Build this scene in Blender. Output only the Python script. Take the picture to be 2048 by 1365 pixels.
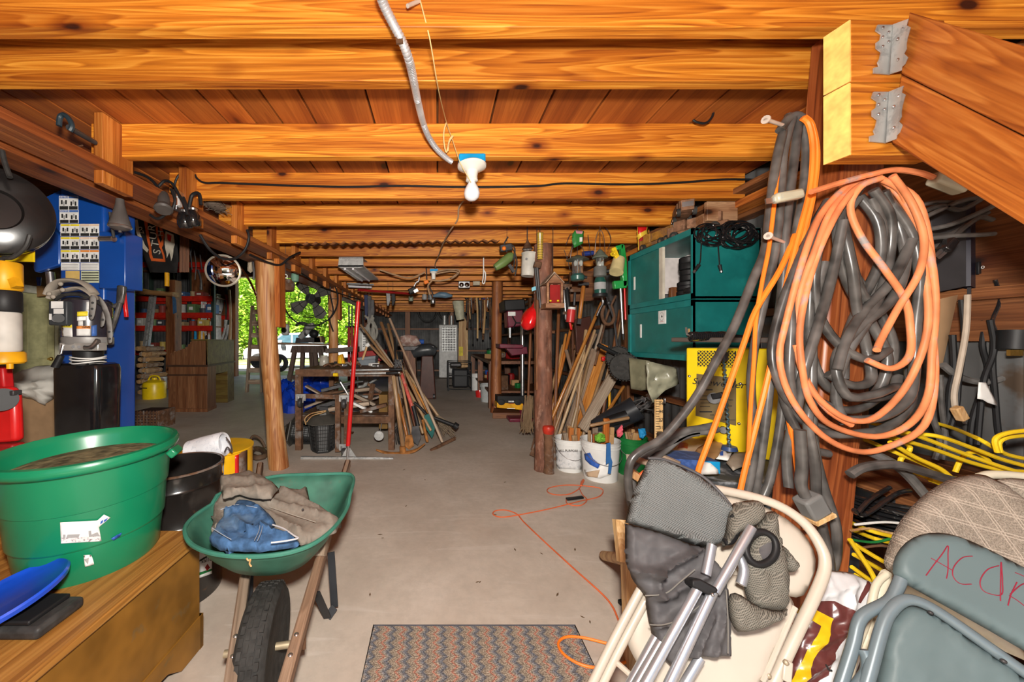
import bpy, math, random
from math import sin, cos, pi, sqrt
from mathutils import Vector as V, Matrix as MX, noise as NZ
for o in list(bpy.data.objects): bpy.data.objects.remove(o)
RN = random.Random(7)
S = bpy.context.scene; C = S.collection
F, CX, CY, H = 700.0, 875.0, 683.0, 1.3      # focal length and vanishing point in pixels of the 2048x1365 frame, eye height in metres
# ------------------------------------------------------------------ camera, sky, sun, flash, exposure
cam = bpy.data.objects.new('camera', bpy.data.cameras.new('camera')); C.objects.link(cam)
cam.location = (0, 0, H); cam.rotation_euler = (pi/2, 0, 0)
cam.data.sensor_width = 36; cam.data.lens = F/2048*36
cam.data.shift_x = (1024-CX)/2048; cam.data.shift_y = -(682.5-CY)/2048
cam.data.clip_start = .02; cam.data.clip_end = 300
S.camera = cam
W = bpy.data.worlds.new('sky'); S.world = W; W.use_nodes = True
wn = W.node_tree.nodes; bg = wn['Background']
sky = wn.new('ShaderNodeTexSky'); sky.sky_type = 'NISHITA'; sky.sun_disc = False
sky.sun_elevation = math.radians(52); sky.sun_rotation = math.radians(215)
W.node_tree.links.new(sky.outputs[0], bg.inputs[0]); bg.inputs[1].default_value = .14
def lamp(name, kind, loc, energy, col=(1,1,1), **kw):
    l = bpy.data.lights.new(name, kind); l.energy = energy; l.color = col
    for k, v in kw.items(): setattr(l, k, v)
    o = bpy.data.objects.new(name, l); C.objects.link(o); o.location = loc
    return o
sun = lamp('sun', 'SUN', (0,0,20), 17, (1,.96,.88), angle=.01)
sun.rotation_euler = (math.radians(38), 0, math.radians(-35))
flash = lamp('camera_flash', 'POINT', (.02, -.04, H+.22), 128, (1,.94,.86), shadow_soft_size=.05)
flash.data.use_nodes = True                    # a flash with a gentle falloff
fn = flash.data.node_tree.nodes; fe = fn['Emission']; ff = fn.new('ShaderNodeLightFalloff')
ff.inputs['Strength'].default_value = 1.0; ff.inputs['Smooth'].default_value = 1.2
flash.data.node_tree.links.new(ff.outputs['Linear'], fe.inputs['Strength'])
S.view_settings.view_transform = 'Standard'; S.view_settings.look = 'None'
S.view_settings.gamma = 1; S.view_settings.use_curve_mapping = False
S.view_settings.exposure = .35
cy = S.cycles; cy.max_bounces = 5; cy.diffuse_bounces = 3; cy.glossy_bounces = 2; cy.transmission_bounces = 4; cy.transparent_max_bounces = 4
cy.use_adaptive_sampling = True; cy.adaptive_threshold = .08
W.cycles.sampling_method = 'MANUAL'; W.cycles.sample_map_resolution = 256
# ------------------------------------------------------------------ pixel helpers: a pixel and its depth make a point of the place
def P(px, py, y): return V(((px-CX)*y/F, y, H+(CY-py)*y/F))
def G(px, py, z=0): return P(px, py, F*(H-z)/(py-CY))
def PL(px, py, o, n):                          # pixel on the plane through o with normal n
    d = V(((px-CX)/F, 1, (CY-py)/F)); return V((0,0,H)) + d*((o-V((0,0,H))).dot(n)/d.dot(n))
def PP(Y, s, f=None):
    r = []
    for t in s.split():
        a = [float(q) for q in t.split(',')]
        r.append(P(a[0], a[1], Y+(a[2] if len(a) > 2 else 0)) if f is None else f(*a))
    return r
# ------------------------------------------------------------------ materials
MATS = {}
def sc(c, k): return tuple(min(1, x*k) for x in c[:3])+(1,)
class NT:
    def __init__(s, name):
        s.m = bpy.data.materials.new(name); s.m.use_nodes = True; MATS[name] = s.m
        s.n = s.m.node_tree.nodes; s.l = s.m.node_tree.links; s.b = s.n['Principled BSDF']
    def __call__(s, t, **kw):
        q = s.n.new('ShaderNode'+t)
        for k, v in kw.items():
            k2 = k.replace('_', ' ')
            if k[0].islower(): setattr(q, k, v)
            elif hasattr(v, 'links') : s.l.new(v, q.inputs[k2])
            else: q.inputs[k2].default_value = v
        return q
    def mix(s, a, b, f, mode='MIX'):
        q = s.n.new('ShaderNodeMix'); q.data_type = 'RGBA'; q.blend_type = mode
        for i, v in ((0, f), (6, a), (7, b)):
            if hasattr(v, 'links'): s.l.new(v, q.inputs[i])
            else: q.inputs[i].default_value = v
        return q.outputs[2]
    def math(s, op, a, b=0, c=0):
        q = s.n.new('ShaderNodeMath'); q.operation = op
        for i, v in enumerate((a, b, c)):
            if hasattr(v, 'links'): s.l.new(v, q.inputs[i])
            else: q.inputs[i].default_value = v
        return q.outputs[0]
    def ramp(s, f, *st):
        q = s.n.new('ShaderNodeValToRGB'); s.l.new(f, q.inputs[0]); e = q.color_ramp.elements
        while len(e) < len(st): e.new(.5)
        for i, (p, c) in enumerate(st): e[i].position = p; e[i].color = c if len(c) == 4 else tuple(c)+(1,)
        return q.outputs[0]
    def coords(s, scale=(1,1,1), rnd=True):
        t = s('TexCoord'); m = s('Mapping'); s.l.new(t.outputs['Object'], m.inputs[0]); m.inputs['Scale'].default_value = scale
        if rnd:
            oi = s('ObjectInfo'); r = s.math('MULTIPLY', oi.outputs['Random'], 37.0)
            cx = s('CombineXYZ'); s.l.new(r, cx.inputs[0]); s.l.new(r, cx.inputs[1]); s.l.new(r, cx.inputs[2])
            s.l.new(cx.outputs[0], m.inputs['Location'])
        return m.outputs[0]
    def bump(s, h, k, d=.01):
        b = s('Bump', Strength=k, Distance=d); s.l.new(h, b.inputs['Height']); s.l.new(b.outputs[0], s.b.inputs['Normal'])
def mat(name, col, rough=.55, metal=0, var=.18, scale=9, bump=0, col2=None, cov=.5, sc2=4, trans=0, coat=0, stretch=(1,1,1)):
    if name in MATS: return MATS[name]
    t = NT(name); co = t.coords(stretch)
    n = t('TexNoise', Vector=co, Scale=scale, Detail=2.0, Roughness=.6).outputs[0]
    c = t.mix(sc(col, 1-var), sc(col, 1+var), t.ramp(n, (.3, (0,0,0)), (.7, (1,1,1))))
    if col2:
        n2 = t('TexNoise', Vector=co, Scale=sc2, Detail=4.0, Roughness=.65).outputs[0]
        c = t.mix(c, tuple(col2)+(1,), t.ramp(n2, (1-cov-.05, (0,0,0)), (1-cov+.07, (1,1,1))))
    t.l.new(c, t.b.inputs['Base Color'])
    t.b.inputs['Roughness'].default_value = rough; t.b.inputs['Metallic'].default_value = metal
    t.b.inputs['Specular IOR Level'].default_value = .28 if rough > .38 else .5
    if trans: t.b.inputs['Transmission Weight'].default_value = trans
    if coat: t.b.inputs['Coat Weight'].default_value = coat; t.b.inputs['Coat Roughness'].default_value = .12
    if bump: t.bump(n, bump, .01)
    return t.m
def wood(name, dark, mid, light, axis, k=1.0, rough=.55, knots=True, spread=.35, var=.35, patch=None):
    if name in MATS: return MATS[name]
    t = NT(name)
    s1 = [11*k]*3; s1[axis] = .6*k; s2 = [80*k]*3; s2[axis] = 2.0*k; s3 = [4.6*k]*3; s3[axis] = 2.4*k
    a = t.coords(s1); b = t.coords(s2)
    n1 = t('TexNoise', Vector=a, Scale=1.0, Detail=1.0, Roughness=.5, Distortion=.25).outputs[0]
    rings = t.math('FRACT', t.math('MULTIPLY', n1, 17.0))
    rings = t.ramp(rings, (0, (.2,)*3), (.6, (.75,)*3), (.85, (1,)*3), (1, (.2,)*3))
    n2 = t('TexNoise', Vector=b, Scale=1.0, Detail=2.0, Roughness=.65).outputs[0]
    f = t.math('ADD', t.math('MULTIPLY', rings, .42), t.math('MULTIPLY', t.ramp(n2, (.25, (0,0,0)), (.75, (1,1,1))), .58))
    c = t.ramp(f, (.5-spread, tuple(dark)), (.52, tuple(mid)), (.5+spread, tuple(light)))
    c = t.mix(c, t.mix(c, (.62,.48,.4,1), 1.0, 'MULTIPLY'), t.ramp(n1, (.4, (0,0,0)), (.68, (1,1,1))))
    if knots:
        kc = t.coords(s3)
        vo = t('TexVoronoi', Vector=kc, Scale=1.0, Randomness=1.0).outputs['Distance']
        c = t.mix(c, tuple(x*.25 for x in dark)+(1,), t.ramp(vo, (.06, (1,1,1)), (.1, (0,0,0))))
        c = t.mix(c, t.mix(c, (.5,.34,.25,1), 1.0, 'MULTIPLY'), t.ramp(vo, (.09, (1,1,1)), (.24, (0,0,0))))
    if patch:
        pc = [7.0]*3; pc[axis] = 1.6; pn = t('TexNoise', Vector=t.coords(pc), Scale=1.0, Detail=2.0).outputs[0]
        c = t.mix(c, tuple(patch)+(1,), t.math('MULTIPLY', t.ramp(pn, (.5, (0,0,0)), (.62, (1,1,1))), .65))
    oi = t('ObjectInfo'); br = t('HueSaturation', Color=c)
    t.l.new(t.math('ADD', t.math('MULTIPLY', oi.outputs['Random'], var), 1-var*.5), br.inputs['Value'])
    t.l.new(br.outputs[0], t.b.inputs['Base Color']); t.b.inputs['Roughness'].default_value = rough
    t.bump(n2, .25, .004)
    return t.m
ORANGE = ((.27,.06,.004), (.6,.2,.014), (.82,.36,.045))
JOIST = wood('joist_wood', *ORANGE, 0)
DECK = wood('deck_wood', (.25,.06,.008), (.37,.1,.013), (.47,.14,.022), 1, .8, .6, True, .5, .5)
GIRDW = wood('girder_wood', (.17,.05,.012), (.3,.09,.02), (.42,.15,.04), 1)
ORZ = wood('orange_wood_upright', (.28,.07,.01), (.48,.15,.02), (.62,.24,.05), 2)
POSTW = wood('post_wood', (.1,.022,.008), (.27,.07,.02), (.4,.13,.04), 2, .8, .4)
LOGW = wood('peeled_log_wood', (.26,.09,.025), (.48,.2,.06), (.66,.36,.15), 2, .8, patch=(.72,.46,.22))
BARK = mat('bark_stained', (.17,.07,.042), .6, var=.5, scale=14, bump=.8, col2=(.3,.16,.11), cov=.4, sc2=22, stretch=(1,1,.35))
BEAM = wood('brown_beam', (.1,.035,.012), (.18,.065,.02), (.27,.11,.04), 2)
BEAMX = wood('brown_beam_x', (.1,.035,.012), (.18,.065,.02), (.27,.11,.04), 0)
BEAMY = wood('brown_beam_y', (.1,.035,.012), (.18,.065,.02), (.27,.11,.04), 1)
ENDG = mat('end_grain', (.85,.52,.14), .7, var=.2, scale=25, bump=.3)
HANDLE = wood('tool_handle', (.24,.14,.065), (.38,.25,.13), (.52,.37,.22), 2, 1.4, .4, False, var=.5)
HANDLEO = wood('tool_handle_varnished', (.32,.11,.02), (.5,.2,.04), (.62,.29,.08), 2, 1.4, .3, False, var=.4)
GREYW = wood('weathered_wood', (.2,.145,.1), (.33,.25,.18), (.46,.37,.28), 2, 1.2, .8, False, var=.5)
PINE = wood('pale_pine', (.45,.25,.09), (.63,.41,.18), (.75,.54,.3), 2, 1.2, .6, False)
CHESTW = wood('chest_wood', (.24,.095,.016), (.4,.18,.035), (.52,.26,.06), 1, .8, .5, False)
CHESTP = mat('chest_paint', (.22,.1,.016), .45, var=.3, scale=7, bump=.12, col2=(.13,.1,.05), cov=.32, sc2=9)
DESKW = wood('desk_wood', (.1,.04,.018), (.17,.072,.03), (.24,.11,.05), 2, 1, .5, False)
DESKG = wood('desk_back', (.08,.055,.012), (.13,.09,.02), (.17,.125,.035), 0, 1, .5, False)
def flat(name, c, r=.5, m=0, **k): return mat(name, c, r, m, **k)
BLACK = flat('black_plastic', (.012,.012,.013), .5)
BLKG = flat('black_gloss', (.01,.01,.011), .12, coat=.6)
BLKR = flat('black_rubber', (.035,.034,.033), .5, var=.35, scale=30)
CABLE = flat('black_cable', (.075,.07,.066), .3, var=.6, scale=14)
CABLEG = flat('grey_cable', (.12,.115,.11), .5, var=.4, scale=14)
STEEL = flat('steel', (.55,.55,.56), .3, .95)
GALV = flat('galvanised', (.5,.51,.5), .45, .6, col2=(.36,.37,.37), cov=.45, sc2=30)
RUST = flat('rusty_steel', (.13,.065,.035), .75, .15, var=.4, scale=14, bump=.3, col2=(.22,.19,.17), cov=.42, sc2=6)
RUSTO = flat('orange_rust', (.3,.12,.03), .8, var=.4, scale=16, bump=.4)
DKST = flat('dark_steel', (.07,.068,.07), .5, .5, var=.3)
TIRE = flat('tire_rubber', (.03,.029,.027), .75, var=.35, scale=26, bump=.5)
WHITE = flat('white_plastic', (.72,.72,.7), .4, var=.05)
PAPER = flat('white_paper', (.78,.77,.74), .8, var=.05)
BEIGE = flat('beige_metal', (.52,.46,.38), .38, var=.06, col2=(.5,.4,.28), cov=.24, sc2=14)
BEIGED = flat('beige_frame', (.62,.57,.44), .4, var=.08)
BLUE = flat('lift_blue', (.006,.06,.3), .25, var=.12, scale=3, coat=.5)
RED = flat('red_paint', (.62,.012,.012), .35, var=.1, coat=.3)
REDD = flat('dark_red_paint', (.28,.012,.012), .45, var=.2)
YEL = flat('yellow_paint', (.78,.55,.008), .35, var=.08, col2=(.6,.4,.02), cov=.3, sc2=10)
YELT = flat('yellow_tool', (.68,.33,.01), .4, var=.25)
YCORD = flat('yellow_cord', (.74,.5,.015), .4, var=.15)
ORCORD = flat('orange_cord', (.85,.2,.02), .45, var=.15)
SALMON = flat('salmon_cord', (.74,.24,.095), .5, var=.3, col2=(.3,.27,.26), cov=.4, sc2=9)
OUTCORD = flat('rust_orange_cord', (.6,.12,.04), .5)
TEAL = flat('teal_paint', (.006,.125,.12), .38, var=.12, col2=(.01,.16,.15), cov=.4, sc2=5)
TEALD = flat('teal_edge', (.012,.17,.165), .4)
GREENP = flat('green_plastic', (.006,.2,.09), .3, var=.08, scale=4, coat=.25)
GREENM = flat('barrow_green', (.045,.15,.105), .5, var=.25, scale=10, col2=(.1,.12,.085), cov=.34, sc2=12)
GREENB = flat('bucket_green', (.012,.15,.035), .4)
CREAM = flat('cream_paint', (.52,.5,.26), .6)
CARD = flat('cardboard', (.46,.27,.12), .8, var=.15)
TAN = flat('tan_board', (.38,.24,.13), .8, var=.1)
SOIL = flat('dry_dirt', (.16,.14,.075), .95, var=.6, scale=24, bump=1)
JEANS = flat('blue_denim', (.05,.12,.25), .9, var=.3, scale=40, bump=.2, col2=(.11,.2,.33), cov=.42, sc2=7)
KHAKI = flat('grey_twill', (.235,.205,.17), .9, var=.12, scale=40, bump=.15)
TARPB = flat('blue_tarp', (.006,.045,.42), .25, var=.2, coat=.3)
SHEET = flat('white_sheet', (.68,.66,.6), .4, var=.08, scale=5)
OLIVE = flat('olive_canvas', (.15,.14,.085), .85, var=.2)
MESHG = None
BULB = flat('bulb_glass', (.85,.84,.88), .15, var=.02, coat=.6)
PORC = flat('porcelain', (.82,.79,.72), .2, var=.03, coat=.5)
BLUEB = flat('blue_box', (.01,.3,.62), .4)
BLUEC = flat('blue_print', (.03,.1,.4), .6, var=.3)
CLEAR = flat('glass_clear', (.9,.95,.93), .05, var=.02, trans=.95)
GREYP = flat('grey_paint', (.3,.3,.3), .5, col2=(.22,.22,.22), cov=.4)
INK = flat('black_print', (.02,.02,.02), .7)
INKG = flat('grey_print', (.33,.33,.33), .7)
CHROME = flat('chrome', (.8,.8,.8), .05, 1, var=.02)
PURP = flat('maroon_paint', (.13,.012,.03), .35)
TIN = flat('corrugated_tin', (.12,.12,.12), .5, .3, var=.3, scale=3, col2=(.1,.07,.05), cov=.4, sc2=5)
TIND = flat('dark_tin', (.1,.1,.1), .55, .25, var=.35, scale=3)
# ------------------------------------------------------------------ mesh builder
WM = {}
class MB:
    def __init__(s): s.v = []; s.f = []
    def add(s, vs, fs):
        n = len(s.v); s.v += [V(q) for q in vs]; s.f += [tuple(i+n for i in f) for f in fs]; return s
    def box(s, c, d, M=None):
        x, y, z = d[0]/2, d[1]/2, d[2]/2; c = V(c)
        q = [V((a*x, b*y, e*z)) for a in (-1,1) for b in (-1,1) for e in (-1,1)]
        return s.add([c+((M @ k) if M else k) for k in q], [(0,1,3,2),(4,6,7,5),(0,4,5,1),(2,3,7,6),(0,2,6,4),(1,5,7,3)])
    def bb(s, x0, x1, y0, y1, z0, z1): return s.box(((x0+x1)/2,(y0+y1)/2,(z0+z1)/2), (x1-x0,y1-y0,z1-z0))
    def bar(s, p0, p1, w, h, up=(0,0,1)):
        p0, p1 = V(p0), V(p1); d = (p1-p0).normalized(); u = V(up)
        if abs(d.dot(u)) > .95: u = V((0,1,0)) if abs(d.y) < .9 else V((1,0,0))
        a = d.cross(u).normalized()*(w/2); b = a.cross(d).normalized()*(h/2)
        return s.add([p0-a-b,p0+a-b,p0+a+b,p0-a+b,p1-a-b,p1+a-b,p1+a+b,p1-a+b], [(0,3,2,1),(4,5,6,7),(0,1,5,4),(1,2,6,5),(2,3,7,6),(3,0,4,7)])
    def cyl(s, p0, p1, r, r1=None, n=14): return s.tube([p0, p1], [r, r if r1 is None else r1], n, 0)
    def tube(s, pts, r, n=8, k=5, closed=False, flatten=None):
        pts = [V(p) for p in pts]; m = len(pts)
        rr = r if isinstance(r, (list, tuple)) else [r]*m
        if k and m > 2:
            q = []; q2 = []
            for i in range(m if closed else m-1):
                if closed: a, b, c, d = (pts[(i+j-1) % m] for j in range(4)); ra, rb = rr[i], rr[(i+1) % m]
                else: a, b, c, d = pts[max(i-1,0)], pts[i], pts[i+1], pts[min(i+2,m-1)]; ra, rb = rr[i], rr[i+1]
                for j in range(k):
                    t = j/k
                    q.append(.5*((2*b)+(c-a)*t+(2*a-5*b+4*c-d)*t*t+(3*b-a-3*c+d)*t**3)); q2.append(ra+(rb-ra)*t)
            if not closed: q.append(pts[-1]); q2.append(rr[-1])
            pts, rr = q, q2
        m = len(pts); vs = []; fs = []; u = None
        for i in range(m):
            if closed: d = pts[(i+1) % m]-pts[i-1]
            else: d = pts[min(i+1,m-1)]-pts[max(i-1,0)]
            if d.length < 1e-9: d = V((0,0,1))
            d.normalize()
            if u is None:
                u = d.cross(V((0,0,1)));
                if u.length < .2: u = d.cross(V((0,1,0)))
            u = u - d*u.dot(d)
            if u.length < 1e-6: u = d.orthogonal()
            u.normalize(); w = d.cross(u)
            for j in range(n):
                a = 2*pi*(j+.5)/n; vs.append(pts[i]+(u*cos(a)+w*sin(a)*(flatten or 1))*rr[i])
        for i in range(m if closed else m-1):
            for j in range(n):
                e = (i+1) % m; fs.append((i*n+j, i*n+(j+1) % n, e*n+(j+1) % n, e*n+j))
        if not closed: fs += [tuple(range(n-1,-1,-1)), tuple((m-1)*n+j for j in range(n))]
        return s.add(vs, fs)
    def lathe(s, prof, c=(0,0,0), n=24, M=None, sx=1, sy=1):
        c = V(c); vs = []; fs = []
        for r, z in prof:
            for j in range(n):
                q = V((r*cos(2*pi*j/n)*sx, r*sin(2*pi*j/n)*sy, z)); vs.append(c+((M @ q) if M else q))
        for i in range(len(prof)-1):
            for j in range(n): fs.append((i*n+j, i*n+(j+1) % n, (i+1)*n+(j+1) % n, (i+1)*n+j))
        m = len(prof)-1
        if prof[0][0] > 1e-5: fs.append(tuple(range(n-1,-1,-1)))
        if prof[m][0] > 1e-5: fs.append(tuple(m*n+j for j in range(n)))
        return s.add(vs, fs)
    def prism(s, poly, off):
        m = len(poly); off = V(off); a = [V(p) for p in poly]
        return s.add(a+[p+off for p in a], [tuple(range(m-1,-1,-1)), tuple(range(m,2*m))]+[(i,(i+1) % m,m+(i+1) % m,m+i) for i in range(m)])
    def ppoly(s, Y, st, th=.01): return s.prism(PP(Y, st), (0, th, 0))     # an upright plate seen by the camera
    def prect(s, Y, x0, y0, x1, y1, th=.01): return s.ppoly(Y, f'{x0},{y0} {x1},{y0} {x1},{y1} {x0},{y1}', th)
    def ell(s, c, rx, ry, rz, n=14, m=8, M=None):
        pr = [(sin(pi*i/m), -cos(pi*i/m)) for i in range(m+1)]; c = V(c); vs = []; fs = []
        for r, z in pr:
            for j in range(n):
                q = V((r*cos(2*pi*j/n)*rx, r*sin(2*pi*j/n)*ry, z*rz)); vs.append(c+((M @ q) if M else q))
        for i in range(m):
            for j in range(n): fs.append((i*n+j, i*n+(j+1) % n, (i+1)*n+(j+1) % n, (i+1)*n+j))
        return s.add(vs, fs)
    def grid(s, fn, nu, nv):
        vs = [fn(i/nu, j/nv) for j in range(nv+1) for i in range(nu+1)]
        return s.add(vs, [(j*(nu+1)+i, j*(nu+1)+i+1, (j+1)*(nu+1)+i+1, (j+1)*(nu+1)+i) for j in range(nv) for i in range(nu)])
    def blob(s, poly, nrm, bulge=.05, wr=.015, fr=9, rings=7, per=6, seed=0, back=.01, sharp=.5):
        poly = [V(p) for p in poly]; m = len(poly); b = []; nrm = V(nrm).normalized()
        for i in range(m):
            for j in range(per): b.append(poly[i].lerp(poly[(i+1) % m], j/per))
        N = len(b); c = sum(b, V())/N; vs = []; fs = []
        for k in range(rings+1):
            t = 1-k/rings if k else 1
            for q in b:
                p = c+(q-c)*max(t, .02); h = (1-t**2)**sharp if t < 1 else 0
                e = p*fr+V((seed*3.7, seed*1.3, 0)); w = NZ.noise(e)+.5*NZ.noise(e*2.3)+.8*(.4-abs(NZ.noise(e*1.4+V((9,3,1)))))
                vs.append(p+nrm*(h*bulge+w*wr*min(1, (1-t)*4+.25)))
        base = len(vs); vs += [q-nrm*back for q in b]
        for k in range(rings):
            for j in range(N): fs.append((k*N+j, k*N+(j+1) % N, (k+1)*N+(j+1) % N, (k+1)*N+j))
        fs.append(tuple(rings*N+j for j in range(N))); fs.append(tuple(base+j for j in range(N-1,-1,-1)))
        for j in range(N): fs.append((base+j, base+(j+1) % N, (j+1) % N, j))
        return s.add(vs, fs)
    def build(s, name, m, root=None, bev=0, solid=0, sub=0, smooth=True, ang=.7, label=None, kind=None, base=False, seg=2):
        me = bpy.data.meshes.new(name)
        lo = V([min(q[i] for q in s.v) for i in range(3)]); hi = V([max(q[i] for q in s.v) for i in range(3)])
        c = (lo+hi)/2
        if base: c.z = lo.z
        me.from_pydata([tuple(q-c) for q in s.v], [], s.f); me.materials.append(m)
        if smooth:
            me.polygons.foreach_set('use_smooth', [True]*len(me.polygons)); me.set_sharp_from_angle(angle=ang)
        o = bpy.data.objects.new(name, me); C.objects.link(o)
        if bev:
            b = o.modifiers.new('bevel', 'BEVEL'); b.width = bev; b.segments = seg; b.limit_method = 'ANGLE'; b.harden_normals = False
        if solid: d = o.modifiers.new('solid', 'SOLIDIFY'); d.thickness = solid; d.offset = 0
        if sub: u = o.modifiers.new('sub', 'SUBSURF'); u.levels = u.render_levels = sub
        place(o, MX.Translation(c), root)
        if label: o['label'] = label
        if kind: o['kind'] = kind
        return o
def place(o, M, root):
    WM[o] = M
    if root is not None: o.parent = root; o.matrix_basis = WM[root].inverted() @ M
    else: o.matrix_basis = M
ROOTS = []
def thing(name, label, cat, group=None, auto=True, kind=None):
    o = bpy.data.objects.new(name, None); C.objects.link(o); WM[o] = MX.Identity(4); o.empty_display_size = .05
    if kind: o['kind'] = kind
    else: o['label'] = label; o['category'] = cat
    if group: o['group'] = group
    if auto: ROOTS.append(o)
    return o
def tag(o, label, cat, group=None):
    o['label'] = label; o['category'] = cat
    if group: o['group'] = group
    return o
def rebase():                                   # put every thing's Empty at the thing's base
    for o in ROOTS:
        pts = [WM[c] @ V(q) for c in o.children if c.type == 'MESH' for q in c.bound_box]
        if not pts: continue
        b = V(((min(p.x for p in pts)+max(p.x for p in pts))/2, (min(p.y for p in pts)+max(p.y for p in pts))/2, min(p.z for p in pts)))
        o.matrix_basis = MX.Translation(b)
        for c in o.children: c.matrix_basis = MX.Translation(-b) @ c.matrix_basis
def copytree(o, parent=None):
    c = o.copy(); C.objects.link(c); c.parent = parent
    for ch in o.children: copytree(ch, c)
    return c
def frame(p0, p1, up=(0,0,1)):                  # local z runs from p0 to p1
    d = (V(p1)-V(p0)); L = d.length; d.normalize(); u = V(up)
    if abs(d.dot(u)) > .97: u = V((0,1,0))
    x = u.cross(d).normalized(); y = d.cross(x)
    M = MX((x, y, d)).transposed().to_4x4(); M.translation = V(p0); return M, L
def plank(name, p0, p1, w, h, m, root=None, up=(0,0,1), bev=.003, label=None, taper=1):   # straight timber whose grain follows its length
    M, L = frame(p0, p1, up); b = MB().box((0,0,L/2), (w,h,L))
    if taper != 1:
        for q in b.v:
            if q.z > L/2: q.x *= taper; q.y *= taper
    return _loc(name, b, m, M, root, bev, label)
def rod(name, p0, p1, r, m, root=None, r1=None, n=12, prof=None, label=None):
    M, L = frame(p0, p1); r1 = r if r1 is None else r1
    b = MB().lathe(prof(L) if prof else [(r*.7,0),(r,.01),(r1,L-.01),(r1*.7,L)], n=n)
    return _loc(name, b, m, M, root, 0, label)
def _loc(name, b, m, M, root, bev, label):
    me = bpy.data.meshes.new(name); me.from_pydata([tuple(q) for q in b.v], [], b.f); me.materials.append(m)
    me.polygons.foreach_set('use_smooth', [True]*len(me.polygons)); me.set_sharp_from_angle(angle=.7)
    o = bpy.data.objects.new(name, me); C.objects.link(o)
    if bev: q = o.modifiers.new('bevel', 'BEVEL'); q.width = bev; q.segments = 1; q.limit_method = 'ANGLE'
    place(o, M, root)
    if label: o['label'] = label
    return o
def text(name, s, M, size, m, root=None, ext=.0006, label=None, shear=0, align='CENTER'):
    cu = bpy.data.curves.new(name, 'FONT'); cu.body = s; cu.size = size; cu.align_x = align; cu.align_y = 'CENTER'; cu.extrude = ext; cu.resolution_u = 3; cu.shear = shear
    t = bpy.data.objects.new('tmp', cu); C.objects.link(t)
    me = bpy.data.meshes.new_from_object(t.evaluated_get(bpy.context.evaluated_depsgraph_get()))
    bpy.data.objects.remove(t); me.name = name; me.materials.clear(); me.materials.append(m)
    o = bpy.data.objects.new(name, me); C.objects.link(o); place(o, M, root)
    if label: o['label'] = label
    return o
def faceM(p, right=(1,0,0), up=(0,0,1)):        # text frame at p
    r = V(right).normalized(); u = V(up); u = (u-r*u.dot(r)).normalized(); n = r.cross(u)
    M = MX((r, u, n)).transposed().to_4x4(); M.translation = V(p); return M
def cable(name, label, Y, st, r, m, group=None, root=None, n=8, cat='cable', k=5, closed=False):
    o = MB().tube(PP(Y, st) if isinstance(st, str) else st, r, n, k, closed).build(name, m, root, base=root is None)
    return tag(o, label, cat, group) if root is None else o

from mathutils.geometry import delaunay_2d_cdt as CDT
def poly2(s, smooth=0):
    p = [V((float(a), float(b))) for a, b in (t.split(',') for t in s.split())] if isinstance(s, str) else [V(q) for q in s]
    for _ in range(smooth):
        p = [q for i in range(len(p)) for q in (p[i]*.75+p[(i+1) % len(p)]*.25, p[i]*.25+p[(i+1) % len(p)]*.75)]
    return p
def inside(x, y, p):
    r = False; j = len(p)-1
    for i in range(len(p)):
        if (p[i].y > y) != (p[j].y > y) and x < (p[j].x-p[i].x)*(y-p[i].y)/(p[j].y-p[i].y)+p[i].x: r = not r
        j = i
    return r
def edist(q, p):
    b = 1e9
    for i in range(len(p)):
        a, c = p[i-1], p[i]; d = c-a; L = d.length_squared
        t = max(0, min(1, (q-a).dot(d)/L)) if L else 0
        b = min(b, (q-a-d*t).length)
    return b
def crease(*L):                                # sharp folds of a cloth: x0,y0,x1,y1, height, half-width (pixels)
    def f(x, y):
        h = 0; q = V((x, y))
        for x0, y0, x1, y1, a, w in L:
            p, d = V((x0,y0)), V((x1-x0,y1-y0)); t = max(0, min(1, (q-p).dot(d)/d.length_squared)); e = (q-p-d*t).length/w
            h += a*max(0, 1-e)**1.3 if e < 1 else 0
        return h
    return f
def build_dir(name, mb, m, root, p0, p1, bev=0):  # mesh whose grain runs from p0 to p1
    M, L = frame(p0, p1); I = M.inverted(); b = MB(); b.v = [I @ q for q in mb.v]; b.f = mb.f; return _loc(name, b, m, M, root, bev, None)
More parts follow.
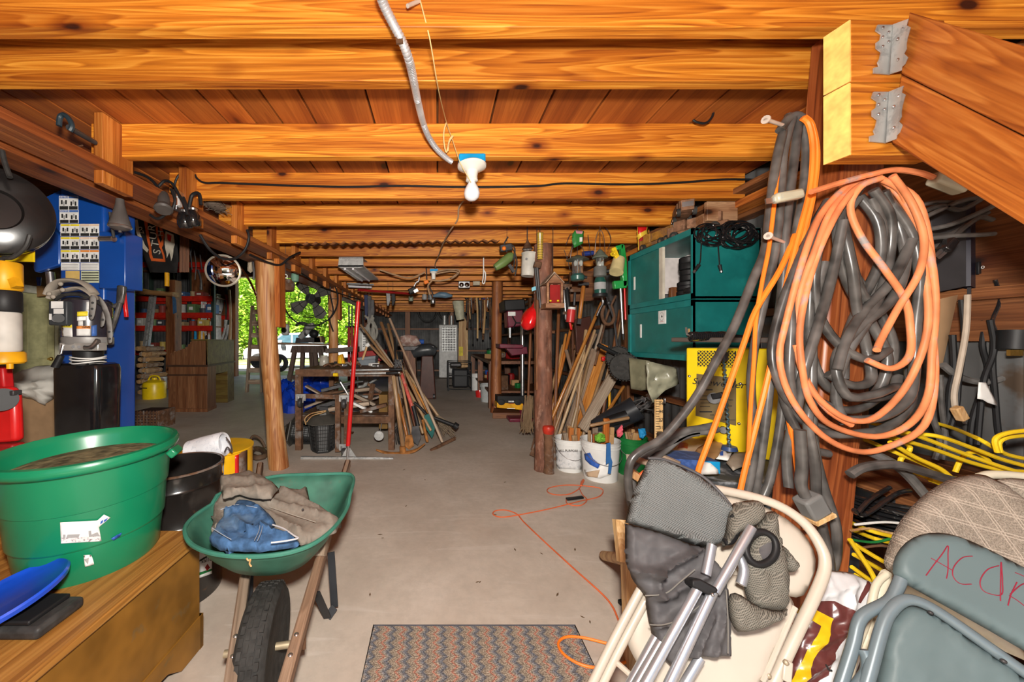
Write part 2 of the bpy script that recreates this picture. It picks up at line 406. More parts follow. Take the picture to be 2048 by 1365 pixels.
def sheet(name, poly, f, nrm, m, root=None, prints=(), step=8, bulge=0, R=30, wr=0, fr=.03, th=.004, seed=0, smooth=0, base=False, label=None, back=0, fold=None):
    """A panel or cloth: outline and printed areas are given in the photograph's pixels, f carries each of them to its real place."""
    out = poly2(poly, smooth); pr = [(poly2(a, smooth), b) for a, b in prints]
    vs = []; es = []
    def loop(p):
        n0 = len(vs); q = []
        for i in range(len(p)):
            a, b = p[i], p[(i+1) % len(p)]; k = max(1, int((b-a).length/step))
            q += [a.lerp(b, j/k) for j in range(k)]
        vs.extend(q); es.extend((n0+i, n0+(i+1) % len(q)) for i in range(len(q)))
    loop(out)
    for p, _ in pr: loop(p)
    x0, x1 = min(p.x for p in out), max(p.x for p in out); y0, y1 = min(p.y for p in out), max(p.y for p in out)
    rr = random.Random(seed); y = y0
    while y < y1:
        x = x0
        while x < x1:
            q = V((x+rr.uniform(-.3,.3)*step, y+rr.uniform(-.3,.3)*step))
            if inside(q.x, q.y, out) and edist(q, out) > step*.45: vs.append(q)
            x += step
        y += step
    r = CDT(vs, es, [], 0, 1e-4); P2, T = r[0], r[2]; nrm = V(nrm).normalized(); v3 = []; ft = []; mi = []
    for q in P2:
        d = edist(q, out); u = max(0, 1-d/R); h = bulge*sqrt(max(0, 1-u*u))
        if wr:
            e = V((q.x*fr, q.y*fr, seed*2.1)); w = NZ.noise(e)+.5*NZ.noise(e*2.3)+.9*(.35-abs(NZ.noise(e*1.3+V((5,2,1)))))
            h += wr*w*min(1, .3+d/12)
        if fold: h += fold(q.x, q.y)
        v3.append(f(q.x, q.y)+nrm*h)
    for t in T:
        c = sum((P2[i] for i in t), V((0,0)))/len(t)
        if not inside(c.x, c.y, out): continue
        k = 0
        for j, (p, _) in enumerate(pr):
            if inside(c.x, c.y, p): k = j+1
        a, b, e = (v3[i] for i in t[:3])
        ft.append(tuple(t) if (b-a).cross(e-a).dot(nrm) > 0 else tuple(reversed(t))); mi.append(k)
    b = MB(); b.add(v3, ft)
    o = b.build(name, m, root, base=base, label=label, ang=1.2)
    for _, q in pr: o.data.materials.append(q)
    o.data.polygons.foreach_set('material_index', mi)
    if th: d = o.modifiers.new('solid', 'SOLIDIFY'); d.thickness = th; d.offset = -1
    return o
# ------------------------------------------------------------------ the setting: floor, walls, ceiling, roof
def struct(o): o['kind'] = 'structure'; return o
t = NT('concrete'); co = t.coords((1,1,1), False)
n1 = t('TexNoise', Vector=co, Scale=1.3, Detail=6.0, Roughness=.65).outputs[0]
n2 = t('TexNoise', Vector=co, Scale=22.0, Detail=5.0, Roughness=.7).outputs[0]
n3 = t('TexNoise', Vector=t.coords((.5,4,1), False), Scale=3.0, Detail=5.0, Distortion=1.5).outputs[0]
c = t.ramp(n1, (.3, (.4,.33,.27)), (.5, (.5,.43,.36)), (.72, (.58,.51,.44)))
c = t.mix(c, (.36,.31,.26,1), t.math('MULTIPLY', t.ramp(n2, (.35, (1,1,1)), (.6, (0,0,0))), .35))
c = t.mix(c, (.62,.56,.5,1), t.math('MULTIPLY', t.ramp(n3, (.6, (0,0,0)), (.72, (1,1,1))), .4))
n4 = t('TexNoise', Vector=co, Scale=.8, Detail=4.0).outputs[0]
c = t.mix(c, (.42,.27,.18,1), t.math('MULTIPLY', t.ramp(n4, (.6, (0,0,0)), (.75, (1,1,1))), .3))
t.l.new(c, t.b.inputs['Base Color']); t.b.inputs['Roughness'].default_value = .62; t.bump(n2, .12, .004)
CONC = t.m
YB = 13.0; XR = 2.3
struct(MB().bb(-14,2.45,-2.2,YB+.3,-.12,0).build('floor', CONC))
def corr(p0, du, dv, n, amp, nrm):              # corrugated sheet
    du, dv, nrm = V(du), V(dv), V(nrm)
    return MB().grid(lambda u, v: V(p0)+du*u+dv*v+nrm*(amp*sin(u*n*2*pi)), n*4, 1)
def tin(root, p0, du, dv, n, nrm, m=None): return corr(p0, du, dv, n, .009, nrm).build('corrugated_panel', m or TIN, root, solid=.002, ang=1.5)
# right wall
wr = thing('wall_right', '', '', kind='structure')
for i in range(9):
    y = -1.9+i*1.66
    tin(wr, (XR+.08, y, 0), (0,1.66,0), (0,0,5.2), 14, (1,0,0))
for z in (.25,.72,1.5,2.25): plank('girt', (XR+.045,-1.9,z), (XR+.045,13,z), .05, .14, BEAM, wr, up=(1,0,0))
for y in (.2,1.95,4.2,5.9,8.6,11.2): MB().bb(XR-.06,XR+.02,y-.07,y+.07,0,2.5).build('stud', BEAM, wr, bev=.004)
plank('rim_board', (2.3,-1.9,2.4), (2.3,13,2.4), .04, .26, BEAM, wr, up=(1,0,0)); MB().bb(2.325,2.35,.7,1.93,1.3,2.35).build('backing_board', BEAMY, wr); plank('top_plate', (2.2,1.3,2.28), (2.2,5.5,2.28), .05, .14, ORZ, wr, up=(1,0,0))
# back wall (the wide doorway is left open) and the tall left bay
wb = thing('wall_back', '', '', kind='structure')
for i in range(6): tin(wb, (-2.95+i*.89, YB+.08, 0), (.89,0,0), (0,0,2.75), 10, (0,1,0), TIND)
for i in range(6): tin(wb, (-14+i*1.075, YB+.08, 0), (1.075,0,0), (0,0,5.2), 9, (0,1,0), TIND)
for i in range(8): tin(wb, (-7.55+i*1.24, YB+.08, 3.7 if i < 4 else 2.75), (1.24,0,0), (0,0,1.5 if i < 4 else 2.5), 10, (0,1,0), TIND)
for z in (.22,.95,1.75): plank('girt', (-2.9,YB+.03,z), (2.3,YB+.03,z), .06, .2, BEAM, wb, up=(0,1,0))
plank('girt', (-2.9,YB+.03,2.45), (2.3,YB+.03,2.45), .06, .3, BEAM, wb, up=(0,1,0))
for x in (-2.9,-1.1,.5,2.2): MB().bb(x-.09,x+.09,YB-.12,YB+.02,0,2.7).build('stud', BEAM, wb, bev=.004)
MB().bb(-7.6,-7.45,YB-.1,YB+.12,0,3.8).build('door_jamb', BEAM, wb, bev=.004)
plank('door_header', (-7.6,YB,3.72), (-2.8,YB,3.72), .1, .28, BEAM, wb, up=(0,1,0))
for z in (.9,1.9,2.9,3.9): plank('girt', (-14,YB+.03,z), (-7.6,YB+.03,z), .06, .16, BEAM, wb, up=(0,1,0))
# left partition with the inner door
wl = thing('wall_left', '', '', kind='structure')
MB().bb(-6.75,-6.6,-2.2,5.05,0,2.55).build('panel', flat('brown_panel', (.12,.065,.03), .8, var=.35, scale=3, col2=(.2,.12,.06), cov=.4), wl)
MB().bb(-6.75,-6.6,6.15,6.5,0,2.55).build('panel', MATS['brown_panel'], wl)
MB().bb(-6.75,-6.6,5.05,6.15,2.08,2.55).build('panel', MATS['brown_panel'], wl)
for y0, y1, z0, z1 in ((5.05,5.15,0,2.08),(6.05,6.15,0,2.08),(5.05,6.15,2.08,2.2)): MB().bb(-6.62,-6.55,y0,y1,z0,z1).build('door_casing', flat('casing', (.62,.6,.5), .5), wl, bev=.006)
for z, y1 in ((2.6,6.6),(2.85,6.6)): plank('beam', (-6.45,-2.2,z), (-6.45,y1,z), .12, .14, BEAM, wl)
d = struct(MB().bb(-6.67,-6.62,5.15,6.05,.01,2.08).build('door_1', CREAM, bev=.004))
for a, b in ((.2,.9),(1.0,1.9)):
    for y in (5.26,5.65): MB().bb(-6.625,-6.612,y,y+.29,a,b).build('door_panel', CREAM, d, bev=.008)
MB().ell((-6.57,5.95,1.0),.035,.035,.035).cyl((-6.62,5.95,1),(-6.58,5.95,1),.018).build('door_knob', flat('brass', (.6,.38,.1), .25, .9), d)
wfr = thing('wall_front_sun_block', '', '', kind='structure')  # unseen wall added to block the sun, opened behind the camera for sky light
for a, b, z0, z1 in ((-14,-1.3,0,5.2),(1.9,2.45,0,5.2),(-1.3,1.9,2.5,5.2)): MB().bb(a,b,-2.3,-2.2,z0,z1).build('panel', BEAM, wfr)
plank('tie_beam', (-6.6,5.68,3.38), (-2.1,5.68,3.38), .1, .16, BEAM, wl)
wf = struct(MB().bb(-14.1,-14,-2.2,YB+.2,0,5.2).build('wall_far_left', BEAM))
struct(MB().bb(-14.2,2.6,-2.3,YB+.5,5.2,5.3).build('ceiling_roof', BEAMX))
# joists and deck boards of the low ceiling
ce = thing('ceiling', '', '', kind='structure')
JY = [1.168,1.41]+[1.41+.58*i for i in range(1,21)]
JY = [-1.2,-.6,.02,.6]+JY
for i, y in enumerate(JY):
    if y > 12.9: break
    MB().bb(-1.97,2.26,y,y+.05,2.35,2.54).build('joist', JOIST, ce, bev=.003)
SX = [-2.3,-2.15,-2.0,-1.8,-1.59,-1.386,-1.19,-1.03,-.88,-.69,-.357,0,.3,.58,.855,1.19,1.44,1.7,1.95,2.12,2.29]
for a, b in zip(SX, SX[1:]):
    MB().bb(a+.005,b-.006,-1.6,YB+.1,2.54,2.565).build('board', DECK, ce, bev=.002)
struct(MB().bb(-2.36,2.45,-2.1,YB+.2,2.6,2.68).build('ceiling_sky_block', BEAMY))  # unseen slab added to keep sky light out of the board gaps
# left girder: two lines of planks clasping the log posts, with a block nailed at each joist
gd = ce
def gx(y): return -1.87+.045*(min(y,3.9)-1.45)
for dx, cuts in ((0,(-1.7,3.95,7.9,12.9)), (-.26,(-1.7,5.2,9.3,12.9))):
    for a, b in zip(cuts, cuts[1:]): plank('girder_plank', (gx(a)+dx-.025,a+.003,2.243), (gx(b)+dx-.025,b-.003,2.243), .05, .21, wood('girder_plank', (.15,.042,.01),(.26,.078,.018),(.36,.125,.035),2), gd, up=(1,0,0))
bk = None
for y in JY[6:]:
    if y > 12.5: break
    x = gx(y)+.027; h = .0 if y < 4 else .03*RN.random()
    b = MB().bb(x-.025,x+.025,y-.115,y+.075,2.15-h,2.56-.03).build('girder_block', ORZ, gd, bev=.004)
# ------------------------------------------------------------------ posts
def logpost(name, label, pts, r, m, n=16, boards=()):
    t = thing(name, label, 'post'); b = MB()
    L = len(pts)*6; b.tube(pts, r, n, 6)
    for i, q in enumerate(b.v):
        e = V((q.x*9, q.y*9, q.z*2.2)); c = NZ.noise(e)*.014+NZ.noise(e*3)*.005; ax = V((pts[0].x, pts[0].y, q.z)); q += (q-ax).normalized()*c
    b.build('trunk', m, t)
    for p0, p1, w, h in boards: plank('board', p0, p1, w, h, ORZ if m is LOGW else BEAM, t, up=(0,1,0))
    return t
logpost('log_post', 'peeled orange log post standing beside the green wheelbarrow', PP(3.6, '558,937 552,870 545,780 538,690 533,600 530,524'), [.098,.092,.088,.086,.09,.1], LOGW, boards=[(P(561,655,3.66),P(559,520,3.66),.055,.14)])
logpost('log_post', 'pale log post behind the cluttered steel workbench, second in the left row', PP(6.2, '668,829 668,760 667,690 665,600 664,560'), [.08,.08,.085,.08,.085], LOGW, boards=[(P(679,640,6.3),P(678,560,6.3),.06,.14)])
logpost('log_post', 'dark log post far back in the left row by the doorway', PP(9.0, '735,784 735,700 734,600 733,580'), [.09,.09,.09,.09], BARK)
logpost('round_post', 'dark red-brown round post beside the white buckets', PP(3.54, '1087,940 1087,840 1086,700 1086,590 1086,490'), [.095,.088,.088,.09,.09], BARK, boards=[(P(1072,780,3.5),P(1073,560,3.5),.02,.07)])
logpost('round_post', 'orange-brown post in front of the drill press', PP(6.4, '992,826 992,760 993,690 994,600 995,552'), [.1,.098,.098,.097,.097], wood('brown_log', (.16,.05,.014), (.27,.09,.025), (.37,.15,.05), 2))
t = thing('timber_post', 'square rough-sawn timber post hung with coiled cords', 'post')
plank('timber', P(1588,1385,1.3), P(1704,62,1.3), .155, .15, POSTW, t, up=(0,1,0), bev=.008)
# stub header and stair stringers with galvanised hangers at the upper right
t = thing('header_stub', 'stacked pair of header boards with pale sawn ends above the timber post', 'beam')
for y0, y1 in ((166,310),(40,163)):
    a, b = P(1702,y1,1.05), P(1890,y0,1.05)
    o = MB().prism([P(1702,y0,1.05),P(1890,y0,1.05),P(1890,y1,1.05),P(1702,y1,1.05)], (-.012,.06,0)).build('header_board', JOIST, t, bev=.003)
    MB().prism([P(1701.5,y0,1.05),P(1701.5,y0,1.05)+V((-.012,.06,0)),P(1701.5,y1,1.05)+V((-.012,.06,0)),P(1701.5,y1,1.05)], (-.004,0,0)).build('sawn_end', ENDG, t)
t = thing('stair_stringer', 'pair of broad grained stringers running down to the right edge', 'stringer')
A0, A1 = P(1818,24,1.03), P(2048,92,.745); B0, B1 = P(1783,285,1.03), P(2048,450,.745); M0, M1 = A0.lerp(B0,.47), A1.lerp(B1,.5)
def ext(a, b, k=1.9): return a+(b-a)*k
STRW = wood('stringer_wood', (.26,.06,.008), (.47,.14,.018), (.63,.24,.045), 2, .9)
for q in ((A0,ext(A0,A1),ext(M0,M1),M0),(M0+V((0,0,-.004)),ext(M0,M1)+V((0,0,-.004)),ext(B0,B1),B0)):
    build_dir('stringer_board', MB().prism(q, (.042,.012,0)), STRW, t, q[3], q[2], .003)
for y, hy in ((38,146),(172,283)):
    h = thing('joist_hanger', ('upper' if y < 100 else 'lower')+' galvanised toothed joist hanger on the header boards', 'bracket', 'joist hangers')
    k = hy-y; xl = 1756 if y < 100 else 1748; xc = 1787 if y < 100 else 1779; xr = 1816 if y < 100 else 1806
    L = [(xl,12),(xl-4,24),(xl+7,32),(xl+5,44),(xl-3,50),(xl-3,62),(xl+7,70),(xl+4,84),(xl,92),(xl+3,101),(xl-8,104),(xl-8,115)]
    Rr = [(xr+2,0),(xr-2,14),(xr+6,18),(xr,40),(xr-2,52),(xr-2,64),(xr-7,74),(xr+1,82),(xr-5,96),(xr-11,102),(xr-12,110)]
    z = k/115; f1 = [P(x,y+b*z,1.043) for x, b in L]+[P(xc-6,y+118*z,1.043),P(xc,y+12*z,1.043)]
    MB().prism(f1, (0,.003,0)).build('left_flange', GALV, h)
    f2 = [P(xc,y+12*z,1.043)]+[P(x,y+b*z,1.022-.0006*(x-xc)) for x, b in Rr]+[P(xc-6,y+118*z,1.04)]
    MB().prism(f2, (-.003,-.001,0)).build('right_flange', GALV, h)
    for i in range(9):
        x, yy, Y = (xl+10+(i % 2)*12, y+(18+i*10)*z, 1.04) if i < 5 else (xc+9+(i % 2)*10, y+(20+(i-5)*22)*z, 1.014)
        MB().ell(P(x,yy,Y), .0042,.0025,.0042, 8, 4).build('nail_head', STEEL, h)
# ------------------------------------------------------------------ wooden chest, tub, lid
t = thing('wooden_chest', 'brown painted blanket chest with plank top under the green tub', 'chest')
MB().bb(-2.1,-.985,.3,1.5,.462,.49).build('lid', CHESTW, t, bev=.006)
MB().bb(-2.08,-1.005,.32,1.48,.13,.462).build('body', CHESTP, t, bev=.003)
sk = [(.28,0),(.42,0),(.46,.03),(.5,.06),(.6,.075),(1.2,.075),(1.3,.06),(1.34,.03),(1.37,.006),(1.495,0),(1.495,.14),(.28,.14)]
MB().prism([V((-1.0,y,z)) for y, z in sk], (-.02,0,0)).build('skirt', CHESTP, t, bev=.003)
MB().bb(-2.1,-1.0,1.475,1.495,0,.14).build('skirt', CHESTP, t)
tc = V((-1.3,1.325,.49)); tilt = MX.Rotation(.03,3,'X')
t = thing('plastic_tub', 'big green round plastic tub half full of dry dirt on the chest', 'tub')
pr = [(.0,.006),(.176,.006),(.18,0),(.186,.01),(.198,.115),(.203,.118),(.204,.124),(.211,.235),(.2165,.238),(.2175,.245),(.226,.345),(.229,.36),(.246,.362),(.252,.37),(.254,.383),(.248,.394),(.236,.396),(.228,.388),(.222,.37),(.19,.2),(.17,.02),(0,.02)]
pr = [(r_*1.055, z_*1.075) for r_, z_ in pr]
MB().lathe(pr, tc, 56, tilt).build('shell', GREENP, t, ang=.9)
MB().lathe([(0,.365),(.1,.372),(.17,.365),(.226,.356),(.222,.32),(0,.32)], tc, 40, tilt).build('dirt', SOIL, t, kind='stuff')
for a in (.32, pi+.5):
    d = V((cos(a),sin(a),0)); MB().bar(tc+d*.246+V((0,0,.38)), tc+d*.268+V((0,0,.356)), .07, .03).build('handle_lug', GREENP, t, bev=.006)
def tubpt(px, py, k=1.0):                       # a pixel on the tub's outside
    d = V(((px-CX)/F, 1, (CY-py)/F)); z = None; lo = V((0,0,H)); r = .2
    for _ in range(6):
        a = d.x**2+d.y**2; b = -2*(d.x*tc.x+d.y*tc.y); c = tc.x**2+tc.y**2-r*r; q = (-b-sqrt(max(b*b-4*a*c,0)))/(2*a)
        p = V((0,0,H))+d*q; r = .1905+(p.z-.49)*.1276+.0145*k
    return p
sn = (V((0,0,0))-V((tc.x,tc.y,0))).normalized()
LBL = flat('label_white', (.76,.76,.74), .5)
sheet('label', '120,1046 195,1042 208,1030 221,1036 198,1055 203,1083 122,1088', tubpt, sn, LBL, t, [('121,1076 160,1076 175,1074 201,1070 203,1083 122,1087', flat('speckle_print', (.7,.68,.68), .6, col2=(.2,.16,.18), cov=.44, sc2=130)),('135,1070 160,1069 157,1076 132,1077', INKG),('177,1063 182,1062 183,1070 195,1065 200,1073 178,1075', INKG),('126,1070 131,1070 131,1077 126,1077', INKG),('202,1043 207,1040 205,1047 200,1049', BLUEC),('208,1041 216,1036 213,1042 207,1046', BLUEC)], 6, th=.0015)
sheet('label', '167,1112 182,1111 188,1130 170,1135', tubpt, sn, LBL, t, [('168,1120 178,1116 176,1130', INKG)], 5, th=.0015)
sheet('label', '222,1078 244,1066 240,1074 227,1082', tubpt, sn, BLUEC, t, step=5, th=.0015)
lm = MX.Rotation(-.24,3,'Y') @ MX.Rotation(.16,3,'X')
t = thing('tub_cover', 'blue round plastic lid lying on a black case at the left edge', 'lid')
MB().lathe([(0,.008),(.115,.008),(.125,.004),(.135,.008),(.14,.02),(.136,.026),(.128,.022),(.12,.016),(0,.016)], V((-1.235,1.0,.548)), 48, lm).build('disc', flat('blue_plastic', (.008,.07,.55), .3, coat=.3), t)
t = thing('black_case', 'flat black plastic case under the blue lid on the chest', 'case')
MB().bb(-1.4,-1.075,.94,1.07,.491,.525).build('case_body', BLKR, t, bev=.012, seg=3)
MB().bb(-1.37,-1.11,.95,1.06,.525,.538).build('case_lid', BLACK, t, bev=.004)
tag(plank('board', P(2,1180,1.33), P(-4,1075,1.33), .03, .04, CHESTW), 'short brown board end standing at the far left edge', 'board')
t = thing('wedge_block', 'black rubber wheel wedge on the floor left of the green tub', 'wedge')
MB().prism(PP(2.2,'-60,1032 24,1028 26,1005 8,985 -60,985'), (0,.2,0)).build('wedge', BLKR, t, bev=.01)
cable('webbing_strap', 'black and white checked strap end hanging at the left edge', 2.1, '4,930 8,950 2,968 -4,990', .008, flat('checked', (.3,.3,.3), .8, col2=(.03,.03,.03), cov=.5, sc2=60), cat='strap')
# ------------------------------------------------------------------ steel drums behind the tub
t = thing('steel_drum', 'black open steel drum with ribbed sides behind the chest', 'drum')
dc = V((-1.36,1.83,0)); r = .2
MB().lathe([(0,.012),(r-.01,.012),(r,0),(r,.2),(r+.007,.21),(r,.22),(r,.38),(r+.007,.39),(r,.4),(r,.56),(r+.006,.57),(r,.58),(r,.64),(r+.008,.645),(r+.008,.655),(r-.004,.655),(r-.006,.62),(r-.008,.05),(0,.05)], dc, 48).build('drum_shell', flat('black_drum', (.014,.012,.011), .22, coat=.4, col2=(.1,.045,.02), cov=.3, sc2=9), t)
MB().tube([dc+V(((r+.006)*cos(a*pi/24),(r+.006)*sin(a*pi/24),.652)) for a in range(48)], .006, 6, 0, True).build('rolled_rim', RUST, t)
def cylpt(c, r): return lambda px, py: (lambda d: V((0,0,H))+d*((lambda a,b,e: (-b-sqrt(max(b*b-4*a*e,0)))/(2*a))(d.x**2+d.y**2, -2*(d.x*c.x+d.y*c.y), c.x**2+c.y**2-r*r)))(V(((px-CX)/F,1,(CY-py)/F)))
sheet('drum_label', '385,1105 424,1102 424,1148 385,1162', cylpt(dc,r+.003), (.5,-1,0), LBL, t, [('385,1150 424,1138 424,1142 385,1157', GREENB),('410,1136 415,1128 420,1136 414,1143', REDD)], 5, th=.001)
text('drum_lettering', '16 Gallon', faceM(cylpt(dc,r+.006)(406,1123), (.86,.5,0)), .028, INK, t)
t = thing('steel_drum', 'yellow open drum with grey and red stripes and a rusty inside', 'drum')
dy = V((-1.43,2.27,0)); r = .205
f = cylpt(dy, r+.002)
YD = flat('drum_yellow', (.78,.42,.005), .35, var=.1)
MB().lathe([(0,.012),(r,0),(r,.19),(r+.006,.2),(r,.21),(r,.6),(r+.007,.605),(r+.007,.615),(r-.004,.615)], dy, 48).build('drum_shell', YD, t)
MB().lathe([(r-.004,.614),(r-.006,.58),(r-.008,.03),(0,.03)], dy, 48).build('drum_inside', RUSTO, t)
for a, b, m in (('435,924 448,922 448,1010 435,1012','',GREYP),('470,912 478,909 478,980 470,984','',RED),('478,909 495,897 495,970 478,980','',RUST)): sheet('stripe', a, f, (.3,-1,0), m, t, step=8, th=.001)
t = thing('paper_roll', 'white printed paper-wrapped jug lying across the yellow drum', 'jug')
a, b = P(376,905,2.1), P(450,888,2.12)
M, L = frame(a, b); bm = MB().lathe([(.05,0),(.065,.01),(.072,.1),(.074,L-.01),(.068,L),(.06,L-.005),(.058,L-.05),(0,L-.05)], n=28)
_loc('wrap', bm, flat('printed_paper', (.68,.7,.74), .7, col2=(.5,.53,.6), cov=.42, sc2=60), M, t, 0, None)
MB().tube(PP(2.05,'452,875 462,890 464,905 455,895 449,905'), .004, 6).build('wire_bail', STEEL, t)
# ------------------------------------------------------------------ wheelbarrow
t = thing('wheelbarrow', 'green metal wheelbarrow with wooden handles and a worn black tyre', 'wheelbarrow')
rim = [G(float(x), float(y), .58) for x, y in (q.split(',') for q in '371,1058 380,1085 412,1103 460,1112 520,1113 580,1105 630,1086 668,1055 692,1020 704,985 706,966 692,958 640,959 560,962 500,975 455,992 415,1015 386,1036'.split())]
def smoothloop(p, k=4):
    b = MB(); n = len(p); q = []
    for i in range(n):
        a, c, d, e = (p[(i+j-1) % n] for j in range(4))
        for j in range(k): t_ = j/k; q.append(.5*((2*c)+(d-a)*t_+(2*a-5*c+4*d-e)*t_*t_+(3*c-a-3*d+e)*t_**3))
    return q
rim = smoothloop(rim); rc = sum(rim, V())/len(rim); N = len(rim)
rc2 = rc+V((.0,.03,0))
def ring(k, z, ins=0): return [V((rc2.x+(p.x-rc2.x)*k, rc2.y+(p.y-rc2.y)*k, z+(.025 if p.y > 1.55 else 0)*(z-.42)/.16)) for p in rim]
b = MB()
levels = [ring(1.0,.58), ring(.93,.55), ring(.8,.49), ring(.66,.44), ring(.5,.42), ring(.02,.42)]
for L_ in levels: b.v += L_
for i in range(len(levels)-1): b.f += [(i*N+j, i*N+(j+1) % N, (i+1)*N+(j+1) % N, (i+1)*N+j) for j in range(N)]
b.build('tray', GREENM, t, solid=.005)
MB().tube(ring(1.005,.58), .008, 8, 0, True).build('tray_rim', flat('barrow_rim', (.05,.2,.145), .45, col2=(.12,.13,.1), cov=.3, sc2=12), t)
hl0, hl1 = V((-1.125,2.22,.5)), V((-.6,1.0,.255)); hr0, hr1 = V((-.583,2.267,.5)), V((-.455,1.0,.255))
for a, c in ((hl0,hl1),(hr0,hr1)):
    plank('handle', a+(a-c)*.02, c+(c-a)*.05, .036, .05, GREYW, t, up=(0,0,1), bev=.008)
    m = a.lerp(c,.7); m2 = a.lerp(c,.6)
    plank('riser', m2+V((0,0,.02)), m2+V((.0,.05,.085)), .045, .05, GREYW, t, up=(0,1,0))
    for k in (.86,.91): MB().ell(a.lerp(c,k)+V((0,-.004,.028)), .008,.008,.004, 8, 4).build('bolt', STEEL, t)
    MB().bar(a.lerp(c,.8)+V((0,0,-.02)), V((c.x+(a.x-c.x)*.2,1.25,.2)), .02, .006, (0,1,0)).build('axle_bracket', RUST, t)
wc = V((-.62,1.25,.203)); ax = V((.98,.18,0)).normalized(); Mw = frame(wc-ax*.05, wc+ax*.05)[0].to_3x3()
tp = [(.13,-.04),(.15,-.05),(.178,-.05),(.192,-.038),(.199,-.022),(.2,0),(.199,.022),(.192,.038),(.178,.05),(.15,.05),(.13,.04)]
w = MB().lathe(tp, wc, 48, Mw).build('tire', TIRE, t)
tr = MB()
for k in range(40):
    for z in (-.028,-.01,.01,.028):
        a = 2*pi*(k+.5*(z in (-.01,.01)))/40; tr.box(wc+Mw @ V((.1985*cos(a),.1985*sin(a),z)), (.007,.022,.013), Mw @ MX.Rotation(a,3,'Z'))
tr.build('tread', TIRE, w)
MB().lathe([(.0,-.02),(.09,-.02),(.13,-.038),(.133,-.03),(.133,.03),(.13,.038),(.09,.02),(0,.02)], wc, 32, Mw).build('wheel_rim', RUST, t)
MB().cyl(wc-ax*.13, wc+ax*.13, .012).build('axle', flat('galv_axle', (.4,.33,.22), .5, .5), t)
LEG = flat('leg_steel', (.03,.032,.036), .45, .3)
for pts in ('662,1105,.08 669,1215,.0 655,1236,-.03 632,1185,-.12', '500,1150,.08 497,1240,.02 486,1236,-.03 484,1175,-.15'):
    q = PP(1.65, pts); b = MB()
    for i in range(3): b.bar(q[i], q[i+1], .034, .006, (0,1,0))
    b.build('leg', LEG, t)
cable('', '', 1.14, '493,1117 497,1122 501,1120 499,1128 503,1134', .0025, PINE, root=t, n=6).name = 'string'
fz = lambda z, sl=0: (lambda x, y: G(x, y, z))
def onbar(x, y): return G(x, y, .565+max(0,(1040-y))*.0004)
t = thing('work_trousers', 'grey-brown work trousers heaped in the wheelbarrow', 'trousers')
sheet('trouser_leg', '440,963 452,953 500,944 520,950 545,965 558,978 543,998 520,1000 480,993 446,998', lambda x,y: G(x,y,.655), (0,-.4,1), KHAKI, t, bulge=.022, R=12, wr=.007, fr=.05, seed=3, th=.012, step=5, fold=crease((445,965,530,972,.02,10),(470,990,545,985,.018,9),(500,946,520,995,.012,8)))
sheet('seat', '430,1010 448,998 500,990 530,998 548,992 566,978 600,982 614,976 620,1005 650,1022 668,1035 684,1042 672,1066 640,1082 602,1092 560,1075 530,1050 490,1030 452,1040 440,1075 428,1070 426,1040', onbar, (0,-.3,1), KHAKI, t, bulge=.03, R=12, wr=.008, fr=.04, seed=5, th=.03, step=5, fold=crease((445,1003,540,1018,.03,11),(540,1018,660,1048,.028,12),(520,1030,600,1075,.02,10),(560,985,640,1030,.018,9),(430,1020,436,1065,.02,8)))
for q_ in (((540,1034),(585,1050),(632,1066)),): MB().tube([onbar(x,y)+V((0,-.004,.042)) for x, y in q_], .0016, 5).build('stitched_seam', flat('thread', (.36,.33,.28), .8), t)
MB().ell(onbar(608,1046)+V((0,-.012,.058)), .005,.005,.004, 8, 5).build('rivet', DKST, t)
t = thing('blue_jeans', 'crumpled blue jeans on top of the grey trousers', 'jeans')
sheet('denim', '484,1004 503,1005 528,1020 548,1040 552,1050 548,1062 560,1068 580,1070 600,1088 596,1094 560,1100 520,1106 470,1104 440,1102 424,1092 419,1084 436,1056 452,1030', lambda x,y: G(x,y,.6), (0,-.5,1), JEANS, t, bulge=.035, R=12, wr=.008, fr=.06, seed=9, th=.03, step=4.5, fold=crease((455,1035,520,1030,.025,9),(520,1030,548,1058,.02,8),(480,1055,505,1075,.03,11),(505,1075,535,1068,.02,8),(440,1062,462,1092,.015,7),(528,1068,590,1088,.022,8),(480,1010,470,1050,.015,8)))
for s_ in ('448,1040 480,1030 520,1036', '432,1078 456,1094 470,1102', '527,1066 524,1085 516,1104','532,1067 529,1086 522,1104'):
    MB().tube([G(*map(float,q.split(',')), .6)+V((0,-.022,.05)) for q in s_.split()], .0012, 5).build('stitching', flat('denim_thread', (.36,.43,.52), .8), t)
MB().tube([G(x,y,.62)+V((0,-.01,.03)) for x, y in ((548,1064),(570,1072),(590,1086),(598,1092),(570,1098),(545,1101))], .0026, 6).build('waistband', flat('hem', (.5,.5,.52), .8), t)
# ------------------------------------------------------------------ mat and cord on the floor
t = NT('zigzag_carpet'); co = t.coords((1,1,1), False)
sp = t('SeparateXYZ'); t.l.new(co, sp.inputs[0])
zz = t.math('PINGPONG', t.math('ADD', sp.outputs[1], 5.0), .022)
u = t.math('FRACT', t.math('MULTIPLY', t.math('ADD', t.math('ADD', sp.outputs[0], zz), 5.0), 13.5))
c = t.ramp(u, (0, (.36,.29,.22)), (.2, (.42,.34,.26)), (.3, (.5,.19,.13)), (.42, (.42,.34,.26)), (.6, (.26,.26,.27)), (.75, (.13,.14,.17)), (.9, (.36,.3,.23)))
n = t('TexNoise', Vector=co, Scale=190.0, Detail=1.0).outputs[0]
c = t.mix(c, t.mix(c, (.5,.47,.45,1), 1.0, 'MULTIPLY'), t.ramp(n, (.42, (1,1,1)), (.6, (0,0,0))))
t.l.new(c, t.b.inputs['Base Color']); t.b.inputs['Roughness'].default_value = .95; t.bump(n, .8, .006)
CARP = t.m
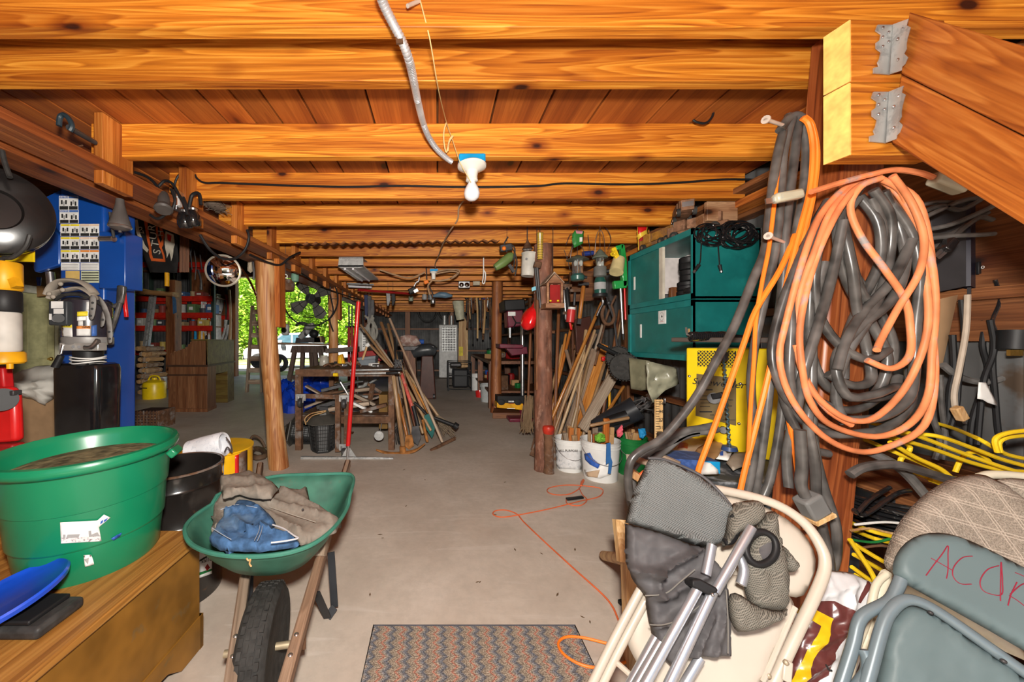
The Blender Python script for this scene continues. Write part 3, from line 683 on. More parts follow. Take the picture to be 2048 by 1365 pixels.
t = thing('door_mat', 'zigzag patterned carpet mat with dark binding on the concrete', 'mat')
MB().bb(-.288,.622,.98,1.588,0,.009).build('pile', CARP, t)
MB().tube([V((-.29,.98,.006)),V((-.29,1.59,.006)),V((.624,1.59,.006)),V((.624,.98,.006))], .006, 6, 0, True).build('binding', flat('binding', (.06,.06,.07), .8), t)
def fl(s, z=.006): return [G(*map(float, q.split(',')), z) for q in s.split()]
t = thing('extension_cable', 'thin rust-orange extension cord looping across the concrete floor', 'cord')
MB().tube(fl('1300,1330 1262,1280 1240,1247 1215,1200 1150,1140 1090,1085 1048,1045 1034,1029 1012,1021 992,1022 986,1029 1003,1035 1040,1030 1100,1018 1160,1003 1195,995 1206,985 1200,977 1165,972 1130,971 1100,976 1095,984 1110,990 1138,989 1158,978 1163,968'), .0045, 6, 6).build('cord', OUTCORD, t)
MB().tube(fl('1158,976 1165,990 1174,1000 1165,1010 1150,1012 1135,1008 1133,1001 1145,996'), .004, 6, 5).build('cord_end', OUTCORD, t)
MB().tube(fl('1162,972 1164,966 1167,961',.012), [.008,.013,.011], 8, 3).build('plug', OUTCORD, t)
MB().bar(G(1133,999,.012), G(1166,995,.012), .028, .018).build('switch_box', BLACK, t, bev=.004)
cable('extension_cable', 'orange cord loop lying over the corner of the carpet mat', 0, fl('1330,1345 1290,1318 1262,1300 1215,1288 1165,1276 1132,1275 1117,1286 1122,1303 1145,1322 1180,1335 1225,1334 1262,1320', .014), .0055, ORCORD, cat='cord', n=8)
t = thing('plug_adapter', 'small black plug lying on the floor beside the folding chair', 'plug')
MB().bar(G(1238,1206,.012), G(1256,1203,.012), .02, .02).build('plug_body', BLACK, t, bev=.003)
MB().cyl(G(1250,1208,.01), G(1249,1222,.004), .002).build('prong', STEEL, t)
k = 0
LEAF = flat('dry_leaf', (.12,.07,.035), .9)
for x, y in ((808,940),(990,1030),(1150,1100),(760,1070),(960,1165),(955,1165),(1165,1235),(1030,1100),(812,1013),(765,1077),(1010,965),(1180,1245),(850,960),(1115,1190),(1083,1108),(740,1190)):
    p = G(x, y, .002); a = RN.random()*3; d = V((cos(a),sin(a),0))*RN.uniform(.008,.018); e = V((-d.y,d.x,0))*.3
    o = MB().prism([p-d,p+e,p+d,p-e], (0,0,.002)).build('wood_chip', LEAF, base=True); tag(o, 'tiny brown leaf scrap scattered on the concrete floor', 'scrap', 'leaf scraps on the floor')
# ------------------------------------------------------------------ beige folding chair leaning on the post, camp chair thrown over it
oA = P(1450,1150,.95); nA = V((-.2,-.85,.48)).normalized()
def fA(d=0): return lambda x, y: PL(x, y, oA+nA*d, nA)
def pA(s, d=0): return [fA(d)(*map(float, q.split(','))) for q in s.split()]
t = thing('folding_chair', 'beige metal folding chair leaning folded against the timber post', 'chair')
MB().tube(pA('1360,972 1432,979 1538,1004 1603,1042 1640,1091 1650,1132 1634,1183 1590,1275 1548,1365 1500,1470 1460,1560'), .0125, 12).build('back_frame', BEIGE, t)
sheet('backrest', '1390,985 1440,988 1520,1008 1590,1048 1624,1090 1634,1130 1620,1172 1603,1198 1560,1190 1480,1170 1400,1120', fA(-.006), nA, flat('beige_panel', (.5,.45,.38), .5, var=.04), t, step=14, bulge=.012, R=30, smooth=1, th=.003)
sheet('seat', '1286,1188 1300,1165 1400,1150 1500,1150 1570,1180 1592,1212 1585,1240 1560,1290 1525,1365 1490,1440 1330,1440 1296,1362 1258,1300 1252,1270', fA(.012), nA, MATS['beige_panel'], t, step=16, bulge=.012, R=20, smooth=2, th=.004)
for s_, d in (('1283,1176 1232,1272 1186,1365 1130,1480', .03), ('1296,1192 1246,1285 1206,1365 1152,1480', .018)): MB().tube(pA(s_, d), .0105, 10, 3).build('leg', BEIGE, t)
MB().tube(pA('1224,1318 1262,1352 1290,1380', .02), .007, 8, 3).build('leg_brace', BEIGE, t)
MB().tube(pA('1500,1260 1546,1300 1570,1330', .012), .0, 6) if 0 else None
q = pA('1577,1322 1573,1365', .016); MB().bar(q[0], q[1], .018, .006, tuple(nA)).build('hinge_plate', BEIGE, t, bev=.003)
MB().tube(pA('1590,1215 1545,1320 1525,1365', .02), .006, 8, 3).build('seat_rail', BEIGE, t)
for s_ in ('1281,1185','1572,1326','1537,1352'): MB().ell(pA(s_, .022)[0], .006,.006,.006, 8, 5).build('rivet', flat('rivet', (.5,.42,.3), .5, .5), t)
def netmat(name, c1, c2, k):
    t = NT(name); co = t.coords((1,1,1), False); w = []
    r = t('VectorRotate', rotation_type='EULER_XYZ'); t.l.new(co, r.inputs['Vector']); r.inputs['Rotation'].default_value = (0,.5,.6)
    for ax in ('X','Z'):
        q = t('TexWave', wave_type='BANDS', bands_direction=ax, Vector=r.outputs[0], Scale=k, Distortion=.3); w.append(q.outputs[1])
    h = t.math('MAXIMUM', w[0], w[1]); n = t('TexNoise', Vector=co, Scale=5.0, Detail=2.0).outputs[0]
    c = t.mix(tuple(c1)+(1,), tuple(c2)+(1,), t.ramp(h, (.55, (0,0,0)), (.85, (1,1,1)))); c = t.mix(c, t.mix(c, (.6,.62,.62,1), 1.0, 'MULTIPLY'), n)
    t.l.new(c, t.b.inputs['Base Color']); t.b.inputs['Roughness'].default_value = .7; t.bump(h, .4, .003); return t.m
NETG = netmat('grey_mesh_fabric', (.06,.066,.066), (.23,.245,.245), 95)
NETB = netmat('brown_mesh_fabric', (.07,.066,.054), (.26,.24,.2), 95)
NYL = flat('grey_nylon', (.085,.082,.086), .6, var=.1, scale=20)
t = thing('camp_chair', 'grey fabric camp chair folded up and thrown over the beige folding chair', 'camp chair')
sheet('mesh_back', '1293,925 1300,917 1330,922 1398,951 1435,982 1463,1016 1462,1040 1449,1084 1415,1098 1370,1085 1310,1063 1250,1046 1258,1010 1272,970', fA(.07), nA, NETG, t, step=8, bulge=.022, R=14, wr=.004, fr=.02, seed=2, th=.006, fold=crease((1258,1045,1420,1092,.012,10),(1330,925,1455,1020,.012,14),(1290,930,1262,1040,.01,14)))
MB().tube(pA('1296,917 1330,920 1398,949 1436,981 1464,1015', .08), .004, 6).build('edge_binding', NYL, t)
sheet('nylon_seat', '1250,1048 1310,1062 1370,1084 1408,1098 1440,1135 1452,1170 1456,1206 1458,1260 1458,1312 1420,1314 1374,1314 1340,1330 1316,1305 1299,1251 1289,1190 1268,1165 1252,1138 1250,1090', fA(.055), nA, NYL, t, step=5, bulge=.03, R=14, wr=.006, fr=.03, seed=6, th=.006, fold=crease((1256,1140,1306,1148,.03,16),(1306,1148,1372,1108,.03,14),(1306,1148,1312,1192,.022,13),(1372,1108,1405,1090,.025,12),(1312,1192,1400,1150,.02,16),(1292,1195,1340,1190,.015,10),(1340,1240,1400,1200,.022,18),(1300,1252,1360,1240,.014,9),(1380,1310,1410,1230,.02,14),(1420,1310,1440,1200,.015,12)))
for s_ in ('1290,1192 1330,1188 1360,1165 1390,1140','1299,1250 1330,1250 1370,1235 1400,1212','1452,1180 1456,1240 1456,1308'):
    MB().tube(pA(s_, .104), .0014, 5).build('seam', flat('seam_thread', (.2,.19,.17), .8), t)
sheet('armrest_mesh', '1515,1045 1530,1025 1548,1022 1556,1030 1560,1090 1574,1120 1576,1180 1576,1214 1556,1224 1500,1218 1488,1180 1482,1120 1496,1080', fA(.085), nA, NETB, t, [('1506,1095 1524,1084 1540,1085 1550,1098 1546,1116 1530,1126 1512,1120 1504,1108', NYL)], step=8, bulge=.03, R=30, wr=.01, fr=.03, seed=8, smooth=1, th=.006)
sheet('armrest_flap', '1456,1010 1500,1000 1520,1003 1531,1018 1520,1048 1500,1058 1470,1072 1450,1098 1440,1090 1452,1060', fA(.09), nA, NETB, t, step=7, bulge=.03, R=20, wr=.008, fr=.03, seed=4, smooth=1, th=.006)
sheet('lower_mesh', '1455,1190 1475,1185 1510,1212 1556,1224 1576,1214 1572,1236 1530,1256 1480,1268 1465,1255 1457,1230', fA(.1), nA, NETB, t, step=7, bulge=.02, R=18, wr=.008, seed=11, smooth=1, th=.006)
sheet('mesh_roll', '1560,1085 1580,1110 1596,1130 1590,1145 1575,1146 1560,1130', fA(.07), nA, NETB, t, step=7, bulge=.03, R=18, smooth=1, th=.006)
MB().tube(pA('1524,1064 1546,1076 1552,1098 1542,1120 1520,1130 1500,1120 1492,1098 1502,1074', .118), .008, 10, 5, True).build('cup_ring', BLACK, t)
MB().tube(pA('1462,1030 1474,1040 1474,1062 1462,1082 1448,1084', .1), .008, 8).build('cup_ring', BLACK, t)
AL = flat('silver_tube', (.5,.52,.56), .3, .7, var=.08)
for s_, d in (('1399,1172 1292,1365 1240,1460',.125),('1426,1184 1340,1365 1300,1450',.125),('1312,1276 1263,1365 1220,1440',.085),('1401,1316 1372,1365 1340,1420',.075),('1504,1055 1449,1152 1430,1185',.12),('1478,1110 1488,1140 1482,1170',.1),('1424,1090 1418,1120 1412,1150',.12),('1322,1285 1276,1365 1240,1430',.095)):
    MB().tube(pA(s_, d), .0105, 12, 3).build('leg_tube', AL, t)
b = pA('1384,1160 1400,1158 1437,1178 1436,1186 1420,1192 1384,1174', .14)
MB().prism(b, -nA*.05).build('leg_joint', BLACK, t, bev=.004)
MB().ell(pA('1425,1190', .146)[0], .004,.004,.004, 8, 5).build('rivet', STEEL, t)
t = thing('wooden_block', 'pale round wooden peg on a board poking out from under the camp chair', 'block')
MB().cyl(G(1208,1112,.1), P(1262,1122,1.35), .024, n=18).build('peg', PINE, t); MB().bar(P(1240,1040,1.42), P(1250,1125,1.36), .05, .03, (0,1,0)).build('board', PINE, t); q = P(1256,1120,1.37); MB().bar(q, V((q.x+.03,q.y+.03,0)), .04, .04, (0,1,0)).build('foot', PINE, t)
# pet food bag
oB = P(1680,1250,.98); nB = V((-.15,-.85,.5)).normalized()
fB = lambda d: (lambda x, y: PL(x, y, oB+nB*d, nB))
BAGW = flat('bag_white', (.6,.61,.63), .4, var=.06, coat=.2); BAGM = flat('bag_maroon', (.11,.03,.028), .3, var=.2, coat=.3)
t = thing('feed_bag', 'white and maroon plastic feed bag with a yellow stripe between the chairs', 'bag')
sheet('bag', '1640,1140 1700,1145 1744,1166 1752,1190 1730,1260 1700,1365 1680,1440 1560,1440 1570,1330 1590,1230', fB(0), nB, BAGW, t, [('1578,1185 1600,1200 1650,1200 1698,1224 1680,1262 1650,1300 1640,1345 1600,1372 1580,1420 1562,1420 1575,1300 1600,1215', BAGM), ('1584,1207 1592,1203 1625,1222 1651,1235 1641,1265 1607,1318 1587,1374 1570,1366 1588,1318 1618,1262 1626,1249 1612,1241 1586,1222', flat('bag_yellow', (.72,.46,.01), .3, coat=.3)), ('1697,1203 1712,1172 1720,1162 1730,1162 1712,1190 1704,1205', BAGM)], 6, .03, 30, .006, .03, .006, 3, fold=crease((1600,1200,1690,1170,.012,14),(1610,1290,1690,1250,.012,12),(1590,1350,1650,1310,.012,12),(1640,1150,1660,1230,.01,12),(1690,1160,1680,1260,.012,14)))
cable('', '', 0, [fB(.045)(x, y) for x, y in ((1652,1330),(1658,1340),(1664,1342))], .002, INK, root=t, n=6).name = 'printed_mark'
# ------------------------------------------------------------------ grey chair with red lettering
oC = P(1900,1200,.82); nC = V((-.32,-.8,.5)).normalized()
fC = lambda d: (lambda x, y: PL(x, y, oC+nC*d, nC))
def pC(s, d=0): return [fC(d)(*map(float, q.split(','))) for q in s.split()]
GV = flat('grey_blue_vinyl', (.115,.16,.168), .5, var=.07, scale=4, col2=(.17,.17,.13), cov=.2, sc2=5); GM = flat('grey_blue_metal', (.16,.21,.235), .35, .2, var=.08)
t = thing('folding_chair', 'blue-grey folding chair with red handwriting on its back', 'chair')
sheet('backrest', '1785,1154 1786,1121 1804,1091 1832,1072 1866,1065 1907,1069 1962,1091 2048,1135 2130,1180 2160,1230 2150,1350 2110,1338 2048,1303 1952,1247 1866,1200 1809,1168', fC(.0), nC, GV, t, step=12, bulge=.018, R=18, smooth=1, th=.014)
MB().tube(pC('1802,1158 1793,1180 1778,1203 1734,1226 1717,1247 1706,1292 1683,1365 1655,1450 1630,1520'), .0115, 12).build('frame_tube', GM, t)
MB().tube(pC('1690,1500 1734,1365 1764,1258 1783,1220 1810,1201 1845,1207 1900,1240 2048,1345 2130,1400 2140,1440 2110,1520', .012), .0115, 12).build('seat_frame', GM, t)
sheet('seat', '1760,1330 1770,1265 1788,1225 1812,1208 1845,1214 1900,1248 2048,1354 2120,1410 2090,1520 1720,1480', fC(-.004), nC, GV, t, step=14, bulge=.02, R=30, wr=.004, fr=.02, smooth=1, th=.02)
MB().tube(pC('1726,1300 1735,1320 1735,1345 1722,1365 1700,1395', .004), .012, 10).build('cross_brace', GM, t)
for s_ in ('1861,1226','2007,1323'): MB().ell(pC(s_, .026)[0], .005,.005,.004, 8, 5).build('rivet', DKST, t)
RI = flat('red_ink', (.26,.012,.035), .6)
for s_ in ('1852,1152 1868,1130 1885,1108 1896,1092 1896,1110 1896,1140 1893,1158','1862,1117 1885,1130 1904,1141','1945,1113 1925,1116 1908,1134 1906,1153 1920,1168 1943,1169','1998,1132 1975,1140 1961,1160 1963,1178 1978,1188 2003,1190 2005,1165 2004,1145 2002,1126 2001,1190 2001,1203','2030,1146 2045,1152 2060,1162 2040,1172 2020,1190','2034,1165 2022,1190 2016,1212','2018,1192 2035,1202 2060,1222'):
    MB().tube(pC(s_, .0183), .0009, 6, 5).build('red_lettering', RI, t)
# padded dining chair behind
oD = P(1900,1040,.98); nD = V((-.2,-.9,.38)).normalized()
fD = lambda d: (lambda x, y: PL(x, y, oD+nD*d, nD))
tt = NT('plaid_upholstery'); co = tt.coords((1,1,1), False)
rt = tt('VectorRotate', rotation_type='Y_AXIS'); tt.l.new(co, rt.inputs['Vector']); rt.inputs['Angle'].default_value = -.25
sp = tt('SeparateXYZ'); tt.l.new(rt.outputs[0], sp.inputs[0]); li = None
skew = tt.math('ADD', sp.outputs[0], tt.math('MULTIPLY', sp.outputs[2], .45))
for v, k in ((skew,.055),(sp.outputs[2],.05)):
    for o_ in (0,.007):
        a = tt.math('ABSOLUTE', tt.math('SUBTRACT', tt.math('FRACT', tt.math('MULTIPLY', tt.math('ADD', v, 3+o_), 1/k)), .5))
        l = tt.math('LESS_THAN', a, .022); li = l if li is None else tt.math('MAXIMUM', li, l)
nn = tt('TexNoise', Vector=co, Scale=320.0, Detail=1.0).outputs[0]
c = tt.ramp(nn, (.3, (.17,.14,.11)), (.7, (.34,.29,.235))); c = tt.mix(c, (.46,.39,.32,1), tt.math('MULTIPLY', li, .85))
tt.l.new(c, tt.b.inputs['Base Color']); tt.b.inputs['Roughness'].default_value = .95; tt.bump(nn, .5, .003)
UPH = tt.m
t = thing('padded_chair', 'padded folding chair with beige cross-lined upholstery behind the blue-grey one', 'chair')
sheet('padded_back', '1766,1134 1771,1104 1792,1053 1832,1002 1884,965 1928,950 1965,948 1995,962 2020,985 2060,1010 2120,1060 2130,1150 2060,1190 1940,1180 1850,1165 1790,1150', fD(.02), nD, UPH, t, step=12, bulge=.04, R=36, smooth=1, th=.02)
sheet('seat_cushion', '1985,965 2010,955 2060,960 2120,980 2140,1050 2070,1020 2020,990', fD(.0), nD, UPH, t, step=10, bulge=.02, R=14, smooth=1, th=.02)
MB().tube([fD(-.02)(x, y) for x, y in ((1960,956),(1985,950),(2048,954),(2130,965),(2180,1000))], .012, 10).build('frame_tube', BEIGED, t)
sheet('plastic_shell', '1766,1134 1800,1150 1860,1168 1960,1230 2048,1295 2048,1330 1900,1230 1830,1190 1790,1190 1770,1230 1745,1300 1720,1310 1735,1230 1750,1160', fD(.0), nD, BEIGED, t, step=12, bulge=.008, R=10, smooth=1, th=.01)
MB().tube([fD(.01)(x, y) for x, y in ((1772,1150),(1752,1172),(1738,1230),(1712,1300),(1690,1380),(1650,1480))], .008, 10).build('frame_tube', BEIGED, t)
# ------------------------------------------------------------------ coiled cords on the timber post
NAIL = flat('pale_nail', (.6,.52,.45), .45, .3)
def nail(label, a, b, r=.0075, m=NAIL):
    t = thing('nail', label, 'nail', 'nails in the timber post'); d = (b-a).normalized()
    MB().cyl(a, b, r*.75, n=10).build('shank', m, t); MB().cyl(a, a+d*.005, r*1.7, n=12).build('head', m, t)
nail('big pale nail at the top holding the straight hanks of black cable', P(1531,239,1.14), P(1600,262,1.23))
nail('big pale nail halfway down the left edge of the timber post', P(1536,472,1.12), P(1592,495,1.24), .007)
nail('grey nail holding the big round coil of cords', P(1740,352,1.12), P(1700,425,1.24), .006, STEEL)
gB = 'black cables on the upper nail'
K = [('thick black cable drooping left from the upper nail down to the workbench', '1578,232,.02 1562,280 1548,350 1540,420 1530,500 1506,560 1470,650 1432,722 1395,790 1350,850 1318,882 1285,900 1262,922 1256,960 1262,1000', .0135),
 ('thick black cable hanging in front of the yellow welder, left strand', '1586,234 1568,300 1562,380 1556,460 1545,530 1520,640 1508,700 1502,760 1505,830 1510,890 1500,960 1490,1000', .0125),
 ('thick black cable hanging straight from the upper nail, middle strand', '1598,238 1590,300 1580,380 1570,470 1566,560 1555,660 1540,760 1530,850 1520,920 1510,985', .0135),
 ('worn black cable hanging against the post, dull strand beside the orange cord', '1604,240 1612,300 1604,400 1586,500 1578,600 1572,700 1566,800 1556,880 1540,960 1524,1000', .0125),
 ('thin black cable tucked behind the orange cord on the post', '1618,246,.03 1632,290,.03 1630,360,.03 1612,440,.03 1604,520,.03 1600,600,.03 1580,760,.02 1570,860,.02', .01),
 ('grey-black cable bulging over the top of the upper nail', '1560,262 1575,240 1592,232 1606,240 1622,260 1630,320 1616,420 1600,500', .014)]
for l, s_, r in K: cable('power_cable', l, 1.19, s_, r, CABLE, gB, n=10)
gO = 'orange cords on the upper nail'
for l, s_, r in (('bright orange cord hanging beside the black hank, nearest strand', '1604,236 1618,250 1626,300 1620,380 1600,460 1580,540 1562,620 1548,700 1530,780 1510,860 1490,940 1480,985', .0085),
 ('bright orange cord doubled behind the nearest orange strand', '1608,234 1624,252 1634,310 1626,390 1608,470 1592,540 1578,640 1568,740 1575,820 1590,900 1600,980 1612,1060', .0085),
 ('orange cord crossing the yellow welder down to the cardboard', '1590,470,.02 1560,540 1512,620 1490,680 1462,760 1430,850 1400,930 1396,948', .0085),
 ('thin orange cord between the black strands in front of the welder', '1560,300,.03 1540,480 1525,560 1512,640 1508,720 1502,800 1498,880 1496,930', .006)): cable('extension_cable', l, 1.165, s_, r, ORCORD, gO, cat='cord')
gC = 'cords of the big round coil'
b = [('black', CABLE, (.0135), [
 ('outer', '1712,372 1680,420 1650,500 1640,600 1650,700 1690,780 1760,800 1810,790 1835,755'),
 ('middle', '1735,378 1700,410 1690,470 1720,560 1770,650 1790,720 1770,790 1720,800'),
 ('inner', '1752,378 1790,430 1800,500 1780,570 1740,640 1700,720 1690,800 1700,850'),
 ('crossing', '1770,382 1806,440 1812,520 1780,600 1720,660 1680,720 1690,790 1745,790 1800,776 1830,778'),
 ('left', '1690,390 1640,470 1620,580 1600,680 1588,760 1600,840 1640,900 1690,918'),
 ('lower', '1668,400 1612,520 1578,640 1562,720 1580,790 1640,850 1720,876 1790,860 1836,810 1848,740'),
 ('tight', '1728,392 1706,430 1700,470 1710,540 1730,620 1752,700 1748,760 1712,772 1672,750'),
 ('straight', '1780,390 1822,470 1838,560 1842,650 1836,740 1810,800 1760,836 1690,842'),
 ('long', '1700,384 1660,450 1640,560 1624,660 1614,760 1610,860 1604,920 1600,985'),
 ('trailing', '1668,520 1650,620 1640,720 1636,820 1650,900 1670,980 1686,1060 1686,1130 1672,1190'),
 ('hanging', '1640,800 1622,850 1636,930 1650,1010 1662,1080 1664,1140 1656,1180'),
 ('slanted', '1820,480 1786,560 1740,620 1696,680 1670,740'),
 ('second slanted', '1700,430 1730,520 1786,620 1812,700 1800,770'), ('narrow', '1745,384 1772,440 1776,520 1750,600 1716,680 1700,760'), ('drooping', '1660,420 1640,520 1652,620 1690,690 1740,720 1790,700'), ('leaning', '1690,440 1676,540 1640,640 1606,740 1600,820'), ('bottom', '1600,700 1630,780 1690,820 1760,822 1812,780'), ('hooked', '1756,392 1786,460 1790,540 1760,600 1726,560 1716,480'), ('wide', '1648,440 1606,560 1590,660 1584,760 1612,836 1676,872 1750,866')]),
 ('salmon-orange', SALMON, .009, [
 ('widest', '1742,356 1700,372 1640,430 1600,520 1576,640 1564,720 1580,800 1640,870 1720,905 1780,895 1840,850 1868,760 1872,640 1862,520 1830,410 1790,368 1750,356'),
 ('second', '1740,360 1690,390 1650,450 1622,540 1596,650 1590,730 1610,800 1660,850 1740,872 1800,846 1848,790 1862,700 1856,600 1838,500 1800,400 1760,362'),
 ('middle', '1736,366 1700,382 1690,420 1706,480 1740,540 1790,600 1808,650 1796,710 1756,736 1720,720'),
 ('inner', '1756,362 1800,410 1814,480 1800,550 1770,620 1740,680 1720,700'),
 ('left', '1716,368 1660,420 1630,490 1602,600 1600,720 1640,810 1700,850'),
 ('third', '1746,364 1792,390 1826,460 1842,560 1836,660 1816,750 1780,810 1720,840 1660,826 1612,770 1588,690')])]
for nm, m, r, L in b:
    for i, (w, s_) in enumerate(L):
        pts = PP(1.13, s_)
        pts = [p+V((0,-.012*(i % 4)+(.04 if m is CABLE else 0)+.01*sin(j*1.7+i*2.1),0)) for j, p in enumerate(pts)]
        cable('power_cable' if m is CABLE else 'extension_cable', f'{nm} cord, {w} loop of the big coil on the post', 0, pts, r, m, gC, n=10, cat='cable')
CL = mat('clear_plastic', (.42,.4,.3), .25, var=.1, col2=(.4,.42,.36), cov=.4, sc2=20)
t = thing('cord_plug', 'clear-bodied orange cord with a plug at each end across the top of the coil', 'cord')
MB().tube(PP(1.1,'1622,384 1680,366 1740,350 1790,340 1840,346 1872,358'), .0085, 8).build('cord', SALMON, t)
MB().bar(P(1866,355,1.1), P(1924,378,1.1), .036, .04).build('socket_end', CL, t, bev=.008)
MB().bar(P(1548,398,1.1), P(1602,388,1.1), .03, .03).build('plug_end', CL, t, bev=.008)
MB().bar(P(1531,403,1.1), P(1550,400,1.1), .004, .016).build('prong', STEEL, t)
t = thing('cord_plug', 'grey three-prong plug hanging low on the timber post', 'plug')
MB().bar(P(1612,992,1.1), P(1634,1030,1.1), .062, .05, (0,1,0)).build('plug_body', flat('grey_plug', (.16,.16,.155), .5), t, bev=.008)
MB().bar(P(1634,1030,1.098), P(1637,1036,1.098), .066, .052, (0,1,0)).build('plug_face', PINE, t)
for dx in (-8,4): MB().bar(P(1640+dx,1034,1.09), P(1645+dx,1050,1.09), .009, .003, (0,1,0)).build('prong', STEEL, t)
MB().tube(PP(1.1,'1600,860 1604,930 1602,970 1612,996'), .015, 10).build('cord', CABLE, t)
# ------------------------------------------------------------------ cords, reel and bench at the right edge
t = thing('side_bench', 'dark wooden side bench along the tin wall under the yellow cords', 'bench')
MB().bb(1.66,2.2,.5,1.75,.7,.74).build('bench_top', BEAMY, t, bev=.004)
for x, y in ((1.7,.55),(1.7,1.7),(2.16,.55),(2.16,1.7)): MB().bb(x-.035,x+.035,y-.035,y+.035,0,.7).build('leg', BEAM, t)
MB().bb(1.66,2.2,.52,1.72,.22,.25).build('lower_shelf', BEAMY, t)
gY = 'yellow cords heaped on the side bench'
YL = ['uppermost yellow strand in the heap','second yellow strand from the top of the heap','yellow strand dropping behind the padded chair back','yellow strand reaching from the tin wall','yellow strand in the middle of the heap','level yellow strand across the heap','zigzag yellow strand in the heap','small standing yellow loop above the padded chair','outer yellow loop at the right edge','inner yellow loop at the right edge','upper yellow strand under the spool','second yellow strand under the spool','middle yellow strand beside the padded chair','yellow strand just under the middle one','yellow strand above the feed bag','lowest yellow strand by the feed bag','steep yellow strand beside the post','yellow strand hugging the padded chair top']
YC = ['1740,846,.15 1790,858 1850,878 1920,905 1990,930 2048,948 2100,960','1736,868,.1 1800,880 1870,900 1940,925 2000,940 2060,945','1730,880,.1 1790,905 1850,930 1900,955 1930,990','1846,840,.3 1900,855,.2 1960,880 2010,908 2060,920','1780,885 1830,915 1880,938 1910,960 1950,970','1800,868,.05 1870,872 1940,895 2000,918 2060,935','1780,872 1820,895 1800,925 1840,950 1900,970','1910,945 1925,915 1950,905 1975,920 1985,940','1995,905 1990,880 2010,868 2048,862 2090,860','2000,905 1998,885 2018,875 2060,872 2090,880','1700,1045,.1 1740,1062 1790,1075 1830,1085','1704,1060,.1 1750,1078 1800,1090 1820,1096','1710,1090 1760,1120 1800,1140 1830,1150','1708,1110 1740,1128 1780,1150 1810,1160','1704,1135 1736,1158 1765,1175 1790,1185','1712,1150 1745,1180 1760,1205 1780,1215','1700,1080 1720,1110 1745,1150 1760,1190','1860,960 1900,975 1950,985 2000,990']
for i, s_ in enumerate(YC): cable('extension_cable', YL[i], 1.16+.02*(i % 4), s_, .0068, YCORD, gY, cat='cord')
t = thing('cable_spool', 'spool of black wire on the bench behind the padded chair', 'spool')
c = P(1790,1075,1.33)
MB().lathe([(.1,0),(.1,.17)], c, 20).build('spool_core', BLACK, t)
for i in range(15):
    z = .006+i*.0115; r = .155+.012*sin(i*2.3)
    MB().tube([c+V((r*cos(a)+.006*sin(3*a+i),r*sin(a),z+.006*sin(a*2+i*1.7))) for a in [2*pi*j/20 for j in range(20)]], .0075, 8, 2, True).build('wire_turn', BLKG, t)
MB().tube(PP(1.2,'1712,1030 1740,1000 1780,975'), .007, 8).build('wire_end', BLKG, t)
MB().tube(PP(1.2,'1708,1020 1730,1030 1790,990 1820,982'), .007, 8).build('wire_end', BLKG, t)
cable('power_cable', 'thick dark cable arching from the post to the padded chair', 1.12, '1700,950 1730,935 1790,930 1850,945 1900,960 1940,965', .014, CABLE)
cable('power_cable', 'thick grey cable running diagonally behind the spool', 1.16, '1740,905 1790,930 1820,955 1850,990 1870,1010', .014, CABLEG)
for i, s_ in enumerate(('1702,1062 1740,1058 1790,1068 1830,1060','1702,1080 1750,1085 1800,1072','1706,1100 1760,1092 1810,1100','1710,1050 1770,1045 1820,1050')):
    cable('thin_wire', ['pale wire strand under the spool','green wire strand under the spool','brown wire strand under the spool','white wire strand just under the spool'][i], 1.2, s_, .004, [PINE,GREENB,RUST,WHITE][i], 'loose wires under the spool', cat='wire')
t = thing('power_inverter', 'black power inverter box with rocker switch mounted on the right wall', 'inverter')
fq = [P(1862,420,1.55),P(1941,402,1.5),P(1941,572,1.5),P(1862,588,1.55)]
INV = flat('inverter_black', (.022,.02,.022), .6, var=.2)
MB().prism(fq, (.02,.3,0)).build('case', INV, t, bev=.004)
MB().prism([P(1942,402,1.495),P(1975,402,1.56),P(1975,590,1.56),P(1942,572,1.495)], (-.01,.02,0)).build('end_plate', flat('end_plate', (.018,.016,.028), .4), t)
MB().prism([P(1951,525,1.5),P(1972,521,1.54),P(1973,546,1.54),P(1951,550,1.5)], (-.003,-.012,0)).build('rocker_switch', BLACK, t, bev=.003)
text('switch_mark', 'O  I', faceM(P(1962,536,1.49), (.4,.9,0)), .018, LBL, t)
for y, s_ in ((500,'Protection Warning'),(563,'Power Switch')): text('print', s_, faceM(P(1963,y,1.51), (0,0,1), (-.4,-.9,0)), .014, LBL, t)
MB().prism([P(1942,575,1.49),P(1975,592,1.55),P(1976,605,1.55),P(1942,588,1.49)], (-.002,.01,0)).build('mount_tab', INV, t)
gT = 'thick black leads draped over the inverter'
for i, s_ in enumerate(('1840,440 1880,420 1930,400 1970,395','1850,460 1900,450 1960,425 1990,410','1850,470 1900,468 1950,440 1975,425','1852,478 1910,472 1960,470 1988,468','1912,470 1935,450 1960,435 1985,440','1838,412 1870,405 1910,405 1940,402','1845,425 1880,412 1920,420 1960,400','1850,500 1865,495 1880,490')): cable('power_lead', ['uppermost','second','third','lowest straight','short slanted','thin top','doubled','stub'][i]+' black lead draped over the inverter', 1.42+.01*(i % 3), s_, .009, CABLEG if i in (1,3) else CABLE, gT)
t = thing('cord_plug', 'glossy black three-prong plug dangling in front of the inverter', 'plug')
MB().bar(P(1904,480,1.38), P(1886,502,1.38), .034, .03).build('plug_body', BLKG, t, bev=.006)
for dx, dy in ((0,0),(7,4)): MB().bar(P(1884+dx,500+dy,1.38), P(1870+dx,512+dy,1.38), .012, .004, (0,1,0)).build('prong', STEEL, t)
gW = 'leads hanging on the right wall'
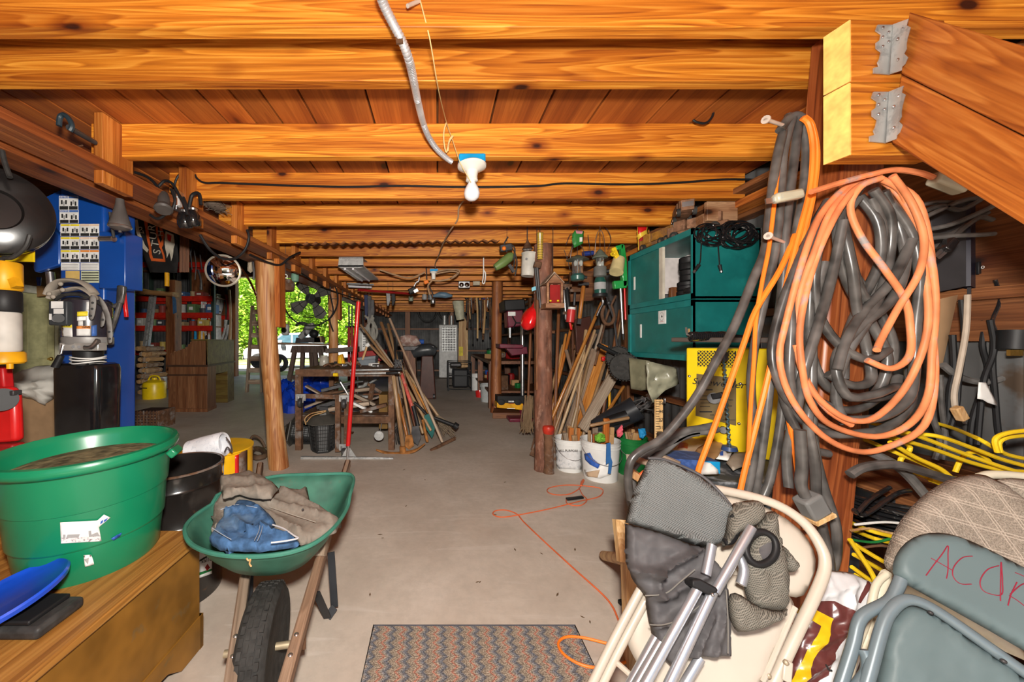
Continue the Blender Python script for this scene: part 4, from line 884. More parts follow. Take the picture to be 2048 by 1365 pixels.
for i, (s_, r, m) in enumerate((('1935,590 1932,660 1918,740 1908,790 1912,830',.009,flat('pale_lead',(.4,.33,.26),.5)),('1922,600 1928,680 1918,760 1914,810 1900,860',.008,BLACK),('1905,670 1908,740 1900,780 1895,860',.01,BLACK),('1972,640 1965,690 1975,740 1960,790 1945,840 1940,890',.009,BLACK),('1980,640 1988,700 1968,760 1960,830 1955,890',.009,BLACK),('1992,640 1985,720 1990,790 1996,860 2004,890',.009,BLACK),('1886,730 1920,755 1970,765 2020,750 2060,720',.013,CABLEG),('1968,600 1985,630 1978,660 1966,640',.007,BLACK),('1990,560 2000,600 1985,640 1990,660',.006,BLKG),('2000,540 1990,580 2002,615 2020,620',.009,GREENB),('2020,520 2005,570 2012,600 2030,596',.009,GREENB),('2030,540 2040,600 2020,650 2035,700 2048,760',.012,CABLE),('2045,500 2030,560 2040,620 2060,660',.01,CABLE),('1870,760 1865,830 1880,880 1870,920',.01,CABLE),('1880,750 1884,820 1890,870 1886,920',.009,CABLE),('2030,700 2036,780 2042,840 2050,880',.012,CABLE))):
    cable('power_lead', ['pale grey','black inner','black left','black crossing left','black crossing middle','black straight right','thick sagging grey','short knotted','glossy looped','upper green','lower green','heavy curled','rightmost heavy','leftmost slack','second slack','far right heavy'][i]+' lead hanging on the corrugated right wall', 1.45+.015*(i % 4), s_, r, m, gW)
t = thing('socket_connector', 'black round connector with brass contacts at the right edge', 'connector')
MB().cyl(P(2034,662,1.4), P(2030,700,1.4), .045, .042, 20).build('connector_body', BLACK, t)
for dx in (-10,0,10): MB().bar(P(2030+dx,700,1.38), P(2030+dx,712,1.38), .012, .01).build('contact', MATS['brass'], t)
sheet('paper_tag', '1958,765 1972,766 1994,808 1994,812 1976,806 1966,800 1955,798', lambda x, y: P(x, y, 1.38), (-.3,-1,0), PAPER, None, step=7, wr=.006, th=.0015)
o = bpy.data.objects['paper_tag']; tag(o, 'folded white paper tag on the hanging black leads', 'tag')
t = thing('cord_plug', 'small cream plug hanging by the pale grey lead', 'plug')
MB().bar(P(1912,815,1.4), P(1926,840,1.4), .03, .025, (0,1,0)).build('plug_body', PINE, t, bev=.004)
MB().bar(P(1926,840,1.4), P(1930,848,1.4), .01, .003).build('prong', STEEL, t)
t = thing('cardboard_sheet', 'tan cardboard strip standing behind the cord coil', 'cardboard')
MB().prism(PP(1.5,'1872,600 1916,590 1884,735 1862,745'), (.01,.008,0)).build('strip', TAN, t)
t = thing('hanging_drop_light', 'amber glass drop light beside the inverter', 'lamp')
MB().ell(P(1980,545,1.62), .035,.035,.06).build('amber_glass', flat('amber', (.5,.22,.02), .15, coat=.6), t); MB().cyl(P(1980,515,1.62), P(1980,530,1.62), .02).build('cap', BLACK, t)
# ------------------------------------------------------------------ teal cabinets on the right wall
CXF, CY0, CY1 = 1.8, 2.47, 3.3
for nm, z0, z1, lab in (('wall_cabinet',1.6,2.1,'upper teal sliding-door cabinet standing half open with black parts inside'),('wall_cabinet',1.16,1.595,'lower teal sliding-door cabinet with a white sticker on its door')):
    t = thing(nm, lab, 'cabinet'); up = z0 > 1.5
    MB().bb(CXF,2.285,CY0,CY0+.02,z0,z1).build('side_panel', TEAL, t, bev=.002)
    MB().bb(CXF,2.285,CY1-.02,CY1,z0,z1).build('side_panel', TEAL, t, bev=.002)
    MB().bb(CXF,2.285,CY0,CY1,z1-.02,z1+.002).build('top_panel', TEAL, t, bev=.002)
    MB().bb(CXF,2.285,CY0,CY1,z0-.002,z0+.02).build('bottom_panel', TEAL, t, bev=.002)
    MB().bb(2.27,2.285,CY0,CY1,z0,z1).build('back_panel', flat('cabinet_inside', (.62,.56,.54), .6), t)
    if up:
        MB().bb(CXF+.03,2.27,CY1-.03,CY1-.021,z0+.02,z1-.02).build('side_lining', MATS['cabinet_inside'], t); MB().bb(CXF+.03,2.27,CY0+.02,CY1-.02,z0+.02,z0+.026).build('shelf_lining', MATS['cabinet_inside'], t)
    MB().bb(CXF-.004,CXF+.02,CY0,CY1,z1-.045,z1).build('front_rail', TEALD, t); MB().bb(CXF-.004,CXF+.02,CY0,CY1,z0,z0+.04).build('front_rail', TEALD, t)
    MB().bb(CXF-.004,CXF+.02,CY1-.03,CY1,z0,z1).build('front_stile', TEALD, t); MB().bb(CXF-.004,CXF+.02,CY0,CY0+.012,z0,z1).build('front_stile', TEALD, t)
    a, b = (2.84,CY1-.03) if up else (CY0+.012,CY1-.11)
    d = MB().bb(CXF+.003,CXF+.015,a,b,z0+.04,z1-.045).build('sliding_door', TEAL, t, bev=.002)
    hy = CY1-.1 if up else CY1-.2
    MB().bb(CXF-.002,CXF+.004,hy-.012,hy+.012,z0+.17,z0+.29).build('pull', WHITE, d, bev=.003)
    if up: MB().bb(CXF,CXF+.02,2.8,2.845,z0+.04,z1-.045).build('door_edge', flat('bare_edge', (.5,.46,.38), .6), t)
    else:
        MB().bb(CXF+.012,CXF+.02,CY1-.11,CY1-.03,z0+.04,z1-.045).build('rear_door', TEALD, t)
        p = MB().bb(CXF-.0015,CXF+.003,2.76,2.85,1.44,1.545).build('sticker', LBL, t)
        MB().tube([V((CXF-.003,2.805+.026*cos(a),1.498+.032*sin(a))) for a in [2*pi*j/20 for j in range(20)]], .0022, 5, 0, True).build('sticker_ring', INKG, t); MB().prism([V((CXF-.003,2.815,1.492)),V((CXF-.003,2.795,1.492)),V((CXF-.003,2.805,1.512))], (.001,0,0)).build('sticker_mark', INK, t); MB().bb(CXF-.003,CXF-.001,2.785,2.825,1.456,1.461).build('sticker_line', flat('faint_red', (.5,.3,.3), .6), t)
        MB().bb(CXF-.001,CXF+.004,CY0+.03,CY0+.045,1.3,1.39).build('slot', PINE, t)
def cyl3(b, x, y, z, r, h, m, root, n=20):
    MB().lathe([(r*.9,0),(r,.006),(r,h*.45),(r*.94,h*.5),(r,h*.55),(r,h-.008),(r*.86,h)], (x,y,z), n).build(b, m, root)
for i, (x, y, z, r, h) in enumerate(((1.96,2.74,1.627,.075,.07),(1.97,2.75,1.698,.075,.07),(1.98,2.74,1.769,.07,.09),(1.98,2.75,1.86,.07,.1),(1.95,2.98,1.627,.05,.07),(1.9,2.6,1.627,.06,.07))):
    t = thing('black_fitting', ['lowest','second','third','topmost','short front','rear'][i]+' black ribbed plastic fitting inside the open cabinet', 'fitting', 'fittings in the teal cabinet'); cyl3('ring', x, y, z, r, h, BLACK, t)
t = thing('wood_block', 'dark wooden block among the fittings in the open cabinet', 'block'); MB().bb(1.9,2.1,2.84,2.88,1.627,1.74).build('block', BEAM, t, bev=.004)
# coil of thin black cable hung on the cabinet side
t = thing('coax_coil', 'tangled coil of thin black cable hung on the cabinet side', 'cable')
for i in range(22):
    cx, cy = (1425,470) if i < 9 else (1482,470); rx, ry = (30,22) if i < 9 else (34,26); a = RN.uniform(-.5,.5); kx, ky = RN.uniform(.45,1.1), RN.uniform(.45,1.05); ox, oy = RN.uniform(-9,9), RN.uniform(-7,7)
    q = [P(cx+ox+rx*kx*cos(u)*cos(a)-ry*ky*sin(u)*sin(a), cy+oy+rx*kx*cos(u)*sin(a)+ry*ky*sin(u)*cos(a), 2.44-.0022*i+.008*sin(3*u+i)) for u in [2*pi*j/10 for j in range(10)]]
    MB().tube(q, .0055, 6, 3, True).build('turn', BLKG, t)
MB().tube(PP(2.43,'1404,465 1402,500 1400,525 1392,538'), .004, 6).build('cable_end', BLKG, t); MB().tube(PP(2.43,'1436,485 1438,515 1439,530'), .004, 6).build('cable_end', BLKG, t)
for x, y, x2, y2 in ((1398,530,1390,542),(1439,530,1442,542)): MB().cyl(P(x,y,2.43), P(x2,y2,2.43), .012, .009).build('connector', BLACK, t); MB().cyl(P(x2,y2,2.43), P(x2+(x2-x)*.3,y2+3,2.43), .009).build('connector_tip', STEEL, t)
# rusty toy trucks stacked on the cabinet
TR = flat('toy_truck_rust', (.2,.1,.055), .7, var=.4, scale=20, bump=.3, col2=(.33,.17,.1), cov=.4, sc2=12); TRY = flat('toy_truck_yellow', (.36,.17,.03), .65, var=.4, scale=20, col2=(.2,.1,.05), cov=.45, sc2=10)
def truck(lab, o, dr, L, m, tilt=0):
    t = thing('toy_truck', lab, 'toy truck', 'toy trucks on the cabinet'); dr = V(dr).normalized(); up = V((0,0,1)); sd = dr.cross(up).normalized()
    R3 = MX((dr, sd, up)).transposed()
    def bx(n, c, d, mm=m, bev=.004): MB().box(V(o)+R3 @ V(c), d, R3).build(n, mm, t, bev=bev)
    bx('chassis', (0,0,.045), (L,.08,.03)); bx('cab', (L*.28,0,.1), (L*.2,.09,.08)); bx('hood', (L*.43,0,.08), (L*.14,.085,.05)); bx('truck_bed', (-L*.14,0,.095), (L*.55,.1,.07)); bx('bed_hollow', (-L*.14,0,.131), (L*.5,.085,.004), DKST, 0); bx('windshield', (L*.385,0,.115), (.004,.075,.035), INKG, 0); bx('grille', (L*.505,0,.07), (.006,.07,.035), STEEL, 0)
    for k in (-.32,-.16,.36):
        for s_ in (-1,1):
            c = V(o)+R3 @ V((L*k,s_*.05,.03)); MB().cyl(c-sd*.012, c+sd*.012, .03, n=16).build('wheel', TIRE, t); MB().cyl(c-sd*.0135, c+sd*.0135, .013, n=10).build('hubcap', STEEL, t)
zt = 2.103
truck('rusty yellow toy dump truck at the far end of the cabinet top', (1.9,2.98,zt), (-.1,1,0), .42, TRY)
truck('flat rusty toy truck lying lowest on the cabinet top', (1.98,2.66,zt), (-.55,1,0), .4, TR)
truck('brown rusty toy truck riding on top of the other toys', (1.93,2.75,zt+.14), (-.5,-1,.0), .38, TR)
t = thing('wooden_box', 'small brown wooden box at the near corner of the cabinet top', 'box'); MB().box((2.04,2.52,zt+.13), (.22,.03,.14)).box((2.04,2.6,zt+.065),(.2,.1,.13)).build('box', wood('box_wood', (.2,.1,.05), (.31,.17,.09), (.4,.24,.13), 0), t, bev=.003)
t = thing('snack_bag', 'yellow and red snack bag at the far end of the cabinet', 'bag')
sheet('bag', '1274,452 1296,448 1298,500 1276,502', lambda x, y: P(x, y, 3.32), (-.5,-1,0), flat('chip_yellow', (.75,.5,.05), .3), t, [('1275,452 1296,448 1292,462 1276,470', RED),('1277,480 1292,470 1296,498 1278,500', REDD)], 5, .03, 12, .006, .1, .02)
# hanging canvas, ruler, spring, shelf board
sheet('canvas_tarp', '1258,716 1300,722 1300,745 1304,778 1282,782 1262,778', lambda x, y: P(x, y, 2.9), (-.2,-1,0), OLIVE, None, step=7, wr=.03, fr=.05, th=.006, base=True); tag(bpy.data.objects['canvas_tarp'], 'olive canvas hanging under the lower teal cabinet', 'canvas')
sheet('plastic_sheet', '1292,722 1352,736 1358,768 1330,782 1306,806 1296,780', lambda x, y: P(x, y, 2.5), (-.2,-1,0), flat('cloudy_sheet', (.25,.25,.18), .3, var=.25, coat=.3), None, step=7, wr=.035, fr=.05, th=.006, base=True, seed=3); tag(bpy.data.objects['plastic_sheet'], 'cloudy grey-green plastic sheet hanging under the lower teal cabinet', 'sheet')
t = thing('wooden_ruler', 'upright cream wooden yardstick below the hanging sheet', 'ruler')
MB().prect(2.35,1311,800,1326,884,.012).build('stick', PINE, t)
for i in range(16): MB().prect(2.345,1312,803+i*5,1312+(7 if i % 4 else 12),803.8+i*5,.003).build('tick', INK, t)
for i in range(5): text('numeral', str(34-i), faceM(P(1322,808+i*16,2.344)), .03, INK, t)
t = thing('shelf_board', 'worn dark board lying across the top of the yellow welder', 'board'); plank('board', P(1355,680,2.02), P(1560,681,1.66), .16, .025, wood('old_board', (.05,.045,.042), (.085,.075,.068), (.14,.11,.09), 2), t)
t = thing('coil_spring', 'black coil spring lying on the board above the welder', 'spring')
MB().tube([P(1380,673,1.84).lerp(P(1462,672,1.84), i/150)+V((0,cos(i*.88)*.02,sin(i*.88)*.02)) for i in range(151)], .0055, 6, 0).build('coil', BLKG, t)
MB().tube(PP(1.84,'1380,672 1374,668 1372,655'), .005, 6).build('hook', STEEL, t)
MB().cyl(P(1462,674,1.84), P(1520,678,1.86), .014).build('shaft', BLACK, t)
# ------------------------------------------------------------------ yellow welder on the workbench
t = thing('welder', 'yellow arc welder with a brass control plate on the right-hand workbench', 'welder')
wl0, wl1 = P(1372,683,2.05), P(1562,683,1.7); wu = (wl1-wl0).normalized(); wn_ = V((wu.y,-wu.x,0)); wo = wl0
def fw(x, y, d=0): return PL(x, y, wo+wn_*d, wn_)
def wq(s, d=0): return [fw(*map(float, q.split(',')), d) for q in s.split()]
wz = .707
f3 = [V((wl0.x,wl0.y,wz)), V((wl1.x,wl1.y,wz)), V((wl1.x,wl1.y,1.262)), V((wl0.x,wl0.y,1.262))]
MB().prism(f3, -wn_*.38).build('case', YEL, t, bev=.008)
MB().prism(wq('1395,701 1472,703 1472,736 1395,733', .002), -wn_*.003).build('grille_back', INK, t)
g = MB()
for i in range(-5,12):
    for s_ in (-1,1):
        pts = []
        for j in range(9):
            x, y = 1395+i*7+(j*4.2 if s_ > 0 else 34-j*4.2), 701+j*4.2
            if 1395 <= x <= 1472 and y <= 735: pts.append(fw(x, y, .004))
        if len(pts) > 1: g.tube(pts, .0022, 4, 0)
g.build('grille', YEL, t)
PLT = flat('brass_plate', (.24,.18,.09), .35, .5, var=.15)
MB().prism(wq('1393,748 1472,757 1472,852 1391,832', .003), -wn_*.003).build('control_plate', PLT, t)
text('brand_lettering', 'Surewelder', faceM(fw(1434,767,.005), wu), .052, INK, t, shear=.3)
for x0, x1, y in ((1399,1425,779),(1400,1422,792),(1400,1424,799),(1401,1426,806),(1400,1420,813),(1399,1424,823),(1442,1466,800),(1445,1464,812),(1420,1428,830),(1445,1470,840)): MB().prism(wq(f'{x0},{y} {x1},{y} {x1},{y+(2.5 if y in (779,823) else 1.2)} {x0},{y+(2.5 if y in (779,823) else 1.2)}', .004), -wn_*.001).build('print', INK, t)
MB().cyl(fw(1428,797,.03), fw(1428,797,.003), .03, n=20).build('dial', DKST, t); MB().bar(fw(1424,794,.033), fw(1446,790,.033), .02, .03).build('dial_pointer', BLACK, t, bev=.004)
for x, y in ((1379,753),(1481,768),(1376,822),(1478,848)): MB().ell(fw(x,y,.002), .008,.008,.008, 8, 5).build('screw', STEEL, t)
MB().cyl(fw(1447,861,.02), fw(1447,861,0), .018, .022).cyl(fw(1447,861,.022), fw(1447,861,.018), .009).build('jack', DKST, t)
MB().prism(wq('1376,860 1428,862 1428,872 1376,870', .004), -wn_*.004).build('handle_slot', DKST, t)
t = thing('drill_auger', 'blue-grey twisted auger rod standing in front of the welder', 'tool')
a, b2 = P(1448,722,1.8), P(1459,893,1.78)
MB().tube([a.lerp(b2, i/90)+V((cos(i*1.2)*.004,sin(i*1.2)*.004,0)) for i in range(91)], .005, 6, 0).build('twist', flat('blue_steel', (.09,.15,.18), .4, .5), t)
MB().cyl(a+V((0,0,.0)), a+V((0,0,.045)), .016, .02).build('chuck', DKST, t); MB().cyl(b2, b2-V((0,0,.02)), .03, .035).build('foot', flat('blue_foot', (.03,.06,.16), .4), t)
t = thing('workbench', 'grey paint-splashed workbench carrying the yellow welder', 'workbench')
BN = flat('splashed_paint', (.05,.055,.06), .5, var=.2, col2=(.32,.33,.35), cov=.38, sc2=9)
MB().prism([V((1.02,1.5,.66)),V((1.8,1.4,.66)),V((1.98,2.35,.66)),V((1.44,2.3,.66))], (0,0,.045)).build('bench_top', BN, t, bev=.005)
MB().prism([V((1.07,1.51,.5)),V((1.75,1.43,.5)),V((1.75,1.45,.5)),V((1.07,1.53,.5))], (0,0,.16)).build('apron', BN, t)
for x, y in ((1.12,1.57),(1.72,1.5),(1.5,2.22),(1.9,2.25)): MB().bb(x-.04,x+.04,y-.04,y+.04,0,.66).build('leg', BN, t)
MB().prism([V((1.1,1.55,.2)),V((1.74,1.48,.2)),V((1.92,2.28,.2)),V((1.48,2.24,.2))], (0,0,.03)).build('lower_shelf', BN, t)
def onb(z): return lambda x, y: G(x, y, z)
for nm, lab, po, z, m, pr, wr in (('paper_sack', 'brown printed paper sack on the workbench', '1335,905 1348,878 1400,872 1424,880 1410,895 1395,918 1372,920 1330,918', .735, flat('kraft_paper', (.42,.32,.22), .8), [('1358,890 1376,892 1374,902 1354,900', REDD),('1352,903 1376,905 1372,912 1350,910', INKG),('1334,905 1346,882 1349,884 1338,908', RED)], .012),
  ('cardboard_flap', 'torn orange-brown cardboard flap on the workbench', '1396,895 1420,882 1450,876 1446,896 1436,914 1424,922 1400,918 1380,916', .742, CARD, [], .012),
  ('paper_note', 'white paper note with pen marks on the workbench', '1440,898 1466,902 1456,920 1430,916', .735, PAPER, [('1438,906 1446,904 1446,914 1440,914', BLUEC)], .003),
  ('grey_rag', 'grey-brown flattened card lying over the edge of the workbench', '1466,906 1496,904 1496,930 1466,940 1452,926', .73, flat('grey_card', (.33,.28,.22), .9), [], .01)):
    sheet(nm, po, onb(z), (0,-.3,1), m, None, pr, 6, .008, 14, wr, .05, .006, 2, base=True); tag(bpy.data.objects[nm], lab, 'paper' if 'paper' in nm else 'cardboard')
t = thing('blue_carton', 'blue carton with a folded white corner at the front of the workbench', 'box')
MB().prism(PP(1.5,'1340,918 1440,924 1440,948 1350,950'), (0,.14,0)).build('carton', flat('carton_blue', (.03,.07,.22), .5, col2=(.06,.12,.34), cov=.45, sc2=30), t, bev=.003)
MB().prism(PP(1.495,'1404,923 1440,925 1440,948 1400,950'), (0,.004,0)).build('flap', BLUEB, t)
sheet('torn_corner', '1404,924 1420,926 1436,940 1438,949 1400,950', lambda x, y: P(x, y, 1.492), (0,-1,0), PAPER, t, step=6, wr=.006, th=.001)
t = thing('hand_clamp', 'old wooden-handled clamp on the corner of the workbench', 'clamp')
MB().cyl(P(1268,918,1.5), P(1300,928,1.46), .014, .012).build('handle', GREYW, t); MB().bar(P(1262,945,1.46), P(1296,968,1.44), .04, .03).build('jaw', PINE, t, bev=.004)
MB().bar(P(1262,910,1.52), P(1264,960,1.5), .025, .03).build('frame', flat('clamp_cream', (.5,.45,.36), .6), t); MB().tube(PP(1.44,'1290,945 1282,952 1280,962 1288,970'), .01, 8).build('red_washer', OUTCORD, t)
plank('handle_stick', P(1310,908,1.52), P(1360,930,1.46), .022, .022, GREYW); tag(bpy.data.objects['handle_stick'], 'grey wooden stick lying at the corner of the workbench', 'stick')
for i, s_ in enumerate(('1262,1010,.05 1256,960 1275,925 1310,895 1350,868 1400,858 1430,852','1290,930 1330,900 1370,870 1420,862 1435,858','1268,980 1262,940 1290,905 1330,890 1375,870 1395,866')): cable('power_cable', ['lowest','upper','middle'][i]+' grey worn cable bending over the workbench corner', 1.5, s_, .016, CABLEG, 'cables over the workbench corner', n=10)
# ------------------------------------------------------------------ buckets with offcuts
def bucket(lab, x0, x1, yt, yb, m, Yc, name='bucket'):
    t = thing(name, lab, 'bucket'); c = P((x0+x1)/2, yb, Yc); c.z = 0; r = (x1-x0)/2*Yc/F; h = H+(CY-yt)*(Yc-r*.6)/F
    MB().lathe([(0,.006),(r*.84,0),(r*.86,.008),(r*.96,h*.8),(r*.965,h*.82),(r*1.0,h*.825),(r*1.0,h*.835),(r*.965,h*.84),(r*.98,h*.9),(r*1.01,h*.905),(r*1.01,h*.915),(r*.985,h*.92),(r,h*.985),(r*1.02,h),(r*.97,h),(r*.95,h*.96),(r*.84,.02),(0,.02)], c, 40).build('pail', m, t)
    MB().tube([c+V((r*1.03*cos(a),-.012+r*1.03*sin(a),h*.8-.12*sin(-a))) for a in [-pi*j/10 for j in range(11)]], .003, 6, 2).build('bail', STEEL, t)
    return t, c, r, h
b1, c1, r1, h1 = bucket('white bucket with printed all-purpose label holding sticks', 1111,1166,880,947, WHITE, 3.56)
b2_, c2, r2, h2 = bucket('scuffed white bucket with a blue strap over its rim', 1164,1237,885,967, flat('scuffed_white', (.72,.72,.7), .45, var=.06, col2=(.48,.4,.3), cov=.26, sc2=12), 3.34)
b3, c3, r3, h3 = bucket('green bucket holding wood scraps beside the white ones', 1234,1291,878,957, GREENB, 3.45)
f = cylpt(c1, r1*.955)
sheet('label', '1112,899 1118,903 1163,902 1163,940 1118,938 1113,930', f, (0,-1,0), flat('print_label', (.62,.62,.62), .6, col2=(.4,.42,.45), cov=.4, sc2=45), b1, step=5, th=.001)
text('label_text', 'ALL PURPOSE', faceM(P(1137,902,3.372), (1,-.02,-.02)), .03, INK, b1)
f = cylpt(c2, r2*.97)
sheet('label', '1168,908 1180,906 1186,918 1200,930 1196,938 1180,930 1170,920', f, (0,-1,0), BLUEC, b2_, step=5, th=.001); sheet('label', '1168,940 1196,938 1210,924 1222,930 1222,950 1200,958 1172,952', f, (0,-1,0), LBL, b2_, step=5, th=.001)
sheet('label', '1172,945 1200,940 1195,956 1175,954', cylpt(c2,r2*.98), (0,-1,0), flat('torn_tan', (.5,.36,.24), .8), b2_, step=5, th=.001)
t = thing('webbing_strap', 'blue webbing strap hanging over the scuffed white bucket', 'strap')
q = PP(3.1,'1218,884,.03 1217,900 1213,930 1214,932'); MB().prism(PP(3.08,'1213,888 1221,886 1222,915 1225,925 1222,948 1216,948 1218,926 1212,930'), (0,.004,0)).build('strap', flat('strap_blue', (.03,.13,.35), .7), t)
SK = [(b1,c1,r1,h1,9),(b2_,c2,r2,h2,10),(b3,c3,r3,h3,11)]
for bi, (bk_, c, r, h, n) in enumerate(SK):
    where = ['printed white bucket','scuffed white bucket','green bucket'][bi]
    for i in range(n):
        a = RN.uniform(0,6.28); u = RN.uniform(.1,.75)*r; p0 = c+V((cos(a)*u*.8,sin(a)*u*.8,h-.18)); p1 = p0+V((RN.uniform(-.04,.04)+.0*cos(a),RN.uniform(-.03,.02),.2+RN.uniform(.0,.1)*(1 if bi < 2 else .5)))
        m = [HANDLE,CARD,ORZ,GREYW][i % 4]
        o = plank('wood_offcut', p0, p1, RN.uniform(.025,.055), RN.uniform(.02,.035), m); tag(o, f'short wood offcut standing in the {where}', 'offcut', f'offcuts in the {where}')
tag(plank('wood_offcut', P(1211,885,3.25), P(1213,838,3.2), .05, .03, ORZ), 'tall orange offcut with a white band in the scuffed bucket', 'offcut')
t = thing('cloth_scrap', 'green leafy rag on the rim of the scuffed white bucket', 'rag'); MB().blob(PP(3.15,'1190,872 1200,866 1210,870 1211,884 1198,886 1191,882'), (0,-1,.3), .02, .02, 40).build('rag', flat('lime_rag', (.16,.42,.04), .9, var=.4, scale=40), t)
t = thing('cloth_scrap', 'pink cloth scrap tucked between the buckets', 'rag'); MB().blob(PP(3.2,'1234,862 1244,850 1246,868 1240,876 1235,874'), (0,-1,.3), .02, .015, 40).build('rag', flat('pink_rag', (.7,.12,.16), .9), t)
t = thing('cloth_scrap', 'blue plastic scrap in the green bucket', 'rag'); MB().blob(PP(3.3,'1277,858 1290,857 1293,870 1286,878 1280,876'), (0,-1,.3), .02, .01, 40).build('rag', flat('blue_rag', (.02,.25,.55), .5), t)
t = thing('steel_pipe', 'rusty pipe stub with a red flared cap in front of the round post', 'pipe')
c = G(1097,946); pr = [(.056,0),(.052,.03),(.045,.09),(.046,.12),(.05,.13),(.048,.16),(.047,.36),(.052,.38),(.048,.39)]
MB().lathe(pr, c, 24).build('pipe', RUST, t); MB().lathe([(.048,.385),(.057,.41),(.06,.44),(.055,.458),(.04,.468),(0,.47)], c, 24).build('cap', flat('red_cap', (.45,.03,.015), .4, col2=(.2,.03,.02), cov=.4), t)
# ------------------------------------------------------------------ long tools leaning against the right wall
gL = 'long tools leaning on the right wall'
TL = [('orange varnished hoe handle crossing in front of the others','1108,828 1204,604',.019,HANDLEO),('grey weathered shovel handle beside the varnished hoe','1112,842 1192,668',.02,GREYW),('wide grey board leaning over the white bucket','1137,862 1190,700',.028,GREYW),('yellow-brown fork handle near the round post','1108,800 1146,640',.018,HANDLEO),('slim steel rod leaning by the rakes','1183,812 1220,690',.012,DKST),('rough brown handle with red head near the tin wall','1184,812 1212,718',.018,HANDLE),('bright yellow measuring pole standing upright','1219,828 1219,708',.014,YELT),('thin orange handle tilted by the golf bag','1208,836 1248,772',.018,HANDLEO),('dark red-brown post-hole handle','1165,850 1196,690',.022,BEAM),('dark weathered handle behind the varnished hoe','1104,850 1160,720',.02,BEAM),('pale handle standing among the rakes','1118,836 1170,690',.017,HANDLE),('grey handle crossing to the left','1172,842 1132,700',.019,GREYW),('brown handle leaning far right under the lanterns','1198,820 1242,640',.019,HANDLE),('old brown handle leaning left of the fork','1104,778 1126,690',.018,HANDLE),('white-tipped pipe leaning among the handles','1158,770 1186,700',.014,STEEL),('dark pole under the green pump tool','1212,790 1240,620',.016,BEAM),('knotty handle leaning behind the buckets','1148,838 1178,720',.018,HANDLE),('straight handle behind the wide grey board','1160,846 1208,690',.017,HANDLEO),('slim varnished handle just right of the round post','1110,790 1132,668',.015,HANDLEO),('rusty iron bar leaning among the handles','1126,846 1150,700',.014,RUST),('grey lath leaning right of the fork','1116,850 1142,742',.018,GREYW),('tan handle slanting behind the leather sheath','1142,800 1190,660',.017,HANDLE),('dark pole standing behind the bird feeder','1114,720 1118,610',.02,BEAM),('grey pole slanting under the tall lantern','1170,770 1208,640',.016,GREYW),('brown stick slanting left beneath the lanterns','1182,800 1150,690',.016,BEAM),('pale cane leaning beside the yellow pole','1206,826 1226,726',.013,PINE),('old oar shaft leaning in the middle of the long tools','1150,852 1172,660',.02,HANDLE),('short dark handle low beside the golf bag','1176,842 1200,768',.018,BEAM)]
for i, (l, s_, r, m) in enumerate(TL):
    (xa, ya), (xb, yb) = [tuple(map(float, q.split(','))) for q in s_.split()]
    Y0 = min(3.9+.12*(i % 5), 2.2*F/(max(xa,xb)-CX)-.16); t = thing('long_tool', l, 'tool', gL); a, b = P(xa, ya, Y0), P(xb, yb, Y0+.15)
    a = a+(a-b)*max(0, (a.z-.04))/max(.2,(b.z-a.z))     # carry the foot down to the floor
    if 'board' in l: plank('board', a, b, .1, .035, m, t, up=(0,1,0))
    else: rod('handle', a, b, r, m, t)
    d = (a-b).normalized()
    if 'hoe' in l or 'shovel' in l or 'fork' in l: MB().bar(a-d*.12, a+d*.02, .14, .012, (0,1,0)).build('blade', RUST, t, bev=.004)
    if 'red head' in l: MB().bar(b+V((-.05,0,0)), b+V((.06,0,.0)), .04, .05).build('head', RED, t, bev=.006)
tag(plank('rough_plank', P(1164,860,3.75), P(1234,738,3.95), .11, .04, GREYW, up=(0,1,0)), 'rough grey plank leaning from the white bucket to the wheel', 'plank')
t = thing('golf_bag', 'black golf bag tipped over behind the buckets with club heads showing', 'golf bag')
a, b = P(1192,858,3.5), P(1275,816,3.35)
MB().tube([a, a.lerp(b,.3), a.lerp(b,.7), b], [.09,.105,.11,.115], 18, 3).build('bag_body', flat('golf_black', (.02,.022,.026), .4), t)
MB().tube([P(1215,845,3.35), P(1255,832,3.3)], [.05,.055], 12, 0).build('side_pocket', BLACK, t)
for i in range(8):
    d = V((RN.uniform(-.06,.07),-.02+.02*i % .05,RN.uniform(-.06,.08))); p = b+d; q = p+V((.1+RN.uniform(0,.08),-.02,.05+RN.uniform(-.08,.08)))
    k = MB().tube([p, q], .006, 6, 0).build('club_shaft', STEEL, t); MB().bar(q, q+V((.01,-.02,.06-.01*i)), .012, .05).build('club_head', STEEL, t, bev=.004)
t = thing('hammer_haft', 'loose pale hammer handle lying across the golf bag', 'handle'); rod('haft', P(1180,852,3.2), P(1258,836,3.2), .016, HANDLE, t)
def wheel(name, lab, c, axd, R0, w, cat='wheel'):
    t = thing(name, lab, cat); Mw = frame(c, c+V(axd))[0].to_3x3()
    k = MB().lathe([(R0*.62,-w/2),(R0*.9,-w/2),(R0*.98,-w*.3),(R0,0),(R0*.98,w*.3),(R0*.9,w/2),(R0*.62,w/2)], c, 40, Mw).build('tire', TIRE, t)
    tr = MB()
    for i in range(30):
        for s_ in (-1,1): a_ = 2*pi*(i+.25*s_)/30; tr.box(c+Mw @ V((R0*.985*cos(a_),R0*.985*sin(a_),s_*w*.3)), (R0*.07,R0*.1,w*.35), Mw @ MX.Rotation(a_,3,'Z'))
    tr.build('tread', TIRE, k); MB().lathe([(0,-w*.3),(R0*.3,-w*.32),(R0*.62,-w*.45),(R0*.62,w*.45),(R0*.3,w*.32),(0,w*.3)], c, 28, Mw).build('wheel_disc', flat('hub_grey', (.16,.16,.165), .45), t)
    for i in range(6): a_ = i*pi/3; MB().ell(c+Mw @ V((R0*.42*cos(a_),R0*.42*sin(a_),-w*.42)), .008,.008,.008, 6, 4).build('wheel_bolt', STEEL, t)
    return t
